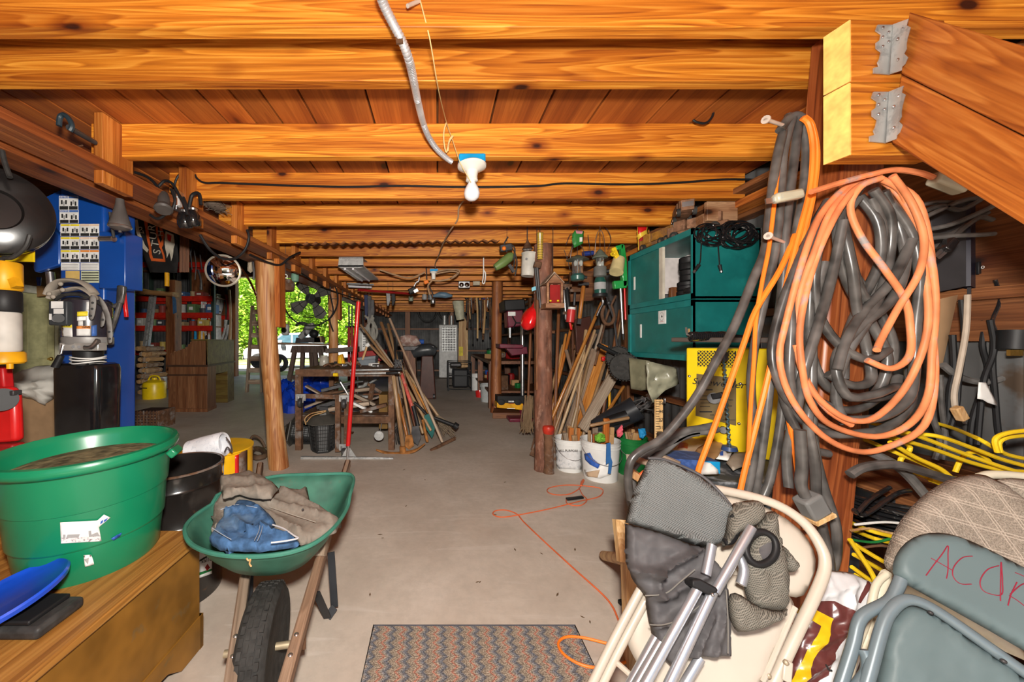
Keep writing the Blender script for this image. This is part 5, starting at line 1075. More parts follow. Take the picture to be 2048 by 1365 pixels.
w = wheel('cart_wheel', 'small black knobby cart wheel hanging by the teal cabinet', P(1249,734,3.25), (.55,.8,0), .13, .08); w2 = wheel('cart_wheel', 'second knobby cart wheel half hidden behind the first', P(1237,716,3.45), (.55,.8,0), .115, .07)
cable('axle_bar', 'black axle bar of the cart wheels pointing up left', 3.3, '1196,690 1215,700 1240,712', .02, BLACK, cat='bar')
# ------------------------------------------------------------------ things hung from joists and post in the middle distance
def hung(name, lab, cat, x, y0, y1, Y): 
    t = thing(name, lab, cat); MB().tube([V((P(x,0,Y).x,Y,2.545)), P(x,y1,Y)], .0025, 5, 0).build('hanging_wire', DKST, t); return t
t = hung('bird_feeder', 'small wooden house-shaped bird feeder hung beside the round post', 'bird feeder', 1106,496,548,3.3)
Y = 3.25; CEDAR = wood('cedar', (.22,.1,.045), (.36,.18,.09), (.48,.27,.15), 0, 1.2, .7, False)
MB().prism(PP(Y-.06,'1094,566 1110,548 1126,566'), (0,.16,0)).build('gable', CEDAR, t)
for a, b in (((1091,567),(1109,546)),((1129,567),(1109,546))): MB().bar(P(*a,Y), P(*b,Y), .012, .2, (0,1,0)).build('roof_board', GREYW, t) if 0 else MB().prism([P(*a,Y-.08),P(*b,Y-.08),P(*b,Y-.08)+V((0,0,.012)),P(*a,Y-.08)+V((0,0,.012))], (0,.18,0)).build('roof_board', GREYW, t)
MB().prect(Y-.06,1092,606,1129,616,.16).build('tray', CEDAR, t, bev=.003)
for x in (1096,1104,1118,1124): MB().prect(Y-.055+(x in (1104,1118))*.08,x-2,566,x+2,606,.02).build('corner_post', CEDAR, t)
MB().prect(Y,1100,570,1122,606,.004).build('glass_pane', flat('red_glass', (.3,.02,.02), .2), t)
for x in (1101,1116): MB().ell(P(x,602,Y-.05), .012,.012,.01, 8, 5).build('seed', YCORD, t)
def lantern(lab, x, yt, yb, Y, w, tall):
    t = hung('camping_lantern', lab, 'lantern', x, yt-38, yt, Y); k = Y/F; hh = (yb-yt)*k; z0 = H+(CY-yb)*k; c = V(((x-CX)*k, Y, z0)); r = w*k/2
    LG = flat('lantern_green', (.012,.07,.055), .3, coat=.4); LT = flat('lantern_top', (.11,.13,.1), .4)
    if tall:
        MB().lathe([(r*.7,0),(r*.72,.01),(r*.72,hh*.3),(r*.6,hh*.38),(r*.3,hh*.4)], c, 24).build('fuel_bottle', LG, t); MB().lathe([(r*.73,hh*.13),(r*.735,hh*.14),(r*.735,hh*.27),(r*.73,hh*.28)], c, 24).build('label', INKG, t)
        MB().lathe([(r*.3,hh*.38),(r*.8,hh*.42),(r*.8,hh*.6),(r*.7,hh*.62)], c, 24).build('collar', flat('lantern_grey', (.13,.13,.12), .4), t); g0 = .6
        MB().cyl(c+V((r*.8,-.01,hh*.52)), c+V((r*1.1,-.02,hh*.52)), .018).build('valve_knob', BLACK, t); MB().lathe([(r*.9,-.01),(r*.95,0),(r*.9,.02)], c, 24).build('base_ring', BLACK, t)
    else: MB().lathe([(r*.5,0),(r*.62,.01),(r*.65,hh*.18),(r*.5,hh*.26)], c, 24).build('fount', flat('lantern_fount', (.03,.1,.085), .3, coat=.4), t); g0 = .26; MB().cyl(c+V((r*.5,-.02,hh*.12)), c+V((r*.8,-.03,hh*.12)), .014).build('valve_knob', BLACK, t)
    MB().lathe([(r*.45,hh*g0),(r*.5,hh*(g0+.02)),(r*.5,hh*.82),(r*.45,hh*.83)], c, 20).build('glass_globe', CLEAR, t); MB().cyl(c+V((0,0,hh*g0)), c+V((0,0,hh*.8)), .005).build('generator_tube', STEEL, t)
    for s_ in (-1,1): MB().ell(c+V((s_*r*.2,-.01,hh*.66)), .014,.01,.03, 8, 6).build('mantle', PAPER, t)
    MB().lathe([(r*1.05 if not tall else r*.95,hh*.8),(r*1.0,hh*.82),(r*.6,hh*.9),(r*.3,hh*.96),(0,hh)], c, 24).build('ventilator', LT, t)
    MB().tube([c+V((-r*.7,0,hh*.85)), c+V((-r*.5,0,hh*1.25)), c+V((0,0,hh*1.4)), c+V((r*.5,0,hh*1.25)), c+V((r*.7,0,hh*.85))], .003, 5).build('bail', STEEL, t)
lantern('green camping lantern with a wide vented cap, the left of two', 1155,510,562,3.4,42,False)
lantern('tall green propane lantern, the right of two', 1200,498,592,3.2,30,True)
t = hung('paint_pail', 'dented white pail hanging from the joists beside the round post', 'pail', 1054,500,512,3.6)
k = 3.6/F; c = P(1056,553,3.6); MB().lathe([(0,.004),(.068,0),(.07,.01),(.085,.22),(.09,.225),(.09,.235),(.082,.235),(.066,.02),(0,.02)], c, 32, MX.Rotation(.1,3,'Y')).build('pail', flat('dented_white', (.5,.48,.43), .5, col2=(.28,.22,.16), cov=.33, sc2=14), t); MB().cyl(P(1053,518,3.5), P(1053,518,3.52), .012).build('ear', DKST, t)
t = hung('metal_funnel', 'small rusty funnel hung above the white pail', 'funnel', 1055,470,484,3.6); MB().lathe([(.012,.09),(.015,.07),(.05,.0),(.055,0),(.02,.07)], P(1055,499,3.6), 20).build('cone', RUST, t)
t = hung('sprayer_bottle', 'green bottle sprayer with straps hanging left of the white pail', 'sprayer', 1014,470,485,3.7)
MB().tube(PP(3.7,'990,536 1005,526 1020,514 1026,510'), [.035,.05,.05,.03], 14, 3).build('bottle', flat('bottle_green', (.13,.2,.06), .45, col2=(.25,.3,.15), cov=.4), t)
MB().bar(P(1000,498,3.65), P(1024,494,3.65), .06, .07).build('pump_head', DKST, t, bev=.01); MB().ell(P(1008,497,3.6), .022,.02,.022).build('orange_cap', ORCORD, t)
for s_ in ('1016,474 1008,490 1014,505','1030,498 1028,530 1022,545','1028,500 1034,525 1030,552','1024,490 1030,500 1026,520'): MB().tube(PP(3.66,s_), .007, 6).build('strap', BLKR, t)
MB().bar(P(1018,530,3.66), P(1028,545,3.66), .03, .03).build('buckle', DKST, t)
t = hung('rain_gauge', 'amber plastic rain gauge hanging on the round post', 'gauge', 1080,458,468,3.42); MB().lathe([(.026,0),(.03,.25),(.033,.255),(.03,.25),(.024,.01)], P(1080,519,3.42), 18).build('tube', flat('amber_plastic', (.5,.33,.05), .25, coat=.4), t)
for i in range(9): MB().lathe([(.0285,0),(.0305,.001),(.0285,.003)], P(1080,516-i*5,3.42), 16).build('ring_mark', DKST, t)
t = hung('old_pump', 'old iron hand pump tool hanging against the round post', 'tool', 1074,515,522,3.4); MB().bar(P(1068,528,3.38), P(1082,532,3.38), .05, .06).build('head', RUST, t, bev=.01); MB().cyl(P(1074,535,3.38), P(1081,616,3.4), .016, .011).build('rod', DKST, t); MB().cyl(P(1070,535,3.4), P(1076,600,3.42), .01).build('rod', DKST, t)
t = thing('red_funnel', 'glossy red plastic funnel hanging left of the round post', 'funnel')
MB().lathe([(0,-.13),(.04,-.125),(.11,-.09),(.135,-.02),(.13,.03),(.1,.08),(.05,.115),(.03,.15),(.028,.19)], P(1060,637,3.6), 28, MX.Rotation(.35,3,'Y') @ MX.Rotation(-.2,3,'X'), sx=.62).build('bowl', flat('red_gloss', (.72,.01,.012), .2, coat=.5), t)
t = thing('wall_tag', 'small light-blue tag nailed on the round post edge', 'tag'); MB().ppoly(3.42,'1063,576 1073,572 1073,580 1064,583',.004).build('tag_plate', flat('sky_tag', (.2,.5,.62), .5), t); MB().ell(P(1069,586,3.42), .01,.01,.01, 8, 5).build('knob', CHROME, t)
t = hung('seed_packet', 'green seed packet hanging on a wire from the joists', 'packet', 1155,450,462,3.35); sheet('packet', '1144,470 1150,460 1168,462 1166,488 1148,496', lambda x, y: P(x, y, 3.35), (0,-1,0), flat('packet_green', (.03,.2,.04), .4), t, [('1150,460 1166,461 1163,469 1152,468', flat('pink_print', (.6,.25,.3), .5)),('1158,476 1164,475 1164,484 1158,485', LBL)], 4, .012, 8, .004, .1, .008)
t = thing('pole_saw', 'bright green pump tool with a long silver rod beside the teal cabinet', 'tool')
PG = flat('tool_green', (.01,.27,.05), .35, coat=.3)
MB().ppoly(3.3,'1242,488 1250,490 1254,520 1256,572 1247,574 1244,540',.05).build('handle', PG, t, bev=.006); MB().ppoly(3.3,'1228,562 1256,560 1254,576 1230,578',.05).build('grip', PG, t, bev=.008); MB().ppoly(3.3,'1232,492 1248,488 1246,498 1234,500',.04).build('top_arm', PG, t, bev=.005)
MB().cyl(P(1241,576,3.32), P(1246,668,3.32), .012, .01).build('rod', STEEL, t); MB().cyl(P(1249,576,3.34), P(1251,640,3.34), .008).build('second_rod', RED, t); MB().cyl(P(1246,668,3.32), P(1247,680,3.32), .014, .01).build('tip', BLACK, t)
t = thing('yellow_cup', 'pale yellow spray cup with yellow trigger beside the green tool', 'cup')
MB().cyl(P(1232,545,3.2), P(1238,518,3.25), .062, .05, 24).build('cup', flat('pale_yellow', (.6,.5,.25), .45), t); MB().bar(P(1236,520,3.22), P(1226,496,3.22), .03, .04).build('trigger', YCORD, t, bev=.005); MB().tube(PP(3.2,'1222,508 1226,512 1232,508 1230,503'), .008, 6, 4, True).build('trigger_ring', YCORD, t)
t = thing('blue_bottle', 'small dark blue bottle behind the lanterns', 'bottle'); MB().cyl(P(1166,508,3.6), P(1186,506,3.6), .025, n=16).build('body', flat('cobalt', (.02,.04,.2), .2, coat=.4), t)
# tools hung on the wall boards behind the lanterns
MB().ppoly(4.5,'1140,545 1210,540 1212,600 1142,604',.03).build('tool_board', BEAMX, base=True); tag(bpy.data.objects['tool_board'], 'dark board behind the lanterns carrying hung tools', 'board')
MB().ppoly(4.4,'1150,640 1182,632 1186,700 1154,706',.05).build('leather_sheath', flat('dark_leather', (.06,.02,.014), .45), base=True, bev=.008); tag(bpy.data.objects['leather_sheath'], 'dark leather tool sheath hanging below the lanterns', 'sheath')
gH = 'hand tools hung under the lanterns'
for i, (l, hx) in enumerate((('hammer with an orange varnished handle hanging under the left lantern','1167,572 1159,638'),('black-handled hatchet hanging beside the bird feeder','1133,575 1139,640'),('grey steel pliers hanging beside the bird feeder','1128,580 1132,640'),('red-gripped pliers hanging below the bird feeder','1136,630 1143,660'),('short screwdriver hanging beside the hammer','1150,585 1148,612'))):
    a, b = [P(*map(float, q.split(',')), 4.0) for q in hx.split()]; t = thing('hand_tool', l, 'tool', gH)
    rod('grip', a, b, .022 if i < 2 else .014, [HANDLEO,BLACK,STEEL,RED,DKST][i], t)
    MB().bar(a+V((-.06,0,.02)), a+V((.06,0,.02)), .035, .035).build('head', RUST if i else DKST, t, bev=.005)
    if i == 0: MB().bar(b, b+V((-.01,0,-.06)), .04, .03).build('handle_end', DKST, t)
t = thing('block_pulley', 'rusty iron pulley and tongs hanging under the tall lantern', 'pulley')
MB().tube(PP(3.9,'1208,612 1204,632 1212,648 1224,646 1228,632 1222,612'), .018, 8, 5).build('hook', RUST, t); MB().tube(PP(3.9,'1212,590 1218,610 1228,640 1234,690 1238,720'), .012, 8).build('arm', DKST, t); MB().tube(PP(3.92,'1232,592 1222,612 1212,640 1200,690 1190,730'), .012, 8).build('arm', RUST, t); MB().ell(P(1218,606,3.88), .025,.02,.025).build('pivot', DKST, t)
t = thing('steel_tube', 'chrome bent tube hooked under the tall lantern', 'tube'); MB().tube(PP(3.7,'1204,596 1206,606 1200,618 1194,632'), .013, 10).build('tube', STEEL, t)
t = thing('grease_can', 'small red and white can hanging below the bird feeder', 'can'); MB().cyl(P(1143,620,3.9), P(1140,645,3.9), .045, n=20).build('can', flat('can_red', (.5,.03,.03), .35), t); MB().cyl(P(1144,615,3.9), P(1143,624,3.9), .04, n=20).build('can_top', LBL, t)
for i, s_ in enumerate(('1128,500 1135,520 1140,540','1132,490 1140,470 1150,470 1142,500 1132,520','1215,500 1222,480 1215,460 1200,450','1176,470 1180,500 1184,515')): cable('hanging_wire', ['short','looped','curved','straight'][i]+' wire dangling from the joists by the lanterns', 3.5, s_, .003, DKST, 'wires dangling by the lanterns', cat='wire', n=5)
# ceiling lamp, conduit, string, cables
t = thing('bare_bulb_lamp', 'white porcelain bulb holder with a bare bulb under the third joist', 'lamp')
lc = P(943,324,2.0); MB().box(lc+V((0,0,.0)), (.15,.1,.05)).build('junction_box', BLUEB, t, bev=.008)
MB().lathe([(0,-.03),(.075,-.03),(.082,-.036),(.08,-.046),(.06,-.058),(.036,-.07),(.031,-.1),(.034,-.122),(.028,-.126),(0,-.126)], lc+V((.0,-.02,.005)), 32).build('porcelain_holder', PORC, t)
MB().lathe([(0,-.236),(.02,-.233),(.038,-.219),(.045,-.198),(.042,-.175),(.031,-.152),(.02,-.135),(.017,-.12),(0,-.12)], lc+V((0,-.02,.005)), 28).build('bulb', BULB, t)
t = thing('conduit', 'ribbed silver flexible conduit snaking down across the front joists', 'conduit')
q = PP(0,'758,-40,1.0 764,0,1.05 785,45,1.1 803,80,1.13 818,120,1.18 828,165,1.32 835,200,1.45 846,245,1.7 858,275,1.82 875,300,1.9 895,318,1.95 905,325,1.96')
mb = MB(); mb.tube(q, .0135, 12, 8); pts = []
mb.build('core', flat('conduit_grey', (.6,.6,.62), .35, .5), t)
dense = []
for i in range(len(q)-1):
    a, b, c, d = q[max(i-1,0)], q[i], q[i+1], q[min(i+2,len(q)-1)]; n = max(2, int((c-b).length/.009))
    for j in range(n): u = j/n; dense.append(.5*((2*b)+(c-a)*u+(2*a-5*b+4*c-d)*u*u+(3*b-a-3*c+d)*u**3))
rb = MB()
for i in range(1, len(dense)-1):
    d = (dense[i+1]-dense[i-1]).normalized(); rb.tube([dense[i]-d*.003, dense[i]+d*.003], .0152, 10, 0)
rb.build('ribs', MATS['conduit_grey'], t, kind='stuff')
MB().bar(P(792,82,1.12), P(806,80,1.12), .006, .02).build('staple', RUST, t)
t = thing('pull_string', 'pale pull string hanging from the front joist to the bulb lamp', 'string')
MB().tube(PP(0,'840,0,1.15 860,80,1.2 877,180,1.4 893,245,1.9 905,280,1.93 920,325,1.93 935,352,1.93 942,365,1.93'), .0022, 6, 3).build('string', flat('twine', (.7,.5,.22), .8), t)
MB().tube(PP(1.92,'893,245 888,262 888,285 893,305 899,280 906,272 898,285 896,302'), .004, 6).build('knot', MATS['twine'], t)
MB().cyl(P(815,12,1.12), P(838,2,1.15), .006).build('nail', NAIL, t)
cable('wall_cable', 'black cable stapled along the fourth joist face', 2.555, '345,392 352,360 365,345 385,345 395,358 410,366 440,366 520,369 600,372 700,374 800,372 900,374 1000,374 1080,372 1130,367 1250,369 1350,366 1450,359 1540,361', .0075, BLACK)
cable('loop_of_cable', 'short black cable loop poking through the deck boards above the third joist', 1.9, '1386,240 1395,245 1412,246 1425,232 1428,212', .006, BLACK)
cable('drop_cable', 'tan flexible cord running back from the bulb along the ceiling', 0, PP(0,'930,398,2.9 918,415,3.0 915,440,3.1 900,462,3.3 885,490,3.7 878,510,4.2 870,530,4.8 875,545,5.2'), .007, flat('tan_cord', (.33,.22,.13), .6))
for i, (x0, x1) in enumerate(((590,1000),)): 
    o = corr(P(x0,487,3.58), (P(x1,480,3.58)-P(x0,487,3.58)), (0,.16,.015), 22, .012, (0,0,1)).build('tin_sheet', flat('brown_tin', (.26,.1,.035), .7), base=True, solid=.002, ang=1.5); tag(o, 'rusty corrugated tin strip tucked over the sixth joist', 'tin sheet')
t = thing('fluorescent_fixture', 'silver fluorescent lamp reflector hanging under the far joists', 'lamp')
MB().prism(PP(4.4,'676,534 678,515 726,515 727,534 720,536 682,536'), (.0,.02,0)).build('end_cap', GALV, t); MB().prism([P(676,534,4.4),P(727,534,4.4),P(758,562,6.2) if 0 else P(757,560,5.4),P(716,562,5.4)], (0,0,.02)).build('reflector', flat('white_reflector', (.6,.6,.58), .3, .3), t)
MB().prism([P(679,516,4.4),P(726,516,4.4),P(745,532,5.4),P(706,532,5.4)], (0,0,-.004)).build('housing', GALV, t)
for x, x2 in ((690,724),(706,738)): MB().cyl(P(x,538,4.45), P(x2,562,5.35), .014).build('tube', BULB, t)
t = thing('fluorescent_fixture', 'second slim fluorescent tube lamp behind the silver one', 'lamp'); MB().cyl(P(698,573,6.2), P(742,575,6.6), .02).build('tube', BULB, t); MB().bar(P(696,568,6.2), P(745,570,6.6), .08, .03).build('housing', GREYP, t)
# lamps and cable on the left girder
t = thing('trouble_light', 'grey rubber lamp socket plugged beside a metal box on the girder', 'lamp')
MB().lathe([(.022,0),(.03,.03),(.033,.07),(.03,.1),(.045,.12),(.05,.14),(.04,.15)], P(328,388,2.25), 20, MX.Rotation(2.7,3,'X') @ MX.Rotation(.3,3,'Y')).build('socket', flat('grey_rubber', (.07,.06,.055), .5), t)
MB().prism([P(346,378,2.36),P(366,392,2.5),P(366,430,2.5),P(346,420,2.36)], (.03,-.01,0)).build('metal_box', STEEL, t, bev=.004); MB().prism([P(352,392,2.36),P(357,396,2.4),P(357,416,2.4),P(352,412,2.36)], (.034,-.011,0)).build('outlet', WHITE, t)
for s_ in ('270,345 290,352 305,362 318,378','318,372 330,362 345,368 358,390 370,412 375,430','300,430 315,438 330,430 338,422','345,420 350,400 342,378'): MB().tube(PP(2.28,s_), .009, 8).build('cord', BLACK, t)
t = thing('twin_lamp_socket', 'pair of black rubber lamp sockets hanging from the second block of the girder', 'lamp')
for x, y in ((370,442),(386,438)): MB().lathe([(.02,.06),(.03,.05),(.045,.02),(.048,-.02),(.04,-.045),(.02,-.05),(0,-.05)], P(x,y,2.4), 20, MX.Rotation(.3,3,'X')).build('socket', BLKG, t); MB().lathe([(.024,.05),(.027,.07),(.02,.075)], P(x,y,2.4), 16).build('socket_collar', STEEL, t)
for s_ in ('376,430 380,405 385,390 398,388 402,410','368,432 372,415 366,395'): MB().tube(PP(2.42,s_), .012, 8).build('cord', BLACK, t)
t = thing('trouble_light', 'dusty grey lamp socket hanging in front of the blue lift column', 'lamp')
MB().lathe([(.02,.1),(.022,.07),(.034,.02),(.05,-.04),(.056,-.06),(.05,-.075),(.03,-.085),(.008,-.09),(.008,-.1),(0,-.1)], P(240,432,2.1), 24).build('socket', flat('dusty_rubber', (.08,.07,.065), .55), t); MB().lathe([(.055,-.058),(.058,-.066),(.05,-.076)], P(240,432,2.1), 24).build('steel_ring', STEEL, t)
MB().tube(PP(2.15,'220,425 224,455 228,476'), .008, 6).build('cord', BLKR, t)
for i, (l, s_) in enumerate((('black cable swinging under the left girder between its blocks','400,470,2.7 420,500,2.75 445,517,2.85 470,517,2.95 490,500,3.0 498,475,3.0 494,460,3.0'),('black cable running along under the girder past the log post','500,510,3.2 535,525,3.45 560,530,3.6 580,515,3.7 600,505,4.0'),('black cable looping down the back of the log post','545,528,3.75 560,540,3.75 564,600,3.75 566,650,3.75'),('black cable hanging along the far girder','600,545,4.4 640,570,5.2 672,585,6.0 720,600,7.5'))): cable('wall_cable', l, 0, PP(0,s_), .011, BLACK)
t = thing('bird_nest', 'straw bird nest tucked on the girder between joists', 'nest'); nb = MB()
for i in range(90): 
    p = P(432,408,2.83)+V((RN.uniform(-.07,.05),RN.uniform(-.1,.1),RN.uniform(-.05,.03))); d = V((RN.uniform(-1,1),RN.uniform(-1,1),RN.uniform(-.4,.2)))*.05; nb.tube([p-d, p+d*.2+V((0,0,.006)), p+d], .0022, 4, 2)
nb.build('straw', flat('straw', (.16,.12,.09), .95), t, kind='stuff'); MB().ell(P(432,412,2.83)+V((0,0,-.0)), .06,.09,.035).build('mud_cup', flat('mud', (.12,.09,.07), .95), t)
t = thing('bar_clamp', 'black iron pipe clamp lying on the left girder', 'clamp'); MB().tube(PP(1.66,'118,252 120,235 128,230 138,238 144,252 140,262'), .011, 8).build('jaw', flat('iron_blue', (.02,.035,.045), .4), t); MB().cyl(P(138,255,1.68), P(190,285,1.84), .014, .012).build('screw', DKST, t)
t = thing('nail', 'long rusty nail sticking out of the girder face', 'nail'); MB().cyl(P(122,300,1.66), P(165,291,1.78), .004).build('shank', RUST, t)
t = thing('round_mirror', 'round convex mirror on a chrome arm below the girder', 'mirror')
mc = P(447,542,3.0); mn = V((.35,-1,-.15)).normalized(); Mm = frame(mc, mc+mn)[0].to_3x3()
MB().lathe([(.12,-.01),(.136,0),(.138,.012),(.13,.016)], mc, 40, Mm).build('rim', flat('mirror_rim', (.3,.27,.22), .4, .4), t); MB().lathe([(.13,.01),(.1,.03),(.06,.044),(.03,.05),(0,.052)], mc, 40, Mm).build('convex_glass', CHROME, t)
MB().tube(PP(3.05,'466,528 480,535 495,555 508,580 512,592'), .009, 8).build('arm', CHROME, t)
# ------------------------------------------------------------------ blue two-post car lift and its power unit
t = thing('car_lift', 'blue two-post car lift column with warning placards behind the green tub', 'car lift')
LY = 2.5; x0, x1 = P(118,0,LY).x, P(208,0,LY).x
MB().prism([V((x0,LY,0)),V((x1,LY,0)),V((x1+.0,LY+.27,0)),V((x0,LY+.27,0))], (0,0,3.7)).build('column', BLUE, t, bev=.02, seg=3)
MB().bb(x0-.1,x1+.1,LY-.12,LY+.4,0,.02).build('base_plate', BLUE, t)
bx0 = x1-.005
MB().prism([V((x1+.02,LY-.06,P(0,577,2.44).z)),V((P(250,0,2.44).x,LY-.06,P(0,577,2.44).z)),V((P(250,0,2.44).x+.0,LY+.09,P(0,577,2.44).z)),V((x1,LY+.09,P(0,577,2.44).z))], (0,0,P(0,463,2.44).z-P(0,577,2.44).z)).build('cable_cover', BLUE, t, bev=.006)
MB().ppoly(LY-.01,'66,440 90,440 118,470 118,530 70,545 66,540',.04).build('arm_pivot', BLUE, t, bev=.008); MB().ppoly(LY+.1,'88,395 120,380 120,470 100,470',.05).build('gusset', BLUE, t, bev=.005)
MB().cyl(P(100,545,LY+.05), P(103,572,LY+.05), .025).build('arm_pin', STEEL, t); MB().cyl(P(95,428,LY-.01), P(97,418,LY-.01), .015).build('bolt', STEEL, t)
MB().cyl(P(202,478,LY-.06), P(228,478,LY-.09), .02).build('bolt', STEEL, t); MB().bar(P(228,478,LY-.075), P(244,465,LY-.075), .008, .02, (0,1,0)).build('bracket_arm', BLUE, t)
def decal(root, Y, x0, y0, x1, y1, m=None, name='placard', d=.002): return MB().prect(Y-d,x0,y0,x1,y1,.0015).build(name, m or LBL, root)
def placard(x0, y0, x1, y1, head, rows=1, cols=2):
    p = decal(t, LY, x0, y0, x1, y1); w = (x1-x0)/cols; h = (y1-y0)/rows
    for r in range(rows):
        for c in range(cols):
            X, Y_ = x0+c*w, y0+r*h
            decal(p, LY, X+.6, Y_+.5, X+w-.6, Y_+h*.17, head, 'header_strip', .003); decal(p, LY, X+1, Y_+h*.74, X+w-1, Y_+h*.98, INK if head is not INKG else INKG, 'caption_strip', .003)
            for q in range(3): a = X+w*(.2+.22*q); b = Y_+h*(.3+.1*((q+c+r) % 2)); decal(p, LY, a, b, a+w*.16, b+h*.3, INKG if q % 2 else INK, 'figure', .0035)
    return p
NB = flat('notice_blue', (.05,.13,.4), .5); NY = flat('caution_yellow', (.75,.6,.03), .5); NO = flat('warning_orange', (.75,.25,.04), .5)
placard(118,392,156,420,NB); placard(119,420,157,447,NB)
for r in range(3): placard(121,448+r*26,159,473+r*26,NY); placard(160,448+r*26,198,473+r*26,NO if r == 2 else flat('faded_orange',(.72,.55,.42),.5))
for x in (122,161): p = decal(t, LY, x, 526, x+37, 541); [decal(p, LY, x+2, 529+i*3, x+34, 530+i*3, INKG, 'text_line', .003) for i in range(4)]
decal(t, LY, 131, 542, 159, 560, flat('manila', (.6,.42,.14), .6)); p = decal(t, LY, 162, 542, 198, 566, flat('pale_green_print', (.55,.58,.4), .5)); [decal(p, LY, 163, 545+i*5, 197, 547+i*5, INK, 'text_line', .003) for i in range(4)]
for s_, x, y, m in (('NOTICE',128,394.5,LBL),('NOTICE',129,422.5,LBL)): text('header_text', s_, faceM(P(x,y,LY-.0045)), .018, m, t, .0002)
MB().bar(P(248,585,LY-.05), P(253,635,LY-.05), .02, .02).build('red_pin', RED, t, bev=.004)
MB().tube(PP(2.35,'247,575 246,590 240,606 225,613 205,610 192,606'), .014, 10).build('hose', CABLE, t); MB().tube(PP(2.33,'240,606 230,640 220,665 205,680 192,690'), .013, 10).build('hose', CABLE, t); MB().cyl(P(244,574,2.4), P(240,608,2.37), .026, .02).build('hose_sleeve', BLKR, t)
t = thing('hydraulic_power_unit', 'black hydraulic power unit with warning labels and a tall tank on the lift', 'power unit')
UY = 2.22; k = UY/F
def zc(y): return H+(CY-y)*k
mc = V(((158-CX)*k, UY+.06, 0))
MB().lathe([(.09,zc(676)),(.118,zc(674)),(.12,zc(670)),(.12,zc(612)),(.118,zc(602)),(.1,zc(597)),(0,zc(595))], mc, 32).build('motor', flat('motor_black', (.025,.022,.03), .25, coat=.3), t)
MB().lathe([(.12,zc(690)),(.124,zc(688)),(.124,zc(675)),(.12,zc(674))], mc, 32).build('mount_ring', flat('cast_grey', (.32,.31,.3), .5, .4), t)
MB().prect(UY-.06,118,686,196,702,.06).build('valve_block', flat('cast_alu', (.6,.59,.56), .35, .6), t, bev=.004)
for x in (146,158): MB().cyl(P(x,694,UY-.065), P(x,694,UY-.055), .008).build('port_plug', DKST, t)
MB().lathe([(.075,zc(728)),(.075,zc(702))], mc, 24).build('neck', BLACK, t)
for i, y in enumerate((716,720,726)): MB().tube([mc+V((.085*cos(a),.085*sin(a),zc(y)+.006*sin(2*a+i))) for a in [2*pi*j/14 for j in range(14)]], .004, 6, 2, True).build('rope_turn', PAPER, t)
b = MB(); w = .148
for z, s_ in ((zc(905),.92),(zc(900),.96),(zc(740),1),(zc(731),.95),(zc(727),.8),(zc(727),.01)):
    for j in range(32):
        a = 2*pi*(j+.5)/32; e = .35; b.v.append(mc+V((w*s_*math.copysign(abs(cos(a))**e,cos(a)), .1*s_*math.copysign(abs(sin(a))**e,sin(a)), z)))
for i in range(5): b.f += [(i*32+j, i*32+(j+1) % 32, (i+1)*32+(j+1) % 32, (i+1)*32+j) for j in range(32)]
b.f.append(tuple(range(31,-1,-1))); b.build('tank', BLKG, t, ang=.6)
MB().prect(UY-.09,96,602,133,651,.09).build('control_box', flat('charcoal_box', (.04,.045,.05), .4), t, bev=.008)
MB().prect(UY-.045,133,604,152,646,.06).build('capacitor_cover', BLACK, t, bev=.006)
for a, m in (((102,603,126,617),LBL),((107,618,127,628),LBL),((98,628,103,640),LBL)): decal(t, UY-.09, *a, m)
decal(t, UY-.045, 136,606,148,622, INKG, 'placard')
MB().cyl(P(117,637,UY-.11), P(117,637,UY-.09), .026).build('start_knob', BLACK, t); MB().cyl(P(111,639,UY-.115), P(111,639,UY-.09), .016).build('start_button', DKST, t)
fm = cylpt(mc, .1215)
for po, m, pr in (('122,649 144,650 145,674 123,673',LBL,[('122,649 144,650 144,656 122,655',NY)]),('153,653 181,652 181,672 153,672',LBL,[('153,653 181,652 181,658 153,658',NO)]),('154,624 176,623 176,632 154,633',NY,[]),('154,634 172,633 172,641 154,642',LBL,[]),('156,642 166,642 166,652 156,652',LBL,[]),('183,652 194,650 194,672 183,673',NB,[]),('173,604 180,604 180,622 173,622',LBL,[])): sheet('sticker', po, fm, (-.1,-1,0), m, t, pr, 5, th=.001)
text('sticker_text','CAUTION',faceM(fm(133,652)+V((-.0,-.003,0)),(1,-.25,0)),.015,INK,t); text('sticker_text','WARNING',faceM(fm(167,655)+V((0,-.003,0)),(1,.05,0)),.017,INK,t)
MB().cyl(P(126,690,UY-.09), P(122,708,UY-.1), .007).build('lever_rod', STEEL, t); MB().cyl(P(122,712,UY-.1), P(110,735,UY-.11), .017, .02).build('lever_grip', BLACK, t)
MB().tube(PP(UY-.08,'170,695 182,695 190,688 196,680'), .014, 10).build('elbow_fitting', STEEL, t)
t = thing('harness_helmet', 'grey plastic headgear with perforated straps lying on the power unit', 'headgear')
HG = flat('headgear_grey', (.33,.29,.24), .55, var=.1)
for s_, r in (('96,590 104,574 120,563 142,561 165,566 182,578 190,588',.03),('100,597 112,585 135,580 160,577 180,586 192,598',.026)): MB().tube(PP(UY-.02,s_), [r*.6]+[r]*5+([r] if s_.count(' ') > 5 else []) if 0 else r, 10, 5, flatten=.45).build('head_band', HG, t)
for s_ in ('179,590 191,592 192,610 187,638 181,641 176,636 178,615','194,590 204,598 216,618 224,650 224,684 219,688 214,684 214,650 206,622','204,620 210,630 208,650 202,656 199,650'): 
    o = sheet('strap', s_, lambda x, y: P(x, y, UY-.06), (0,-1,0), flat('strap_grey', (.2,.19,.18), .6), t, step=6, wr=.004, th=.006, smooth=1)
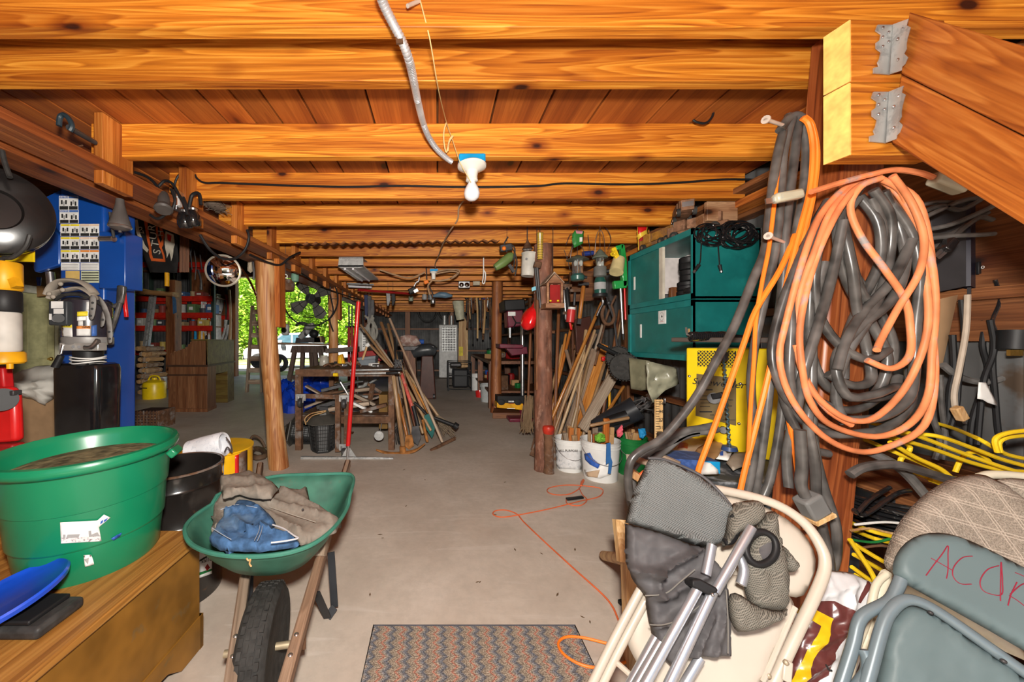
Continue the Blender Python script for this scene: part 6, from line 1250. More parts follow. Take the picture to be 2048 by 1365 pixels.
for x, y in ((185,606),(184,618),(181,632),(218,664),(219,678),(205,640)): MB().cyl(P(x,y,UY-.07), P(x,y,UY-.062), .007, n=10).build('strap_hole', INK, t)
for x, y in ((121,568),(125,580),(98,588),(106,594)): MB().ell(P(x,y,UY-.06), .014,.012,.014, 10, 6).build('knob', HG, t)
MB().tube(PP(UY,'110,600 130,590 160,590 185,600 205,610'), .012, 8).build('dark_band', BLKR, t)
# hose reel, lamp tube and red jack at the left edge
t = thing('hose_reel', 'black hose reel on a yellow bracket at the left edge', 'hose reel')
rc_ = P(-12,425,1.75); Mr = frame(rc_, rc_+V((.75,-.65,0)))[0].to_3x3()
MB().lathe([(0,-.07),(.19,-.07),(.205,-.06),(.205,-.03),(.195,-.02),(.195,.02),(.21,.03),(.21,.06),(.17,.075),(.1,.08),(.09,.06),(0,.06)], rc_, 48, Mr).build('drum', flat('reel_black', (.012,.011,.011), .2), t)
MB().prism(PP(1.95,'-10,500 66,492 66,524 -10,522'), (0,.01,0)).build('bracket', YEL, t); MB().tube(PP(1.68,'0,280 8,320 20,355'), .011, 8).build('hose', BLKR, t); MB().tube(PP(1.68,'60,470 50,495 25,515 5,518 2,540'), .01, 8).build('hose', BLKR, t)
t = thing('work_light', 'yellow and white tubular work light hanging at the left edge', 'lamp')
q = [(545,.05,YELT),(580,.056,YELT),(581,.054,BLACK),(625,.052,BLACK),(626,.05,flat('dirty_white', (.5,.48,.44), .5, col2=(.3,.27,.23), cov=.4)),(703,.05,None),(704,.062,YELT),(728,.066,YELT),(730,.03,YELT)]
Y = 1.7; c = P(8,0,Y)
for nm, a, b, r, m in (('top_housing',525,582,.064,YELT),('tape_band',582,625,.062,BLACK),('lens_tube',625,704,.06,MATS['dirty_white']),('lower_collar',704,728,.074,YELT)): MB().lathe([(r*.9,H+(CY-b)*Y/F),(r,H+(CY-b)*Y/F+.008),(r*.97,H+(CY-a)*Y/F-.008),(r*.88,H+(CY-a)*Y/F)], V((c.x,c.y,0)), 24).build(nm, m, t)
MB().bar(P(28,558,Y-.02), P(35,575,Y-.02), .03, .03).build('hook', YELT, t); MB().cyl(P(20,728,Y-.04), P(20,738,Y-.04), .012).build('screw', YELT, t)
t = thing('bottle_jack', 'red hydraulic jack standing at the left edge below the work light', 'jack')
Y = 1.75; MB().ppoly(Y,'-60,775 16,775 26,792 30,885 -60,892',.05).build('body', RED, t, bev=.02, seg=3); MB().ppoly(Y+.05,'-20,732 4,735 8,780 -20,780',.05).build('ram', flat('deep_red', (.4,.01,.012), .4), t, bev=.01); MB().cyl(P(4,800,Y-.04), P(4,800,Y), .055, n=24).build('knob', BLACK, t); MB().ppoly(Y-.02,'-30,786 26,782 26,792 -30,798',.04).build('clamp_ring', DKST, t, bev=.004)
MB().bb(P(-60,0,Y).x,P(24,0,Y).x,Y,Y+.06,.0,P(0,890,Y).z).build('stand', REDD, t, bev=.01)
# covered box with white sheet
t = thing('covered_box', 'big tan panelled box standing behind the lift column', 'box'); MB().bb(-5.4,-3.5,3.4,3.7,0,.78).build('box', TAN, t, bev=.02)
sheet('dust_sheet', '20,760 45,742 80,732 112,730 140,735 140,800 110,796 92,812 70,800 45,795 36,812 20,815', lambda x, y: P(x, y, 3.36+max(0,(790-y))*.004), (0,-1,.3), SHEET, None, step=6, bulge=.1, R=24, wr=.012, fr=.03, th=.01, base=True, fold=crease((20,775,140,768,.05,9),(30,795,120,782,.05,8),(60,800,75,760,.03,8),(95,808,110,770,.03,8))); tag(bpy.data.objects['dust_sheet'], 'white plastic dust sheet draped over the tan box', 'sheet')
MB().bb(-5.4,-3.52,3.4,3.7,.785,.96).build('sheet_roll', SHEET, bev=.08, seg=4, base=True); tag(bpy.data.objects['sheet_roll'], 'thick white padded bundle lying on the tan box', 'bundle')
t = thing('hand_brush', 'blue-handled straw brush hanging on the left partition', 'brush'); MB().cyl(P(78,555,5.5), P(78,572,5.5), .03, .02).build('handle', flat('brush_blue', (.02,.06,.35), .4), t); MB().prism(PP(5.5,'73,572 83,572 92,592 74,594'), (0,.04,0)).build('bristles', flat('straw_bristle', (.35,.2,.08), .9), t)
# ------------------------------------------------------------------ roll-top desk
t = thing('roll_top_desk', 'old wooden roll-top desk with a curved side standing by the doorway', 'desk')
O = V((-4.97,6.45,0)); U = V((.73,0,0)); D = V((-.28,1.33,0)); kz = 6.45/F
def dp(px, py, d=0): return O+U*((px-335)/80)+D*d+V((0,0,max(0,H+(CY-py)*kz)))
prof = '335,731 335,720 338,712 346,705 362,701 372,697 378,690 384,682 413,682 415,731'
for d_, nm in ((0,'curved_side'),(.975,'curved_side')): MB().prism([dp(*map(float,q.split(',')),d_) for q in prof.split()], D*.025).build(nm, DESKW, t)
MB().prism([dp(382,681.5,-.01),dp(416,681.5,-.01),dp(416,679,-.01),dp(382,679,-.01)], D*1.02).build('desk_top', DESKG, t)
MB().prism([dp(415,682,0),dp(415,731,0),dp(412,731,0),dp(412,682,0)], D*1.0).build('back_panel', DESKG, t)
for i in range(9):
    a = [(337,716),(340,709),(347,705),(355,703),(363,700),(370,697),(376,691),(380,686),(384,682)][i]
    MB().cyl(dp(*a,.03), dp(*a,.97), .022, n=8).build('tambour_slat', DESKW, t)
MB().prism([dp(333,730,-.015),dp(417,730,-.015),dp(417,734,-.015),dp(333,734,-.015)], D*1.03).build('writing_top', flat('dark_edge', (.05,.025,.015), .5), t)
for d_ in (0,.72):
    MB().prism([dp(336,734,d_),dp(415,734,d_),dp(415,824.7,d_),dp(336,824.7,d_)], D*.28).build('pedestal', DESKW if not d_ else DESKG, t, bev=.004)
MB().prism([dp(335,749,-.008),dp(415,749,-.008),dp(415,752,-.008),dp(335,752,-.008)], D*.01).build('side_rail', MATS['dark_edge'], t); MB().prism([dp(334,818,-.012),dp(416,818,-.012),dp(416,824.7,-.012),dp(334,824.7,-.012)], D*.3).build('base_moulding', DESKW, t)
MB().prism([dp(415,734,.28),dp(415,752,.28),dp(412,752,.28),dp(412,734,.28)], D*.44).build('kneehole_rail', DESKG, t); MB().prism([dp(350,734,.3),dp(350,824,.3),dp(352,824,.3),dp(352,734,.3)], D*.42).build('modesty_panel', DESKW, t)
for i in range(4): MB().prism([dp(338+i*19,753,-.004),dp(356+i*19,753,-.004),dp(356+i*19,817,-.004),dp(338+i*19,817,-.004)], D*.004).build('side_board', DESKW, t)
# red pallet rack and its load
t = thing('pallet_rack', 'red-beamed storage rack against the back wall of the left bay', 'rack')
RY = 12.0; rx0, rx1 = P(262,0,RY).x, P(425,0,RY).x
for x in (rx0, (rx0+rx1)/2, rx1):
    for y in (RY,RY+.8): MB().bb(x-.05,x+.05,y,y+.1,0,4.4).build('upright', flat('rack_green', (.03,.05,.04), .6), t)
RZ = [H+(CY-y)*RY/F for y in (705,657,631,598,530)]
for z in RZ:
    for y in (RY-.03,RY+.85):
        for a, b_ in ((rx0,(rx0+rx1)/2-.05),((rx0+rx1)/2+.05,rx1)): MB().bb(a+.04,b_,y,y+.05,z-.09,z+.09).build('beam', flat('rack_red', (.5,.02,.01), .45), t)
    MB().bb(rx0,rx1,RY,RY+.9,z+.05,z+.075).build('shelf_deck', BEAMX, t)
cols = [flat(f'stock_{i}', c, .5) for i, c in enumerate(((.4,.28,.15),(.06,.06,.07),(.5,.48,.44),(.25,.05,.04),(.06,.12,.25),(.12,.2,.08),(.55,.4,.1)))]
n = 0
nmz = ['lowest','second','third','fourth','top']; kc = ['tan','black','white','dark red','navy','green','mustard']
for zi, z in enumerate(RZ[:4]):
    for j in range(8):
        ci = (j*3+zi*2) % 7; x = rx0+.25+j*.34+RN.uniform(-.05,.05); h = RN.uniform(.15,.32); w = RN.uniform(.1,.15); side = 'left' if j < 4 else 'right'
        if (j+zi) % 2:
            t = thing('storage_box', f'{kc[ci]} carton on the {nmz[zi]} shelf of the red rack, {["far left","left","left of middle","inner left","inner right","right of middle","right","far right"][j]}', 'box', 'stock on the red rack'); MB().bb(x-w,x+w,RY+.1,RY+.4,z+.076,z+.076+h).build('carton', cols[ci], t, bev=.01); MB().bb(x-w*.5,x+w*.5,RY+.095,RY+.1,z+.1+h*.3,z+.08+h*.7).build('label', LBL, t)
        else:
            t = thing('paint_can', f'{kc[ci]} can on the {nmz[zi]} shelf of the red rack, {["far left","left","left of middle","inner left","inner right","right of middle","right","far right"][j]}', 'can', 'stock on the red rack'); MB().lathe([(w*.8,0),(w*.8,h*.9),(w*.86,h*.92),(w*.86,h),(w*.7,h*.98),(0,h*.98)], (x,RY+.25,z+.076), 18).build('can', cols[ci], t)
# timber bay posts, ladder, firewood, cans
t = thing('bay_post', 'dark square timber post carrying a short beam in the left bay', 'post'); MB().bb(P(331,0,9.5).x,P(350,0,9.5).x,9.5,9.75,0,P(0,560,9.5).z).build('post', BEAM, t, bev=.01)
plank('beam', P(262,583,9.45), P(352,590,9.45), .12, .26, wood('beam_light', (.18,.09,.03),(.3,.16,.06),(.4,.24,.1),2), t, up=(0,1,0)); MB().ppoly(9.44,'344,585 351,600 352,625 346,628',.03).build('blue_rag', flat('rag_blue',(.04,.1,.2),.9), t)
t = thing('extension_ladder', 'aluminium extension ladder leaning in front of the red rack', 'ladder')
for a, b_ in ((288,302),(295,310)): MB().bar(P(a-8,767,10.6), P(b_,590,11.4), .05, .09, (0,1,0)).build('rail', GALV, t)
for i in range(9): u = i/9+.05; MB().cyl(P(288,700,10.8).lerp(P(302,590,11.4),u), P(295,700,10.8).lerp(P(310,590,11.4),u), .02, n=8).build('rung', GALV, t)
gF = 'split logs in the firewood stack'
for r in range(9):
    for c_ in range(3):
        y = 786-r*11; x = 276+c_*9.5+(r % 2)*3; p = P(x,y,8.3)+V((0,RN.uniform(-.06,.06),0)); rr = .058+.012*RN.random()
        o = MB().prism([p+V((cos(a)*rr*RN.uniform(.8,1.1),0,sin(a)*rr*RN.uniform(.8,1.1))) for a in (.3,1.5,2.7,3.9,5.1)], (0,.45,0)).build('split_log', [HANDLE,GREYW,CARD][(r+c_) % 3], base=True, bev=.01); tag(o, f'split log in the firewood stack beside the lift, {["bottom row","second row","third row","fourth row","middle row","sixth row","seventh row","eighth row","top row"][r]} {["left","middle","right"][c_]}', 'log', gF)
t = thing('safety_can', 'round yellow fuel can on the floor by the firewood', 'fuel can')
c = G(309,797); MB().lathe([(0,.002),(.215,0),(.22,.02),(.22,.32),(.2,.37),(.12,.41),(.05,.43),(.05,.47),(0,.47)], c, 32).build('can', YEL, t); MB().tube([c+V((-.14,0,.4)),c+V((-.08,0,.5)),c+V((.08,0,.5)),c+V((.14,0,.4))], .018, 8).build('handle', YEL, t); MB().prism([c+V((-.2,-.2,.25)),c+V((.02,-.225,.25)),c+V((.02,-.225,.27)),c+V((-.2,-.2,.27))], (0,-.01,0)).build('label_strip', INK, t)
for l, x, y, r, h, m in (('white propane cylinder behind the yellow fuel can',304,783,.15,.55,WHITE),('pale plastic jug behind the fuel can',322,780,.14,.45,flat('milky', (.5,.52,.52), .35)),('green jug on the floor beside the firewood',336,776,.1,.3,GREENB)):
    t = thing('gas_cylinder' if 'propane' in l else 'plastic_jug', l, 'cylinder' if 'propane' in l else 'jug'); c = G(x,y); MB().lathe([(r*.8,0),(r,.04),(r,h*.75),(r*.8,h*.88),(r*.3,h*.94),(r*.3,h)], c, 24).build('body', m, t); MB().lathe([(r*.45,h*.9),(r*.45,h*1.05),(r*.35,h*1.05)], c, 16).build('collar', m, t)
t = thing('lattice_crate', 'dark brown lattice crate on the floor right of the lift column', 'crate'); MB().bb(-4.5,-4.15,5.2,5.5,0,.26).build('crate_core', flat('crate_dark', (.05,.025,.02), .8), t)
for i in range(6): MB().bb(-4.5,-4.13,5.185,5.2,.02+i*.042,.04+i*.042).build('slat', RUST, t)
for i in range(8): MB().bb(-4.5+i*.048,-4.485+i*.048,5.175,5.186,0,.27).build('slat', RUST, t)
MB().bb(-4.14,-4.12,5.18,5.5,0,.27).build('end_panel', RUST, t)
# shelf with bottles, pegged tools on the back wall left of the doorway
t = thing('wall_shelf', 'narrow pale shelf unit holding spray bottles left of the doorway', 'shelf'); SY = 12.5
for x in (402,432): MB().prect(SY,x,588,x+2,690,.25).build('side', LBL, t)
SH = (590,622,653,680)
for y in SH: MB().prect(SY,402,y,434,y+2,.25).build('shelf_plate', LBL, t)
gS = 'bottles on the shelf left of the doorway'
for si, y in enumerate(SH[1:]):
    for j in range(5):
        x = 407+j*5.5; k = SY/F; h = RN.uniform(10,17)*k; r = 2.1*k; m = [WHITE,RED,BLUEB,GREENB,YELT,BLACK][(j+si*2) % 6]; nm = ['white','red','blue','green','yellow','black'][(j+si*2) % 6]
        t = thing('spray_bottle', f'{nm} bottle on the {["upper","middle","lower"][si]} shelf left of the doorway, {["first","second","third","fourth","fifth"][j]} along', 'bottle', gS); c = P(x,y,SY+.08); MB().lathe([(r*.9,0),(r,.01),(r,h*.65),(r*.45,h*.8),(r*.4,h)], c, 12).build('bottle', m, t); MB().lathe([(r*.45,h*.95),(r*.5,h),(r*.5,h*1.1),(0,h*1.12)], c, 10).build('cap', WHITE if m is not WHITE else RED, t)
t = thing('tool_wall_board', 'dark plank wall hung with hand tools beside the doorway', 'board'); MB().prect(12.9,380,480,466,745,.05).build('boards', BEAM, t)
gP = 'tools pegged beside the doorway'
for i, (s_, m) in enumerate((('436,640 445,600',STEEL),('452,590 456,640',REDD),('440,690 452,640',GALV),('458,580 459,690',HANDLE),('446,690 456,650',GALV),('430,600 432,560',BLACK),('448,560 452,585',DKST),('396,540 402,580',STEEL),('415,560 440,556',CHROME),('386,640 390,690',BLUEB),('396,620 399,690',YELT),('374,500 376,690',BLACK))): 
    a, b_ = [P(*map(float,q.split(',')),12.75) for q in s_.split()]; o = MB().tube([a, a.lerp(b_,.5)+V((.05,0,0)), b_], [.05,.04,.06], 8, 3).build('hung_tool', m, base=True); tag(o, ['short steel','dark red','galvanised','long wooden','slanted galvanised','black','dark steel','small steel','chrome','blue','yellow','tall black'][i]+' tool pegged on the dark wall beside the doorway', 'tool', gP)
# banner, tube and clutter under the girder
t = thing('rally_banner', 'black banner with orange and white lettering hanging behind the lift', 'banner'); BY = 5.6; fb = lambda x, y: P(x, y, BY)
BO = flat('banner_orange', (.62,.11,.02), .7); BW = flat('banner_white', (.6,.55,.45), .7)
sheet('cloth', '255,430 352,445 357,520 354,546 300,545 282,500', fb, (0,-1,0), flat('banner_black', (.015,.014,.014), .8), t, [('288,430 312,434 330,524 302,522',BO),('294,432 308,434 325,518 307,517',flat('banner_black2',(.018,.016,.016),.8)),('270,440 276,440 290,490 298,500 296,506 284,496',BW),('314,440 330,470 328,490 322,500 319,494 326,480',BO),('330,462 348,470 350,490 342,523 338,505 332,516 331,490',BW),('334,468 344,472 342,485 336,480',RED)], 7, wr=.04, fr=.02, th=.004)
for i, ch in enumerate('STURGIS'): 
    if i < 5: text('banner_letter', ch, faceM(P(314.5-i*3.6,504-i*16,BY-.035), (.2,0,.98), (-.98,0,.2)), .17, BW, t)
text('banner_letter', '20', faceM(P(281,462,BY-.035), (-.35,0,.94), (-.94,0,-.35)), .14, BW, t); text('banner_letter', 'H', faceM(P(321,467,BY-.035), (.1,0,.99), (-.99,0,.1)), .13, BW, t)
t = thing('hanging_tube', 'orange-yellow plastic tube hanging under the banner', 'tube'); MB().cyl(P(334,546,5.5), P(334,573,5.5), .032, n=16).build('tube', YELT, t)
t = thing('bundle_of_sticks', 'bundle of brown sticks hanging right of the banner', 'bundle')
for i in range(9): MB().cyl(P(362+i*2,435,5.6), P(360+i*2.1,545,5.6), .012, n=6).build('stick', BEAM, t)
for i, s_ in enumerate(('372,480 380,500 384,540','388,500 392,530 390,560','400,510 404,540','378,470 384,490 380,510')): cable('hanging_wire', ['long','middle','short','looped'][i]+' dark wire dangling behind the girder right of the banner', 6.2, s_, .01, DKST, 'wires right of the banner', cat='wire')
# ------------------------------------------------------------------ doorway: step ladder, saw stand, fan, outdoors
t = thing('step_ladder', 'wooden step ladder standing in the doorway behind the log post', 'ladder')
a0, a1 = G(494,785), P(505,612,8.9); b0, b1 = G(524,785), P(520,612,8.9)
for a, b_ in ((a0,a1),(b0,b1)): plank('rail', a, b_, .05, .1, GREYW, t, up=(0,1,0))
for i in range(7): u = .12+i*.135; plank('step', a0.lerp(a1,u), b0.lerp(b1,u), .03, .12, GREYW, t)
for a, b_ in ((a0+V((.05,.9,0)),a1),(b0+V((.02,.9,0)),b1)): plank('rear_leg', a, b_, .04, .06, GREYW, t, up=(0,1,0))
t = thing('saw_stand', 'wooden trestle stand under the mitre saw in front of the doorway', 'stand'); TY = 8.2
DKW = wood('dark_trestle', (.05,.035,.03),(.09,.06,.045),(.14,.1,.08),2)
plank('top_board', P(555,687,TY), P(672,690,TY), .5, .04, GREYW, t)
MB().prism(PP(TY-.1,'584,692 645,692 650,706 580,706'), (0,.3,0)).build('apron', DKW, t)
for x0, x1, d in ((590,572,-.15),(606,602,.35),(622,628,.35),(640,662,-.15),(630,640,.1)): 
    p1 = G(x1,683+910/(TY+d)); plank('leg', p1, P(x0,700,TY+d*.5), .09, .09, DKW, t, up=(0,1,0))
plank('stretcher', P(575,755,TY-.1), P(650,757,TY-.1), .05, .1, DKW, t)
t = thing('mitre_saw', 'grey mitre saw standing on the trestle stand', 'saw'); 
MB().prism(PP(TY,'590,686 592,676 640,674 642,686'), (0,.35,0)).build('saw_base', DKST, t, bev=.01); MB().tube(PP(TY,'600,676 612,664 620,655 628,650'), [.06,.08,.09,.06], 12, 3).build('saw_arm', GREYP, t)
c = P(612,662,TY-.06); MB().lathe([(.0,-.01),(.13,-.008),(.13,.008),(0,.01)], c, 32, MX.Rotation(pi/2,3,'Y')).build('blade', STEEL, t); MB().ell(P(628,668,TY), .11,.1,.1).build('motor', BLACK, t); MB().tube(PP(TY,'592,652 600,646 612,648 618,656'), .03, 8).build('handle', DKST, t)
t = thing('wooden_crate', 'small wooden box beside the mitre saw', 'box'); MB().prism(PP(TY,'628,674 642,672 644,686 628,686'), (0,.2,0)).build('box', HANDLE, t, bev=.005)
t = thing('pedestal_fan', 'large black cage fan hanging in front of the doorway', 'fan'); fc = P(622,598,5.9); R0 = .46
for r in (R0,R0*.7,R0*.4): MB().tube([fc+V((r*cos(a),-.08+.06*(r == R0),r*sin(a))) for a in [2*pi*j/36 for j in range(36)]], .012 if r == R0 else .005, 8, 0, True).build('cage_ring', BLACK, t)
for i in range(12): a = 2*pi*i/12; MB().tube([fc+V((0,-.1,0)), fc+V((R0*cos(a),-.02,R0*sin(a)))], .003, 5, 0).build('cage_wire', BLACK, t)
for i in range(4):
    a = 2*pi*i/4+2.2; pts = [fc+V((r*cos(a+e),.03*e,r*sin(a+e))) for r, e in ((.07,-.3),(.2,-.45),(.34,-.4),(.39,-.1),(.36,.2),(.24,.3),(.08,.3))]; MB().prism(pts, (0,.012,0)).build('fan_blade', flat('fan_blade', (.07,.065,.06), .4), t)
MB().cyl(fc+V((0,-.05,0)), fc+V((0,.22,0)), .08, .1, 20).build('motor', BLACK, t); MB().cyl(fc+V((.05,.1,.3)), fc+V((.05,.1,.95)), .02).build('hanger', DKST, t); MB().tube([fc+V((.3,.05,.1)),fc+V((.36,.05,-.2)),fc+V((.3,.05,-.35)),fc+V((.36,.05,-.55))], .012, 6).build('cord', BLACK, t)
for l, nm, x, y, r, h, m in (('faded green enamel cup hanging under the girder','cup',590,548,.05,.11,flat('faded_green', (.16,.3,.22), .5)),('dark round iron pot hanging behind the log post','pot',572,560,.11,.16,RUST)): t = hung(nm, l, nm, x, y-14, y, 4.6); MB().lathe([(r*.3,-h),(r*.9,-h*.9),(r,-h*.4),(r*.9,0),(r*.8,0),(0,-h*.5)], P(x,y,4.6), 20).build('body', m, t)
t = hung('metal_hook', 'white porcelain ring insulator hanging by the log post', 'insulator', 571,545,549,4.3); MB().tube([P(571,553,4.3)+V((.022*cos(a),0,.022*sin(a))) for a in [2*pi*j/12 for j in range(12)]], .007, 8, 0, True).build('ring', PORC, t)
t = thing('wall_speaker', 'grey horn-shaped box hanging beside the log post', 'speaker'); MB().prect(5.0,561,648,575,671,.1).build('case', GREYP, t, bev=.03); MB().cyl(P(568,661,4.99), P(568,661,5.0), .035, n=20).build('cone', INK, t)
t = thing('work_glove', 'pale work glove hanging on the log post', 'glove'); MB().blob(PP(3.9,'496,525 503,524 505,543 500,546 495,542'), (0,-1,0), .02, .01, 30).build('glove', flat('glove_cream', (.4,.33,.24), .9), t); MB().tube(PP(3.9,'506,524 508,545 507,560'), .012, 6).build('strap', DKST, t)
# outdoors: lawn, drive, car, trees
LAWN = flat('lawn_grass', (.2,.3,.06), .95, var=.45, scale=3, col2=(.42,.4,.2), cov=.5, sc2=.7); DRIVE = flat('gravel_drive', (.5,.47,.42), .95, var=.15, scale=6)
struct(MB().bb(-60,40,YB+.31,80,-.2,-.03).build('floor_lawn', LAWN)); struct(MB().bb(-30,10,15.5,19.5,-.08,-.02).build('floor_drive', DRIVE))
t = thing('parked_car', 'white parked pickup truck in the sun beyond the doorway', 'car'); AX = -7.2; AY = 16.6
PW = flat('car_white', (.85,.85,.85), .2, var=.02, coat=.6)
def cp(x, z, y=0): return V((AX+x, AY+y, z))
MB().prism([cp(-2.0,.45),cp(-2.05,.8),cp(-1.9,.98),cp(-.9,1.1),cp(-.2,1.68),cp(1.0,1.72),cp(1.3,1.1),cp(3.2,1.08),cp(3.25,.5)], (0,1.75,0)).build('body', PW, t, bev=.06, seg=3)
MB().prism([cp(-.72,1.14,-.01),cp(-.16,1.6,-.01),cp(.25,1.62,-.01),cp(.25,1.14,-.01)], (0,.02,0)).build('front_window', flat('car_glass', (.08,.16,.2), .08, coat=.8), t); MB().prism([cp(.33,1.14,-.01),cp(.33,1.62,-.01),cp(.92,1.63,-.01),cp(1.12,1.14,-.01)], (0,.02,0)).build('rear_window', MATS['car_glass'], t)
for x in (-1.3,2.3):
    for y in (.0,1.6): w_ = MB().lathe([(.2,-.1),(.3,-.11),(.36,-.08),(.37,0),(.36,.08),(.3,.11),(.2,.1)], cp(x,.37,y+.05), 28, MX.Rotation(pi/2,3,'X')).build('tire', TIRE, t); MB().lathe([(0,-.09),(.2,-.1),(.2,.1),(0,.09)], cp(x,.37,y+.05), 20, MX.Rotation(pi/2,3,'X')).build('wheel_hub', STEEL, t)
MB().bb(AX-2.1,AX-2.0,AY+.1,AY+1.65,.42,.6).build('bumper', CHROME, t, bev=.02); MB().bb(AX-2.06,AX-2.0,AY+.08,AY+.4,.72,.86).build('headlamp', CHROME, t); MB().prism([cp(-.3,1.15,-.2),cp(-.1,1.15,-.2),cp(-.1,1.35,-.2),cp(-.3,1.35,-.2)], (0,.12,0)).build('wing_mirror', PW, t, bev=.02)
t_ = NT('leaf_green'); oi = t_('TexNoise', Vector=t_.coords((1,1,1)), Scale=1.6, Detail=2.0).outputs[0]
t_.l.new(t_.ramp(oi, (.3, (.14,.3,.02)), (.55, (.38,.58,.05)), (.75, (.62,.8,.14))), t_.b.inputs['Base Color']); t_.b.inputs['Roughness'].default_value = .6; t_.b.inputs['Transmission Weight'].default_value = .0
LEAFM = t_.m; lr = random.Random(3); proto = MB()
for i in range(5200):
    th, ph, rr = lr.uniform(0,6.283), lr.uniform(-1,1), lr.random()**.4; s3 = sqrt(1-ph*ph); q = V((cos(th)*s3*rr*2.6, sin(th)*s3*rr*2.2, 3.4+ph*rr*3.4)); q += V((NZ.noise(q*.8),NZ.noise(q*.8+V((5,0,0))),NZ.noise(q*.8+V((0,7,0)))))*.9
    d = V((lr.uniform(-1,1),lr.uniform(-1,1),lr.uniform(-.6,.6))).normalized()*lr.uniform(.1,.2); e = d.cross(V((lr.uniform(-1,1),lr.uniform(-1,1),1))).normalized()*d.length*.5
    proto.add([q-d, q+e, q+d, q-e], [(0,1,2,3)])
tree0 = None; gT = 'trees beyond the doorway'
for i, (px, Y, k) in enumerate(((470,26,1.0),(520,30,1.25),(580,27,1.1),(640,33,1.4),(700,28,1.1),(745,31,1.3),(600,38,1.9),(500,38,1.9),(690,40,2.0),(420,30,1.3))):
    lab = ['leafy tree at the left edge of the doorway','tall bright tree behind the step ladder','leafy tree beyond the log post','big tree behind the fan','leafy tree right of the second log post','tree at the right edge of the doorway','tall background tree behind the car','tall background tree at the left','tall background tree at the right','dense tree hidden left of the doorway'][i]
    if tree0 is None:
        t = thing('tree', lab, 'tree', gT, auto=False); cr = proto.build('crown', LEAFM, t, smooth=False, kind='stuff'); MB().tube([V((0,0,0)),V((.1,0,1.2)),V((-.05,.1,2.6)),V((.1,0,4.5))], [.22,.17,.13,.06], 10, 4).build('trunk', BARK, t); tree0 = t
    else: t = copytree(tree0); t['label'] = lab
    t.location = (P(px,0,Y).x, Y, -.05); t.rotation_euler = (0,0,i*1.3); t.scale = (k,)*3
# ------------------------------------------------------------------ steel workbench, zappers, squeegee
t = thing('steel_workbench', 'rusty steel frame workbench piled with scrap beside the log post', 'workbench'); z0 = .9
X0, X1, Y0, Y1 = -1.66, -.55, 4.2, 5.5
for x in (X0,X1):
    for y in (Y0,Y1): MB().bb(x-.035,x+.035,y-.035,y+.035,0,z0).build('leg', RUST, t)
for y in (Y0,Y1): MB().bb(X0-.035,X1+.035,y-.03,y+.03,z0-.02,z0+.06).build('top_rail', RUST, t); MB().bb(X0,X1,y-.03,y+.03,.32,.4).build('lower_rail', RUST, t)
for x in (X0,X1): MB().bb(x-.03,x+.03,Y0,Y1,z0-.02,z0+.06).build('end_rail', RUST, t); MB().bb(x-.03,x+.03,Y0,Y1,.32,.4).build('end_rail', RUST, t)
MB().bb(X0,X1,Y0,Y1,z0+.055,z0+.065).build('bench_plate', RUST, t); MB().bb(X0,X1,Y0,Y1,.4,.41).build('lower_plate', RUST, t)
MB().cyl(P(667,750,4.15), P(676,750,4.15), .022, n=12).build('yellow_tag', YCORD, t)
t = thing('swivel_caster_frame', 'low rusty angle frame with swivel casters in front of the steel workbench', 'frame'); MB().bar(P(595,792,4.0), P(702,795,4.0), .03, .05).build('cross_bar', RUST, t)
for x, yb in ((597,862),(693,905),(675,905)): MB().prect(4.0,x-5,794,x+5,yb,.05).build('upright', RUST, t)
for x, y in ((601,796),(688,798),(688,896)): 
    MB().prect(3.97,x-10,y-7,x+10,y+6,.012).build('caster_plate', GALV, t); c = P(x,y+10,3.93); MB().lathe([(.02,-.018),(.05,-.018),(.055,0),(.05,.018),(.02,.018)], c, 20, MX.Rotation(pi/2,3,'Y')).build('caster_wheel', DKST, t); MB().tube([c+V((-.03,0,.07)),c+V((-.025,0,0))], .008, 6, 0).tube([c+V((.03,0,.07)),c+V((.025,0,0))], .008, 6, 0).build('caster_fork', STEEL, t)
gM = 'scrap pieces under the steel workbench'
for i, (a, b_, w, h, m, d) in enumerate((((612,772),(672,806),.12,.02,GREYW,.5),((680,762),(706,805),.25,.02,STEEL,.4),((708,790),(750,810),.1,.04,GREYW,.2),((640,818),(750,832),.1,.08,DKST,.1),((610,815),(660,796),.08,.03,GREYW,.4),((735,768),(770,790),.04,.04,RUST,.5),((740,800),(746,768),.05,.05,RUST,.3),((706,806),(744,824),.09,.03,WHITE,.0),((670,768),(728,762),.2,.02,DKST,.8),((752,830),(768,812),.06,.05,RUST,.4),((640,838),(752,838),.3,.03,RUST,.3),((690,870),(752,872),.14,.06,BEAM,.6))):
    o = plank('scrap_piece', P(*a,4.35+d), P(*b_,4.4+d), w, h, m); tag(o, ['grey slat leaning','bright steel offcut','short weathered board','dark steel box section','tilted grey batten','short angle iron','upright square tube','white slanted bracket','dark flat sheet','rusty stub','rusty flat bar','brown plank'][i]+' in the scrap under the steel workbench', 'scrap', gM)
for i in range(14):
    y_ = 4.35+.07*i; x_ = RN.uniform(-1.5,-.75); a_ = RN.uniform(-.5,.5); z_ = .43+.012*i; L_ = RN.uniform(.3,.55); m = [RUST,GREYW,DKST,GALV,BEAM][i % 5]
    o = plank('scrap_piece', V((x_-L_*.5*cos(a_),y_-L_*.3*sin(a_),z_)), V((x_+L_*.5*cos(a_),y_+L_*.3*sin(a_),z_+RN.uniform(-.02,.16))), RN.uniform(.05,.12), RN.uniform(.02,.05), m); tag(o, ['rusty bar','grey lath','dark steel offcut','galvanised strip','brown batten'][i % 5]+' lying on the lower shelf of the steel workbench', 'scrap', 'scrap on the lower shelf of the steel workbench')
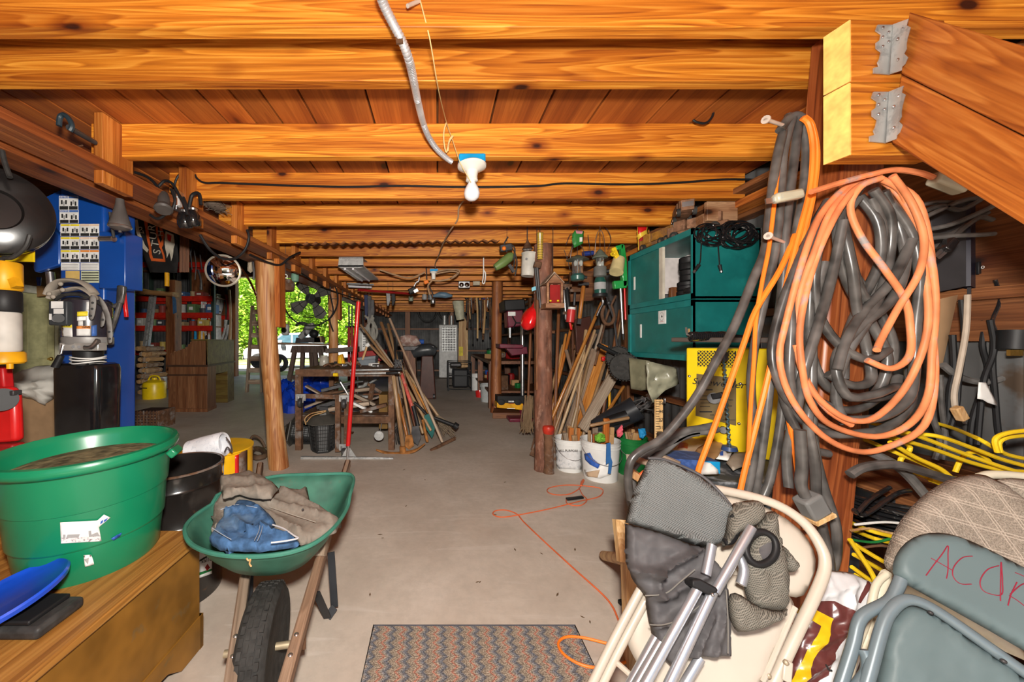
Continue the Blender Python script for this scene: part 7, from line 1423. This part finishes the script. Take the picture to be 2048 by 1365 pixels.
t = thing('tin_disc', 'round pale tin wheel hanging under the right of the steel workbench', 'wheel'); c = P(758,872,4.15); MB().lathe([(0,-.012),(.03,-.015),(.035,-.005),(.055,-.008),(.06,0),(.055,.01),(0,.01)], c, 28, MX.Rotation(pi/2,3,'X')).build('disc', GALV, t); MB().cyl(c, P(764,846,4.2), .005, n=6).build('hanger', DKST, t)
t = thing('plastic_case', 'tall brown panel leaning inside the right end of the steel workbench', 'panel'); MB().prect(4.4,758,790,775,858,.3).build('panel', flat('ochre_panel', (.17,.09,.02), .7), t)
gB2 = 'clutter on top of the steel workbench'
zt = z0+.066
def top(x, Y): return V(((x-CX)*Y/F, Y, zt))
t = thing('yellow_battery_tool', 'orange-yellow plastic handset box on the steel workbench', 'tool', gB2); MB().ppoly(4.75,'675,712 684,708 690,730 686,740 674,737',.07).build('shell', YELT, t, bev=.012); MB().ppoly(4.73,'678,716 682,714 684,736 678,735',.02).build('ridge', YEL, t, bev=.004)
t = thing('tool_box', 'grey plastic tool box on the steel workbench', 'box', gB2); MB().ppoly(4.9,'716,720 750,716 752,738 718,741',.25).build('box', flat('slate_box', (.14,.16,.18), .5), t, bev=.012); MB().ppoly(4.89,'714,716 751,712 751,719 715,722',.26).build('box_lid', flat('slate_lid', (.18,.2,.22), .5), t, bev=.01)
t = thing('toolbox_red', 'long red metal tool tray at the back of the steel workbench', 'tray', gB2); MB().ppoly(5.4,'716,704 768,700 770,722 718,724',.3).build('tray', REDD, t, bev=.01)
t = thing('plastic_jar', 'cloudy plastic jar on the left of the steel workbench', 'jar', gB2); MB().lathe([(.06,0),(.065,.01),(.065,.1),(.05,.12),(.05,.14)], top(648,4.8), 20).build('jar', flat('cloudy_plastic', (.35,.33,.28), .3), t)
for i in range(22):
    x = RN.uniform(640,785); Y = RN.uniform(4.3,5.3); p = top(x,Y); m = [RUST,DKST,STEEL,GREYW,CARD,LBL][i % 6]; nm = ['rusty','black','shiny','wooden','tan','white'][i % 6]; s_ = ['scrap lump','bracket','fitting','chock','packet','tag'][i % 6]
    if i % 3: o = MB().box(p+V((0,0,.02)), (RN.uniform(.05,.14),RN.uniform(.04,.1),.04), MX.Rotation(RN.random()*3,3,'Z')).build('bench_clutter', m, base=True, bev=.008)
    else: o = MB().tube([p+V((-.05,0,.015)), p+V((0,.03,.04)), p+V((.06,-.01,.015))], .014, 8, 4).build('bench_clutter', m, base=True)
    tag(o, f'small {nm} {s_} among the clutter on the steel workbench', 'clutter', gB2)
for i, y in enumerate((740,747)):
    t = thing('steel_rod', ['upper','lower'][i]+' thin rod with a black grip on the steel workbench edge', 'rod'); rod('shaft', P(700,y+1,4.05), P(800,y-1,4.05), .012, GALV, t); rod('rubber_grip', P(778-6*i,y,4.04), P(805-8*i,y-1,4.04), .016, BLACK, t)
t = thing('squeegee', 'long red-handled floor squeegee standing in front of the steel workbench', 'squeegee')
MB().cyl(P(696,892,3.87), P(717,604,3.87), .024, n=16).build('handle', RED, t); MB().cyl(P(695,918,3.87), P(697,890,3.87), .02).build('ferrule', STEEL, t); MB().bar(P(602,916,3.87), P(787,918,3.87), .03, .035, (0,1,0)).build('blade_holder', GALV, t, bev=.004); MB().bar(P(602,922,3.87), P(787,924,3.87), .008, .02).build('rubber_blade', BLACK, t); MB().ppoly(3.86,'684,913 693,896 700,896 712,914',.006).build('gusset', GALV, t)
def zapper(lab, M, c):
    t = thing('bug_zapper', lab, 'bug zapper', 'bug zappers'); BZ = flat('zapper_black', (.02,.02,.02), .4); RZ_ = flat('zapper_roof', (.075,.07,.06), .5)
    T = lambda q: V(c)+M @ V(q)
    hexa = lambda r, z: [T((r*cos(pi*j/3),r*sin(pi*j/3),z)) for j in range(6)]
    def loft(name, rings, m):
        b = MB(); [b.v.extend(hexa(*q)) for q in rings]
        for i in range(len(rings)-1): b.f += [(i*6+j, i*6+(j+1) % 6, (i+1)*6+(j+1) % 6, (i+1)*6+j) for j in range(6)]
        b.f += [tuple(range(5,-1,-1)), tuple((len(rings)-1)*6+j for j in range(6))]; b.build(name, m, t)
    loft('roof', [(.15,.355),(.235,.345),(.24,.355),(.11,.43),(.075,.435),(.065,.47)], RZ_); loft('base', [(.12,0),(.125,.02),(.12,.03)], BZ); loft('inner_grid', [(.09,.03),(.12,.36)], flat('zapper_inner', (.1,.1,.1), .5))
    for j in range(6):
        a, b_ = hexa(.125,.02)[j], hexa(.165,.36)[j]; MB().cyl(a, b_, .01, n=6).build('corner_bar', BZ, t)
        a2, b2 = hexa(.125,.02)[(j+1) % 6], hexa(.165,.36)[(j+1) % 6]; g = MB()
        for q in range(1,6): g.tube([a.lerp(a2,q/6), b_.lerp(b2,q/6)], .003, 4, 0)
        for q in range(1,8): g.tube([a.lerp(b_,q/8), a2.lerp(b2,q/8)], .003, 4, 0)
        g.build('grille', BZ, t)
    MB().cyl(T((0,0,.05)), T((0,0,.35)), .022, n=10).build('lamp_tube', BULB, t)
zapper('upright black lantern-shaped bug zapper under the steel workbench', MX.Rotation(.3,3,'Z') @ MX.Scale(1.0,3), G(646,902))
zapper('black bug zapper lying on its side beside the log post', MX.Rotation(-pi/2+.12,3,'Y') @ MX.Rotation(.2,3,'Z'), G(640,893)+V((-.0,.1,.13)))
t = thing('rope_coil', 'coil of tan rope on the upright bug zapper', 'rope'); MB().tube(PP(3.95,'612,850 610,838 622,828 640,824 652,822 645,826 625,832 613,845'), .006, 6).build('rope', PINE, t)
t = thing('leather_harness', 'brown leather strap bundle on the floor left of the log post', 'strap'); MB().tube(fl('502,905 512,898 526,902 530,912 515,916 503,912',.04), .03, 8, 5, True).build('bundle', flat('leather', (.1,.06,.035), .6), t); MB().tube(PP(3.95,'506,900 501,882 508,872 522,880 530,895'), .014, 8).build('strap', MATS['leather'], t)
t = thing('blue_tarp', 'crumpled blue tarp heaped behind the steel workbench', 'tarp'); 
MB().blob([G(x,y,.0)+V((0,0,0)) for x, y in ((545,822),(575,828),(625,826),(660,815),(655,800),(600,795),(550,800))], (0,-.1,1), .45, .2, 4.0, 16, 10, 3).build('tarp', TARPB, t, ang=.5)
MB().blob(PP(6.4,'612,735 640,736 668,745 664,790 610,800 585,780'), (0,-1,.2), .15, .14, 4.5, 14, 10, 5).build('tarp_fold', TARPB, t, ang=.5)
t = thing('cart_tyre', 'old black tyre lying by the doorway', 'tyre'); MB().tube([G(556,735+8)+V((0,.0,.35))+V((.3*cos(a),.1,.3*sin(a))) for a in [2*pi*j/20 for j in range(20)]], .1, 12, 0, True).build('tyre', TIRE, t)
# floor jacks and miscellany behind the bench
gJ = 'red jacks by the doorway'
for i, x in enumerate((698,704,711)): t = thing('jack_stand', ['left','middle','right'][i]+' tall dark red jack post beyond the steel workbench', 'jack', gJ); MB().cyl(P(x,740,7.4), P(x,655,7.4), .03).build('post', REDD, t); MB().cyl(P(x,655,7.4), P(x,612,7.4), .018).build('screw', DKST, t); MB().bb(P(x,0,7.4).x-.1,P(x,0,7.4).x+.1,7.3,7.5,0,.05).build('foot', REDD, t); MB().cyl(P(x,745,7.4), V((P(x,0,7.4).x,7.4,.03)), .03).build('lower_tube', REDD, t); MB().bar(P(x-8,654,7.4), P(x+6,654,7.4), .02, .03).build('crank', DKST, t)
t = thing('welding_machine', 'white shop machine with vertical black lettering behind the long tools', 'machine'); MB().prect(6.6,716,655,737,820.5,.5).build('cabinet', flat('machine_white', (.42,.42,.4), .5), t, bev=.01); MB().prect(6.58,724,660,735,700,.02).build('label_strip', LBL, t); text('machine_lettering', 'MILLER', faceM(P(729.5,680,6.57), (0,0,1), (-1,0,0)), .09, INK, t)
t = thing('rag_bundle', 'bundle of torn pale rags hanging above the shop machine', 'rag'); 
for i in range(9): MB().tube([P(738+RN.uniform(-8,12),640+RN.uniform(-10,0),6.3), P(742+RN.uniform(-12,14),660,6.25), P(745+RN.uniform(-12,12),685,6.3)], .02, 6, 4).build('rag_strip', flat('rag_grey', (.26,.25,.22), .9), t)
t = thing('small_vise', 'small pale drawer knob clamp standing on the steel workbench', 'clamp'); MB().cyl(P(725,720,4.9), P(735,690,4.9), .016).build('screw', PINE, t); MB().cyl(P(733,692,4.88), P(739,688,4.88), .03).build('handle', WHITE, t)
t = thing('wide_shelf_bracket', 'dark plank ledge fixed to the second log post', 'ledge'); plank('ledge', P(655,702,6.0), P(716,698,6.0), .25, .08, DKW, t)
# ------------------------------------------------------------------ long tools in front, leaning at the end of the bench
gD = 'digging tools leaning on the steel workbench'
def lean(lab, s_, Y, r, m, dY=.3, name='garden_tool'):
    t = thing(name, lab, 'tool', gD); (xa, ya), (xb, yb) = [tuple(map(float, q.split(','))) for q in s_.split()]
    a, b_ = P(xa, ya, Y), P(xb, yb, Y+dY); rod('handle', a, b_, r, m, t); return t, a, b_
t, a, b_ = lean('pickaxe with a pale handle and rusty curved head on the floor', '806,898 787,752', 4.08, .026, HANDLE, .05); MB().tube(PP(4.06,'752,900 775,907 803,908 830,902 850,888'), [.012,.026,.034,.026,.01], 8, 4, flatten=.7).build('pick_head', RUSTO, t); MB().cyl(P(806,912,4.06), P(805,893,4.06), .04, .035).build('eye', RUSTO, t)
t, a, b_ = lean('shovel with an orange varnished handle behind the pickaxe', '818,890 795,788', 4.2, .02, HANDLEO, .2); MB().ppoly(4.18,'812,872 824,870 828,892 818,900 808,892',.01).build('blade', RUSTO, t)
t, a, b_ = lean('red-handled spade with a dark steel blade', '836,852 802,745', 4.3, .024, flat('worn_red', (.55,.09,.07), .5, col2=(.6,.3,.22), cov=.4, sc2=20), .35); MB().cyl(P(836,852,4.29), P(826,812,4.33), .026).build('socket', BLACK, t); MB().ppoly(4.26,'824,854 838,852 842,875 836,892 828,886 822,870',.012).build('blade', DKST, t, bev=.003)
t, a, b_ = lean('long grey floor scraper pole leaning furthest right', '885,885 779,637', 4.25, .018, GREYW, .5); MB().bar(P(861,902,4.15), P(910,877,4.45), .02, .035).build('scraper_bar', RUST, t)
t, a, b_ = lean('straw broom with a tan handle resting on the floor', '876,832 810,741', 4.6, .02, HANDLE, .3); bb_ = MB()
for i in range(40): bb_.tube([P(874+RN.uniform(-4,4),832+RN.uniform(-3,3),4.6), P(888+RN.uniform(-10,10),848+RN.uniform(-6,6),4.6), P(898+RN.uniform(-14,16),862+RN.uniform(-10,14),4.55)], .003, 4, 3)
bb_.build('bristles', flat('bristle', (.16,.12,.08), .9), t, kind='stuff')
t, a, b_ = lean('shovel with a green painted blade', '860,850 812,746', 4.45, .02, HANDLE, .3); MB().ppoly(4.42,'848,832 862,826 872,846 868,868 864,878 852,858',.012).build('blade', flat('blade_green', (.01,.1,.09), .4), t, bev=.003); MB().tube(PP(4.45,'828,805 840,815 850,826 856,832'), .018, 8).build('black_socket', BLACK, t)
t, a, b_ = lean('pitchfork with curved black tines behind the bench leg', '800,850 790,770', 4.4, .018, HANDLE, .2)
for i in range(5): MB().tube(PP(4.4,f'800,848 {786+i*3},{862+i*5} {779+i*7},{884+i*3}'), .006, 6).build('tine', BLACK, t)
lean('rake handle with a white-tipped end leaning left', '785,735 721,650', 4.5, .018, HANDLE, .5); lean('pale thick handle standing in the middle of the bundle', '800,750 762,645', 4.45, .024, HANDLE, .5); lean('pale handle just right of the middle of the bundle', '800,745 776,648', 4.6, .022, HANDLE, .5); lean('brown handle leaning low behind the bundle', '790,740 751,682', 4.7, .024, GREYW, .4); lean('black fibreglass handle standing in the bundle', '792,735 789,675', 4.4, .014, BLACK, .2)
lean('brown handle running down beside the broom', '862,862 806,760', 4.35, .018, HANDLE, .4); lean('old handle leaning at the right of the spade', '846,868 806,750', 4.4, .018, HANDLE, .4); lean('weathered post handle beside the bench leg', '784,895 786,760', 4.3, .022, GREYW, .1)
lean('thin steel rod among the handles', '828,880 786,700', 4.5, .01, GALV, .4); lean('rusty iron bar at the right end of the bundle', '855,885 845,840', 4.3, .018, RUSTO, .1); lean('dark hoe lying against the bundle', '838,886 800,730', 4.6, .016, BEAM, .3)
for l, q_, Y_, r_, m_ in (('short pale handle at the top left of the bundle','790,742 740,690',4.55,.02,HANDLE),('rough handle standing behind the red spade','834,862 800,720',4.65,.02,HANDLE),('varnished hoe handle in the right of the bundle','868,846 814,748',4.55,.018,HANDLEO),('slim grey handle between pickaxe and spade','812,884 792,742',4.35,.015,GREYW),('brown spade handle leaning behind the pitchfork','802,876 788,770',4.5,.02,GREYW),('tan rake handle with a split end','824,872 798,735',4.4,.017,HANDLE)): lean(l, q_, Y_, r_, m_, .35)
t = thing('drain_pipe', 'black pipe with a round cap beside the broom', 'pipe'); MB().tube(PP(4.4,'868,836 884,842 912,853'), [.02,.022,.024], 10, 3).build('pipe', BLACK, t); MB().cyl(P(908,850,4.38), P(915,855,4.38), .04, n=20).build('cap', BLACK, t)
t = thing('wire_bundle', 'tangle of thin wire hooked on the tool handles', 'wire'); 
for i in range(8): MB().tube([P(785+RN.uniform(0,22),722+RN.uniform(-4,24),4.3) for _ in range(5)], .004, 5, 4).build('wire', DKST, t)
# ------------------------------------------------------------------ back of the shop
t = thing('gas_heater', 'tall white gas wall heater with a grille at the back wall', 'heater'); HY = 12.1
MB().prect(HY,878,650,915,756,.35).build('cabinet', flat('heater_white', (.5,.5,.49), .4), t, bev=.02); MB().prect(HY-.01,884,655,911,702,.02).build('grille_back', DKST, t)
g = MB(); [g.prect(HY-.03,885+i*3.2,655,885.8+i*3.2,702,.01) for i in range(9)]; [g.prect(HY-.035,884,657+i*5,912,657.8+i*5,.01) for i in range(10)]; g.build('grille', GALV, t)
for x in (889,903): MB().cyl(P(x,650,HY+.1), P(x,632,HY+.1), .07 if x < 900 else .05, n=16).build('flue_pipe', GALV, t)
t = thing('leaning_slab', 'pale wooden slab leaning beside the gas heater', 'slab'); MB().ppoly(11.8,'918,640 928,632 936,650 936,735 916,736',.05).build('slab', PINE, t); decal(t,11.79,918,694,926,712,NY,'paper_note')
t = thing('cage_fan', 'black wire cage cart standing on the floor before the heater', 'cart'); c0 = G(918,779); w, d, h = .3, .35, .75
for x in (-w,w):
    for y in (-d,d): MB().cyl(c0+V((x,y,0)), c0+V((x,y,h)), .02, n=8).build('post', BLACK, t)
for z in (.05,.4,h):
    MB().tube([c0+V((-w,-d,z)),c0+V((w,-d,z)),c0+V((w,d,z)),c0+V((-w,d,z))], .016, 6, 0, True).build('rail', BLACK, t)
MB().box(c0+V((.03,.02,.32)), (.42,.5,.5)).build('engine', flat('engine_black', (.02,.02,.022), .5), t, bev=.05); MB().box(c0+V((-.1,-.2,.68)), (.3,.2,.1)).build('tank', DKST, t, bev=.03)
def pail(lab, x, y, r, h, m, name='bucket'):
    t = thing(name, lab, 'bucket'); c = G(x, y); c.y += r; MB().lathe([(r*.85,0),(r*.95,h*.8),(r*1.02,h*.82),(r*1.02,h*.88),(r,h*.9),(r*1.03,h),(r*.95,h),(r*.8,.03),(0,.03)], c, 24).build('pail', m, t); return t
pail('white bucket with a red mark standing near the far workbench',955,782,.17,.42,WHITE); pail('small red bucket in front of the far white bucket',961,796,.11,.14,RED); pail('pale bucket under the far workbench',977,806,.16,.38,flat('pale_pail',(.4,.42,.42),.5)); pail('cream bucket behind the orange-brown post',1010,800,.16,.34,BEIGE); pail('blue bucket under the drill press bench',1028,796,.15,.36,flat('pail_blue',(.06,.1,.16),.5))
t = thing('band_saw', 'brown cabinet shop saw with a black motor on top behind the tool bundle', 'machine'); MB().prism(PP(7.8,'843,712 866,712 872,799 838,799'), (0,.5,0)).build('cabinet', flat('saw_brown', (.07,.025,.018), .45), t, bev=.02); MB().tube(PP(7.8,'825,708 840,702 860,700 872,704'), [.1,.14,.14,.09], 14, 3).build('motor', flat('saw_black', (.04,.045,.05), .35), t); MB().prism(PP(7.7,'806,694 868,692 868,700 806,702'), (0,.5,0)).build('table', DKST, t, bev=.01)
MB().prism(PP(7.8,'806,702 830,702 834,799 806,799'), (0,.5,0)).build('stand', BEAM, t)
for x, y in ((846,793),(868,793)): MB().cyl(P(x-2,y,7.75), P(x+2,y,7.75), .05, n=14).build('caster', DKST, t)
t = thing('feed_sack', 'pink and white striped sack lying on the far saw table', 'sack'); MB().blob(PP(8.0,'795,692 800,674 815,670 835,674 842,688 835,694'), (0,-1,.5), .15, .04, 3).build('sack', flat('sack_pink', (.4,.24,.2), .8, col2=(.55,.45,.4), cov=.5, sc2=9), t)
t = thing('red_funnel', 'small red and blue canister on the far saw table', 'canister'); MB().cyl(P(828,683,8.2), P(838,684,8.2), .07, n=16).build('red_end', RED, t); MB().cyl(P(838,684,8.2), P(848,684,8.2), .055, n=16).build('blue_end', BLUEC, t)
gK = 'hose coils on the back wall'
for i, (x, y, rx, ry, m) in enumerate(((855,618,20,26,BLKR),(888,612,14,26,BLKR),(893,690,10,30,DKST))):
    t = thing('hose_coil', ['wide coil of black hose hung on the back wall','narrow coil of black hose hung above the heater','dark cable loop hanging beside the gas heater'][i], 'hose', gK)
    for j in range(5): MB().tube([P(x+(rx-j*.8)*cos(a),y+j*1.4+(ry-j)*sin(a),12.6+.02*j) for a in [2*pi*q/18 for q in range(18)]], .03, 7, 0, True).build('turn', m, t)
t = thing('white_pail_hanging', 'cream plastic pitcher hanging from the joists near the heater', 'pitcher'); MB().cyl(P(921,640,9.5), P(916,602,9.5), .11, .16, 20).build('pitcher', flat('cream_pail', (.5,.49,.36), .5), t)
gH2 = 'chains and straps hanging at the back right'
for i in range(26):
    x = 934+i*2.4+RN.uniform(-1,1); y0, y1 = 575+RN.uniform(-6,18), 640+RN.uniform(-30,60); Y = 8.8+RN.uniform(-.4,.6); m = [DKST,RUST,PINE,BLKR,GALV,BEAM][i % 6]
    o = MB().tube([P(x,y0,Y), P(x+RN.uniform(-4,4),(y0+y1)/2,Y), P(x+RN.uniform(-3,3),y1,Y)], RN.uniform(.014,.035), 6, 4).build('hanging_strap', m, base=True); tag(o, ['dark chain','rusty chain','tan rope','black strap','pale wire','brown leather strap'][i % 6]+' hanging among the harness at the back right', 'strap', gH2)
for i in range(14):
    x = 930+i*5; y = 572+RN.uniform(-4,22); c = P(x,y,8.6); o = MB().box(c, (RN.uniform(.06,.16),.08,RN.uniform(.08,.22)), MX.Rotation(RN.uniform(-.6,.6),3,'Y')).build('hung_tool', [BLACK,DKST,RUST,flat('dull_purple',(.05,.03,.12),.6),STEEL][i % 5], base=True, bev=.015); tag(o, ['black','dark steel','rusty','purple','steel'][i % 5]+' tool hung in the dark row under the far joists', 'tool', 'tools under the far joists')
t = thing('far_workbench', 'dark wooden workbench along the right wall behind the drill press', 'workbench'); fx0 = P(968,0,8.0).x
MB().bb(1.0,2.1,6.7,10.5,.86,.92).build('bench_top', BEAMY, t)
for x, y in ((1.05,6.8),(2.05,6.8),(1.05,8.6),(2.05,8.6),(1.05,10.4),(2.05,10.4)): MB().bb(x-.06,x+.06,y-.06,y+.06,0,.86).build('leg', BEAM, t)
MB().bb(1.0,2.1,6.75,10.45,.3,.34).build('lower_shelf', BEAMY, t); MB().bb(1.9,2.25,6.7,10.5,1.45,1.5).build('wall_shelf', BEAMY, t); MB().bb(1.9,2.25,6.7,10.5,1.85,1.9).build('wall_shelf', BEAMY, t)
gW2 = 'clutter on the far workbench'
for i in range(26):
    x = RN.uniform(1.06,1.85); y = RN.uniform(6.8,10.3); z = [.92,.34][i % 2]; h = RN.uniform(.08,.3); w = RN.uniform(.05,.13); m = [BLUEC,REDD,CARD,GREYP,BLACK,RUST,GREENB][i % 7]; nm = ['blue','dark red','tan','grey','black','rusty','green'][i % 7]
    if i % 3 == 0: o = MB().lathe([(w*.9,0),(w,h*.1),(w,h*.9),(w*.6,h),(0,h)], (x,y,z), 14).build('bench_item', m, base=True)
    else: o = MB().box((x,y,z+h/2), (w*2,w*1.6,h), MX.Rotation(RN.random(),3,'Z')).build('bench_item', m, base=True, bev=.012)
    tag(o, f'{nm} {"can" if i % 3 == 0 else "box"} on the {"top" if i % 2 == 0 else "lower shelf"} of the far workbench', 'clutter', gW2)
t = thing('drill_press', 'maroon floor drill press with a shiny column beside the orange-brown post', 'drill press'); DY = 5.9; dx = P(1045,0,DY).x
MB().cyl((dx,DY,.05), (dx,DY,1.78), .033, n=20).build('column', STEEL, t); MB().bb(dx-.28,dx+.12,DY-.3,DY+.15,.0,.06).build('base', PURP, t, bev=.015); MB().cyl((dx,DY,.06), (dx,DY,.28), .055, .045).build('base_collar', PURP, t)
MB().prism(PP(DY-.25,'999,688 1046,690 1046,697 1000,697'), (0,.4,0)).build('table', PURP, t, bev=.01); MB().ppoly(DY-.06,'1012,697 1054,694 1056,708 1024,712',.12).build('table_arm', PURP, t, bev=.01)
MB().ppoly(DY-.2,'1014,622 1046,620 1048,652 1016,656',.3).build('head', PURP, t, bev=.02); MB().ppoly(DY-.25,'1008,600 1050,598 1052,620 1010,622',.5).build('pulley_cover', BLACK, t, bev=.02); decal(t, DY-.2, 1016,624,1031,632, LBL); MB().ell(P(1052,645,DY+.2), .1,.13,.12).build('motor', BLACK, t)
MB().cyl(P(1020,656,DY-.1), P(1020,676,DY-.1), .03, .02).build('chuck', STEEL, t)
for a in (0,2.1,4.2): MB().cyl(P(1032,646,DY-.25), P(1032,646,DY-.27)+V((.12*cos(a),-.02,.12*sin(a))), .01).build('feed_handle', BLACK, t)
t = thing('plank_platform', 'low brown timber platform under the yellow tool case', 'platform'); pz = .11; MB().prism([G(985,838),G(1050,838),G(1060,815),G(990,815)], (0,0,.1)).build('timbers', BEAMX, t, bev=.01)
t = thing('tool_case', 'yellow and black tool carton with white lettering on the timber platform', 'box'); q = PP(5.75,'996,797 1048,797 1048,816 996,812')
MB().prism(PP(5.75,'994,806 1046,808 1048,821 994,816'), (0,.25,0)).build('carton', YELT, t, bev=.004); MB().prism(PP(5.75,'995,793 1048,793 1048,808 995,806'), (0,.25,0)).build('carton_top', BLACK, t, bev=.004); [MB().prect(5.745,1017+i*2.3,802,1018.7+i*2.3,805,.004).build('printed_mark', LBL, t) for i in range(5)]; MB().prect(5.745,1017,807,1028,808,.004).build('printed_mark', REDD, t); MB().prect(5.745,1014,817,1030,818.5,.004).build('printed_mark', LBL, t)
for x in (1003,1036): MB().ell(P(x,805,5.74), .06,.012,.05).build('printed_tool', INK, t)
t = thing('straw_broom', 'old corn brooms standing upside down by the round post', 'broom'); bb_ = MB()
for i in range(70): x = RN.uniform(1046,1066); bb_.tube([P(x,805+RN.uniform(-15,15),4.4), P(x-RN.uniform(-2,6),840,4.35), P(x-RN.uniform(-4,10),862+RN.uniform(-8,6),4.3)], .006, 4, 3)
bb_.build('straw', flat('broom_straw', (.17,.11,.06), .9), t, kind='stuff'); rod('handle', P(1056,810,4.4), P(1062,640,4.5), .016, BEAM, t)
# things slung under the far joists
t = thing('emergency_light', 'silver twin-lamp emergency light under the far joists', 'lamp'); MB().prect(6.4,917,562,940,576,.08).build('housing', STEEL, t, bev=.008); [MB().ell(P(x,570,6.36), .045,.03,.04).build('lamp_head', CHROME, t) for x in (923,934)]
t = thing('paper_bag', 'cream paper packet pinned under the far joists', 'packet'); MB().prect(6.3,946,561,960,571,.04).build('packet', flat('cream_packet', (.45,.4,.3), .8), t, bev=.01)
t = thing('plug_outlet', 'white ceiling socket with blue box and a bundle of tan cords', 'socket'); MB().prect(5.0,860,538,876,544,.08).build('blue_box', BLUEB, t); MB().lathe([(.05,.03),(.055,.02),(.03,0),(.028,-.08),(0,-.08)], P(867,548,5.0), 20).build('porcelain_holder', PORC, t)
for s_ in ('870,545 890,540 915,540 918,545 905,556 880,562 860,560','872,548 900,543 916,546 900,558','866,560 856,572 860,590','850,545 820,556 790,550 760,540'): MB().tube(PP(5.0,s_), .012, 7).build('cord', flat('tan_cord2', (.36,.22,.12), .6), t)
t = thing('orange_plug', 'orange plug hanging under the ceiling socket', 'plug'); MB().bar(P(848,566,5.4), P(857,563,5.4), .05, .06).build('plug_body', ORCORD, t, bev=.012); MB().tube([V((P(852,0,5.4).x,5.4,2.545))]+PP(5.4,'854,562 856,568 862,580 866,590'), .01, 6).build('cord', DKST, t)
t = thing('hanging_tool_cluster', 'black clamp light hanging on a chain under the joists', 'lamp'); MB().bar(P(818,585,5.6), P(832,578,5.6), .1, .09).build('clamp', BLACK, t, bev=.015); MB().bar(P(828,584,5.55), P(836,580,5.55), .03, .05).build('plate', STEEL, t); MB().tube(PP(5.6,'826,578 832,566 838,560')+[V((P(840,0,5.6).x,5.6,2.545))], .012, 6).build('chain', STEEL, t)
t = thing('red_pipe', 'long thin red pipe slung level under the far joists', 'pipe'); MB().cyl(P(716,580,6.0), P(820,588,6.6), .022).build('pipe', REDD, t)
t = thing('blue_float', 'pale blue spindle-shaped float under the far joists', 'float'); MB().tube(PP(7.0,'866,593 880,590 892,591 905,592'), [.02,.06,.06,.015], 12, 4).build('float', flat('float_blue', (.12,.2,.28), .4), t)
for i, (x, y) in enumerate(((822,597),(849,594),(860,594),(866,602))): t = hung('tin_cup', ['green glass jar','left small tin lid','right small tin lid','small bright knob'][i]+' hanging in the row under the far joists', 'jar', x, y-14, y-4, 7.2); MB().lathe([(.04,-.06),(.05,-.03),(.05,.03),(.04,.05),(0,.05)], P(x,y,7.2), 16).build('jar', [flat('jar_green', (.2,.24,.18), .3),GREYP,GREYP,STEEL][i], t)
for i, (x, y0, y1, m) in enumerate(((738,592,660,DKST),(744,600,650,DKST),(776,586,612,GREYP),(786,588,612,BLACK),(732,590,640,flat('navy',(.02,.03,.08),.4)))): t = hung('hung_saw', ['dark bow tool','pale bow saw','chrome bracket','black bracket','navy handled tool'][i]+' hanging at the left end of the far joists', 'tool', x, 0, y0+2, 6.42); MB().ppoly(6.4,f'{x-4},{y0} {x+4},{y0} {x+5},{(y0+y1)/2} {x+1},{y1} {x-2},{y1} {x-3},{(y0+y1)/2}',.04).build('tool_body', m, t, bev=.008)
t = thing('pale_string', 'white twisted string hanging from the joists', 'string'); MB().tube([V((P(967,0,4.6).x,4.6,2.545))]+PP(4.6,'967,548 965,565 969,566 971,548 967,540'), .008, 6).build('string', PAPER, t)
rebase()
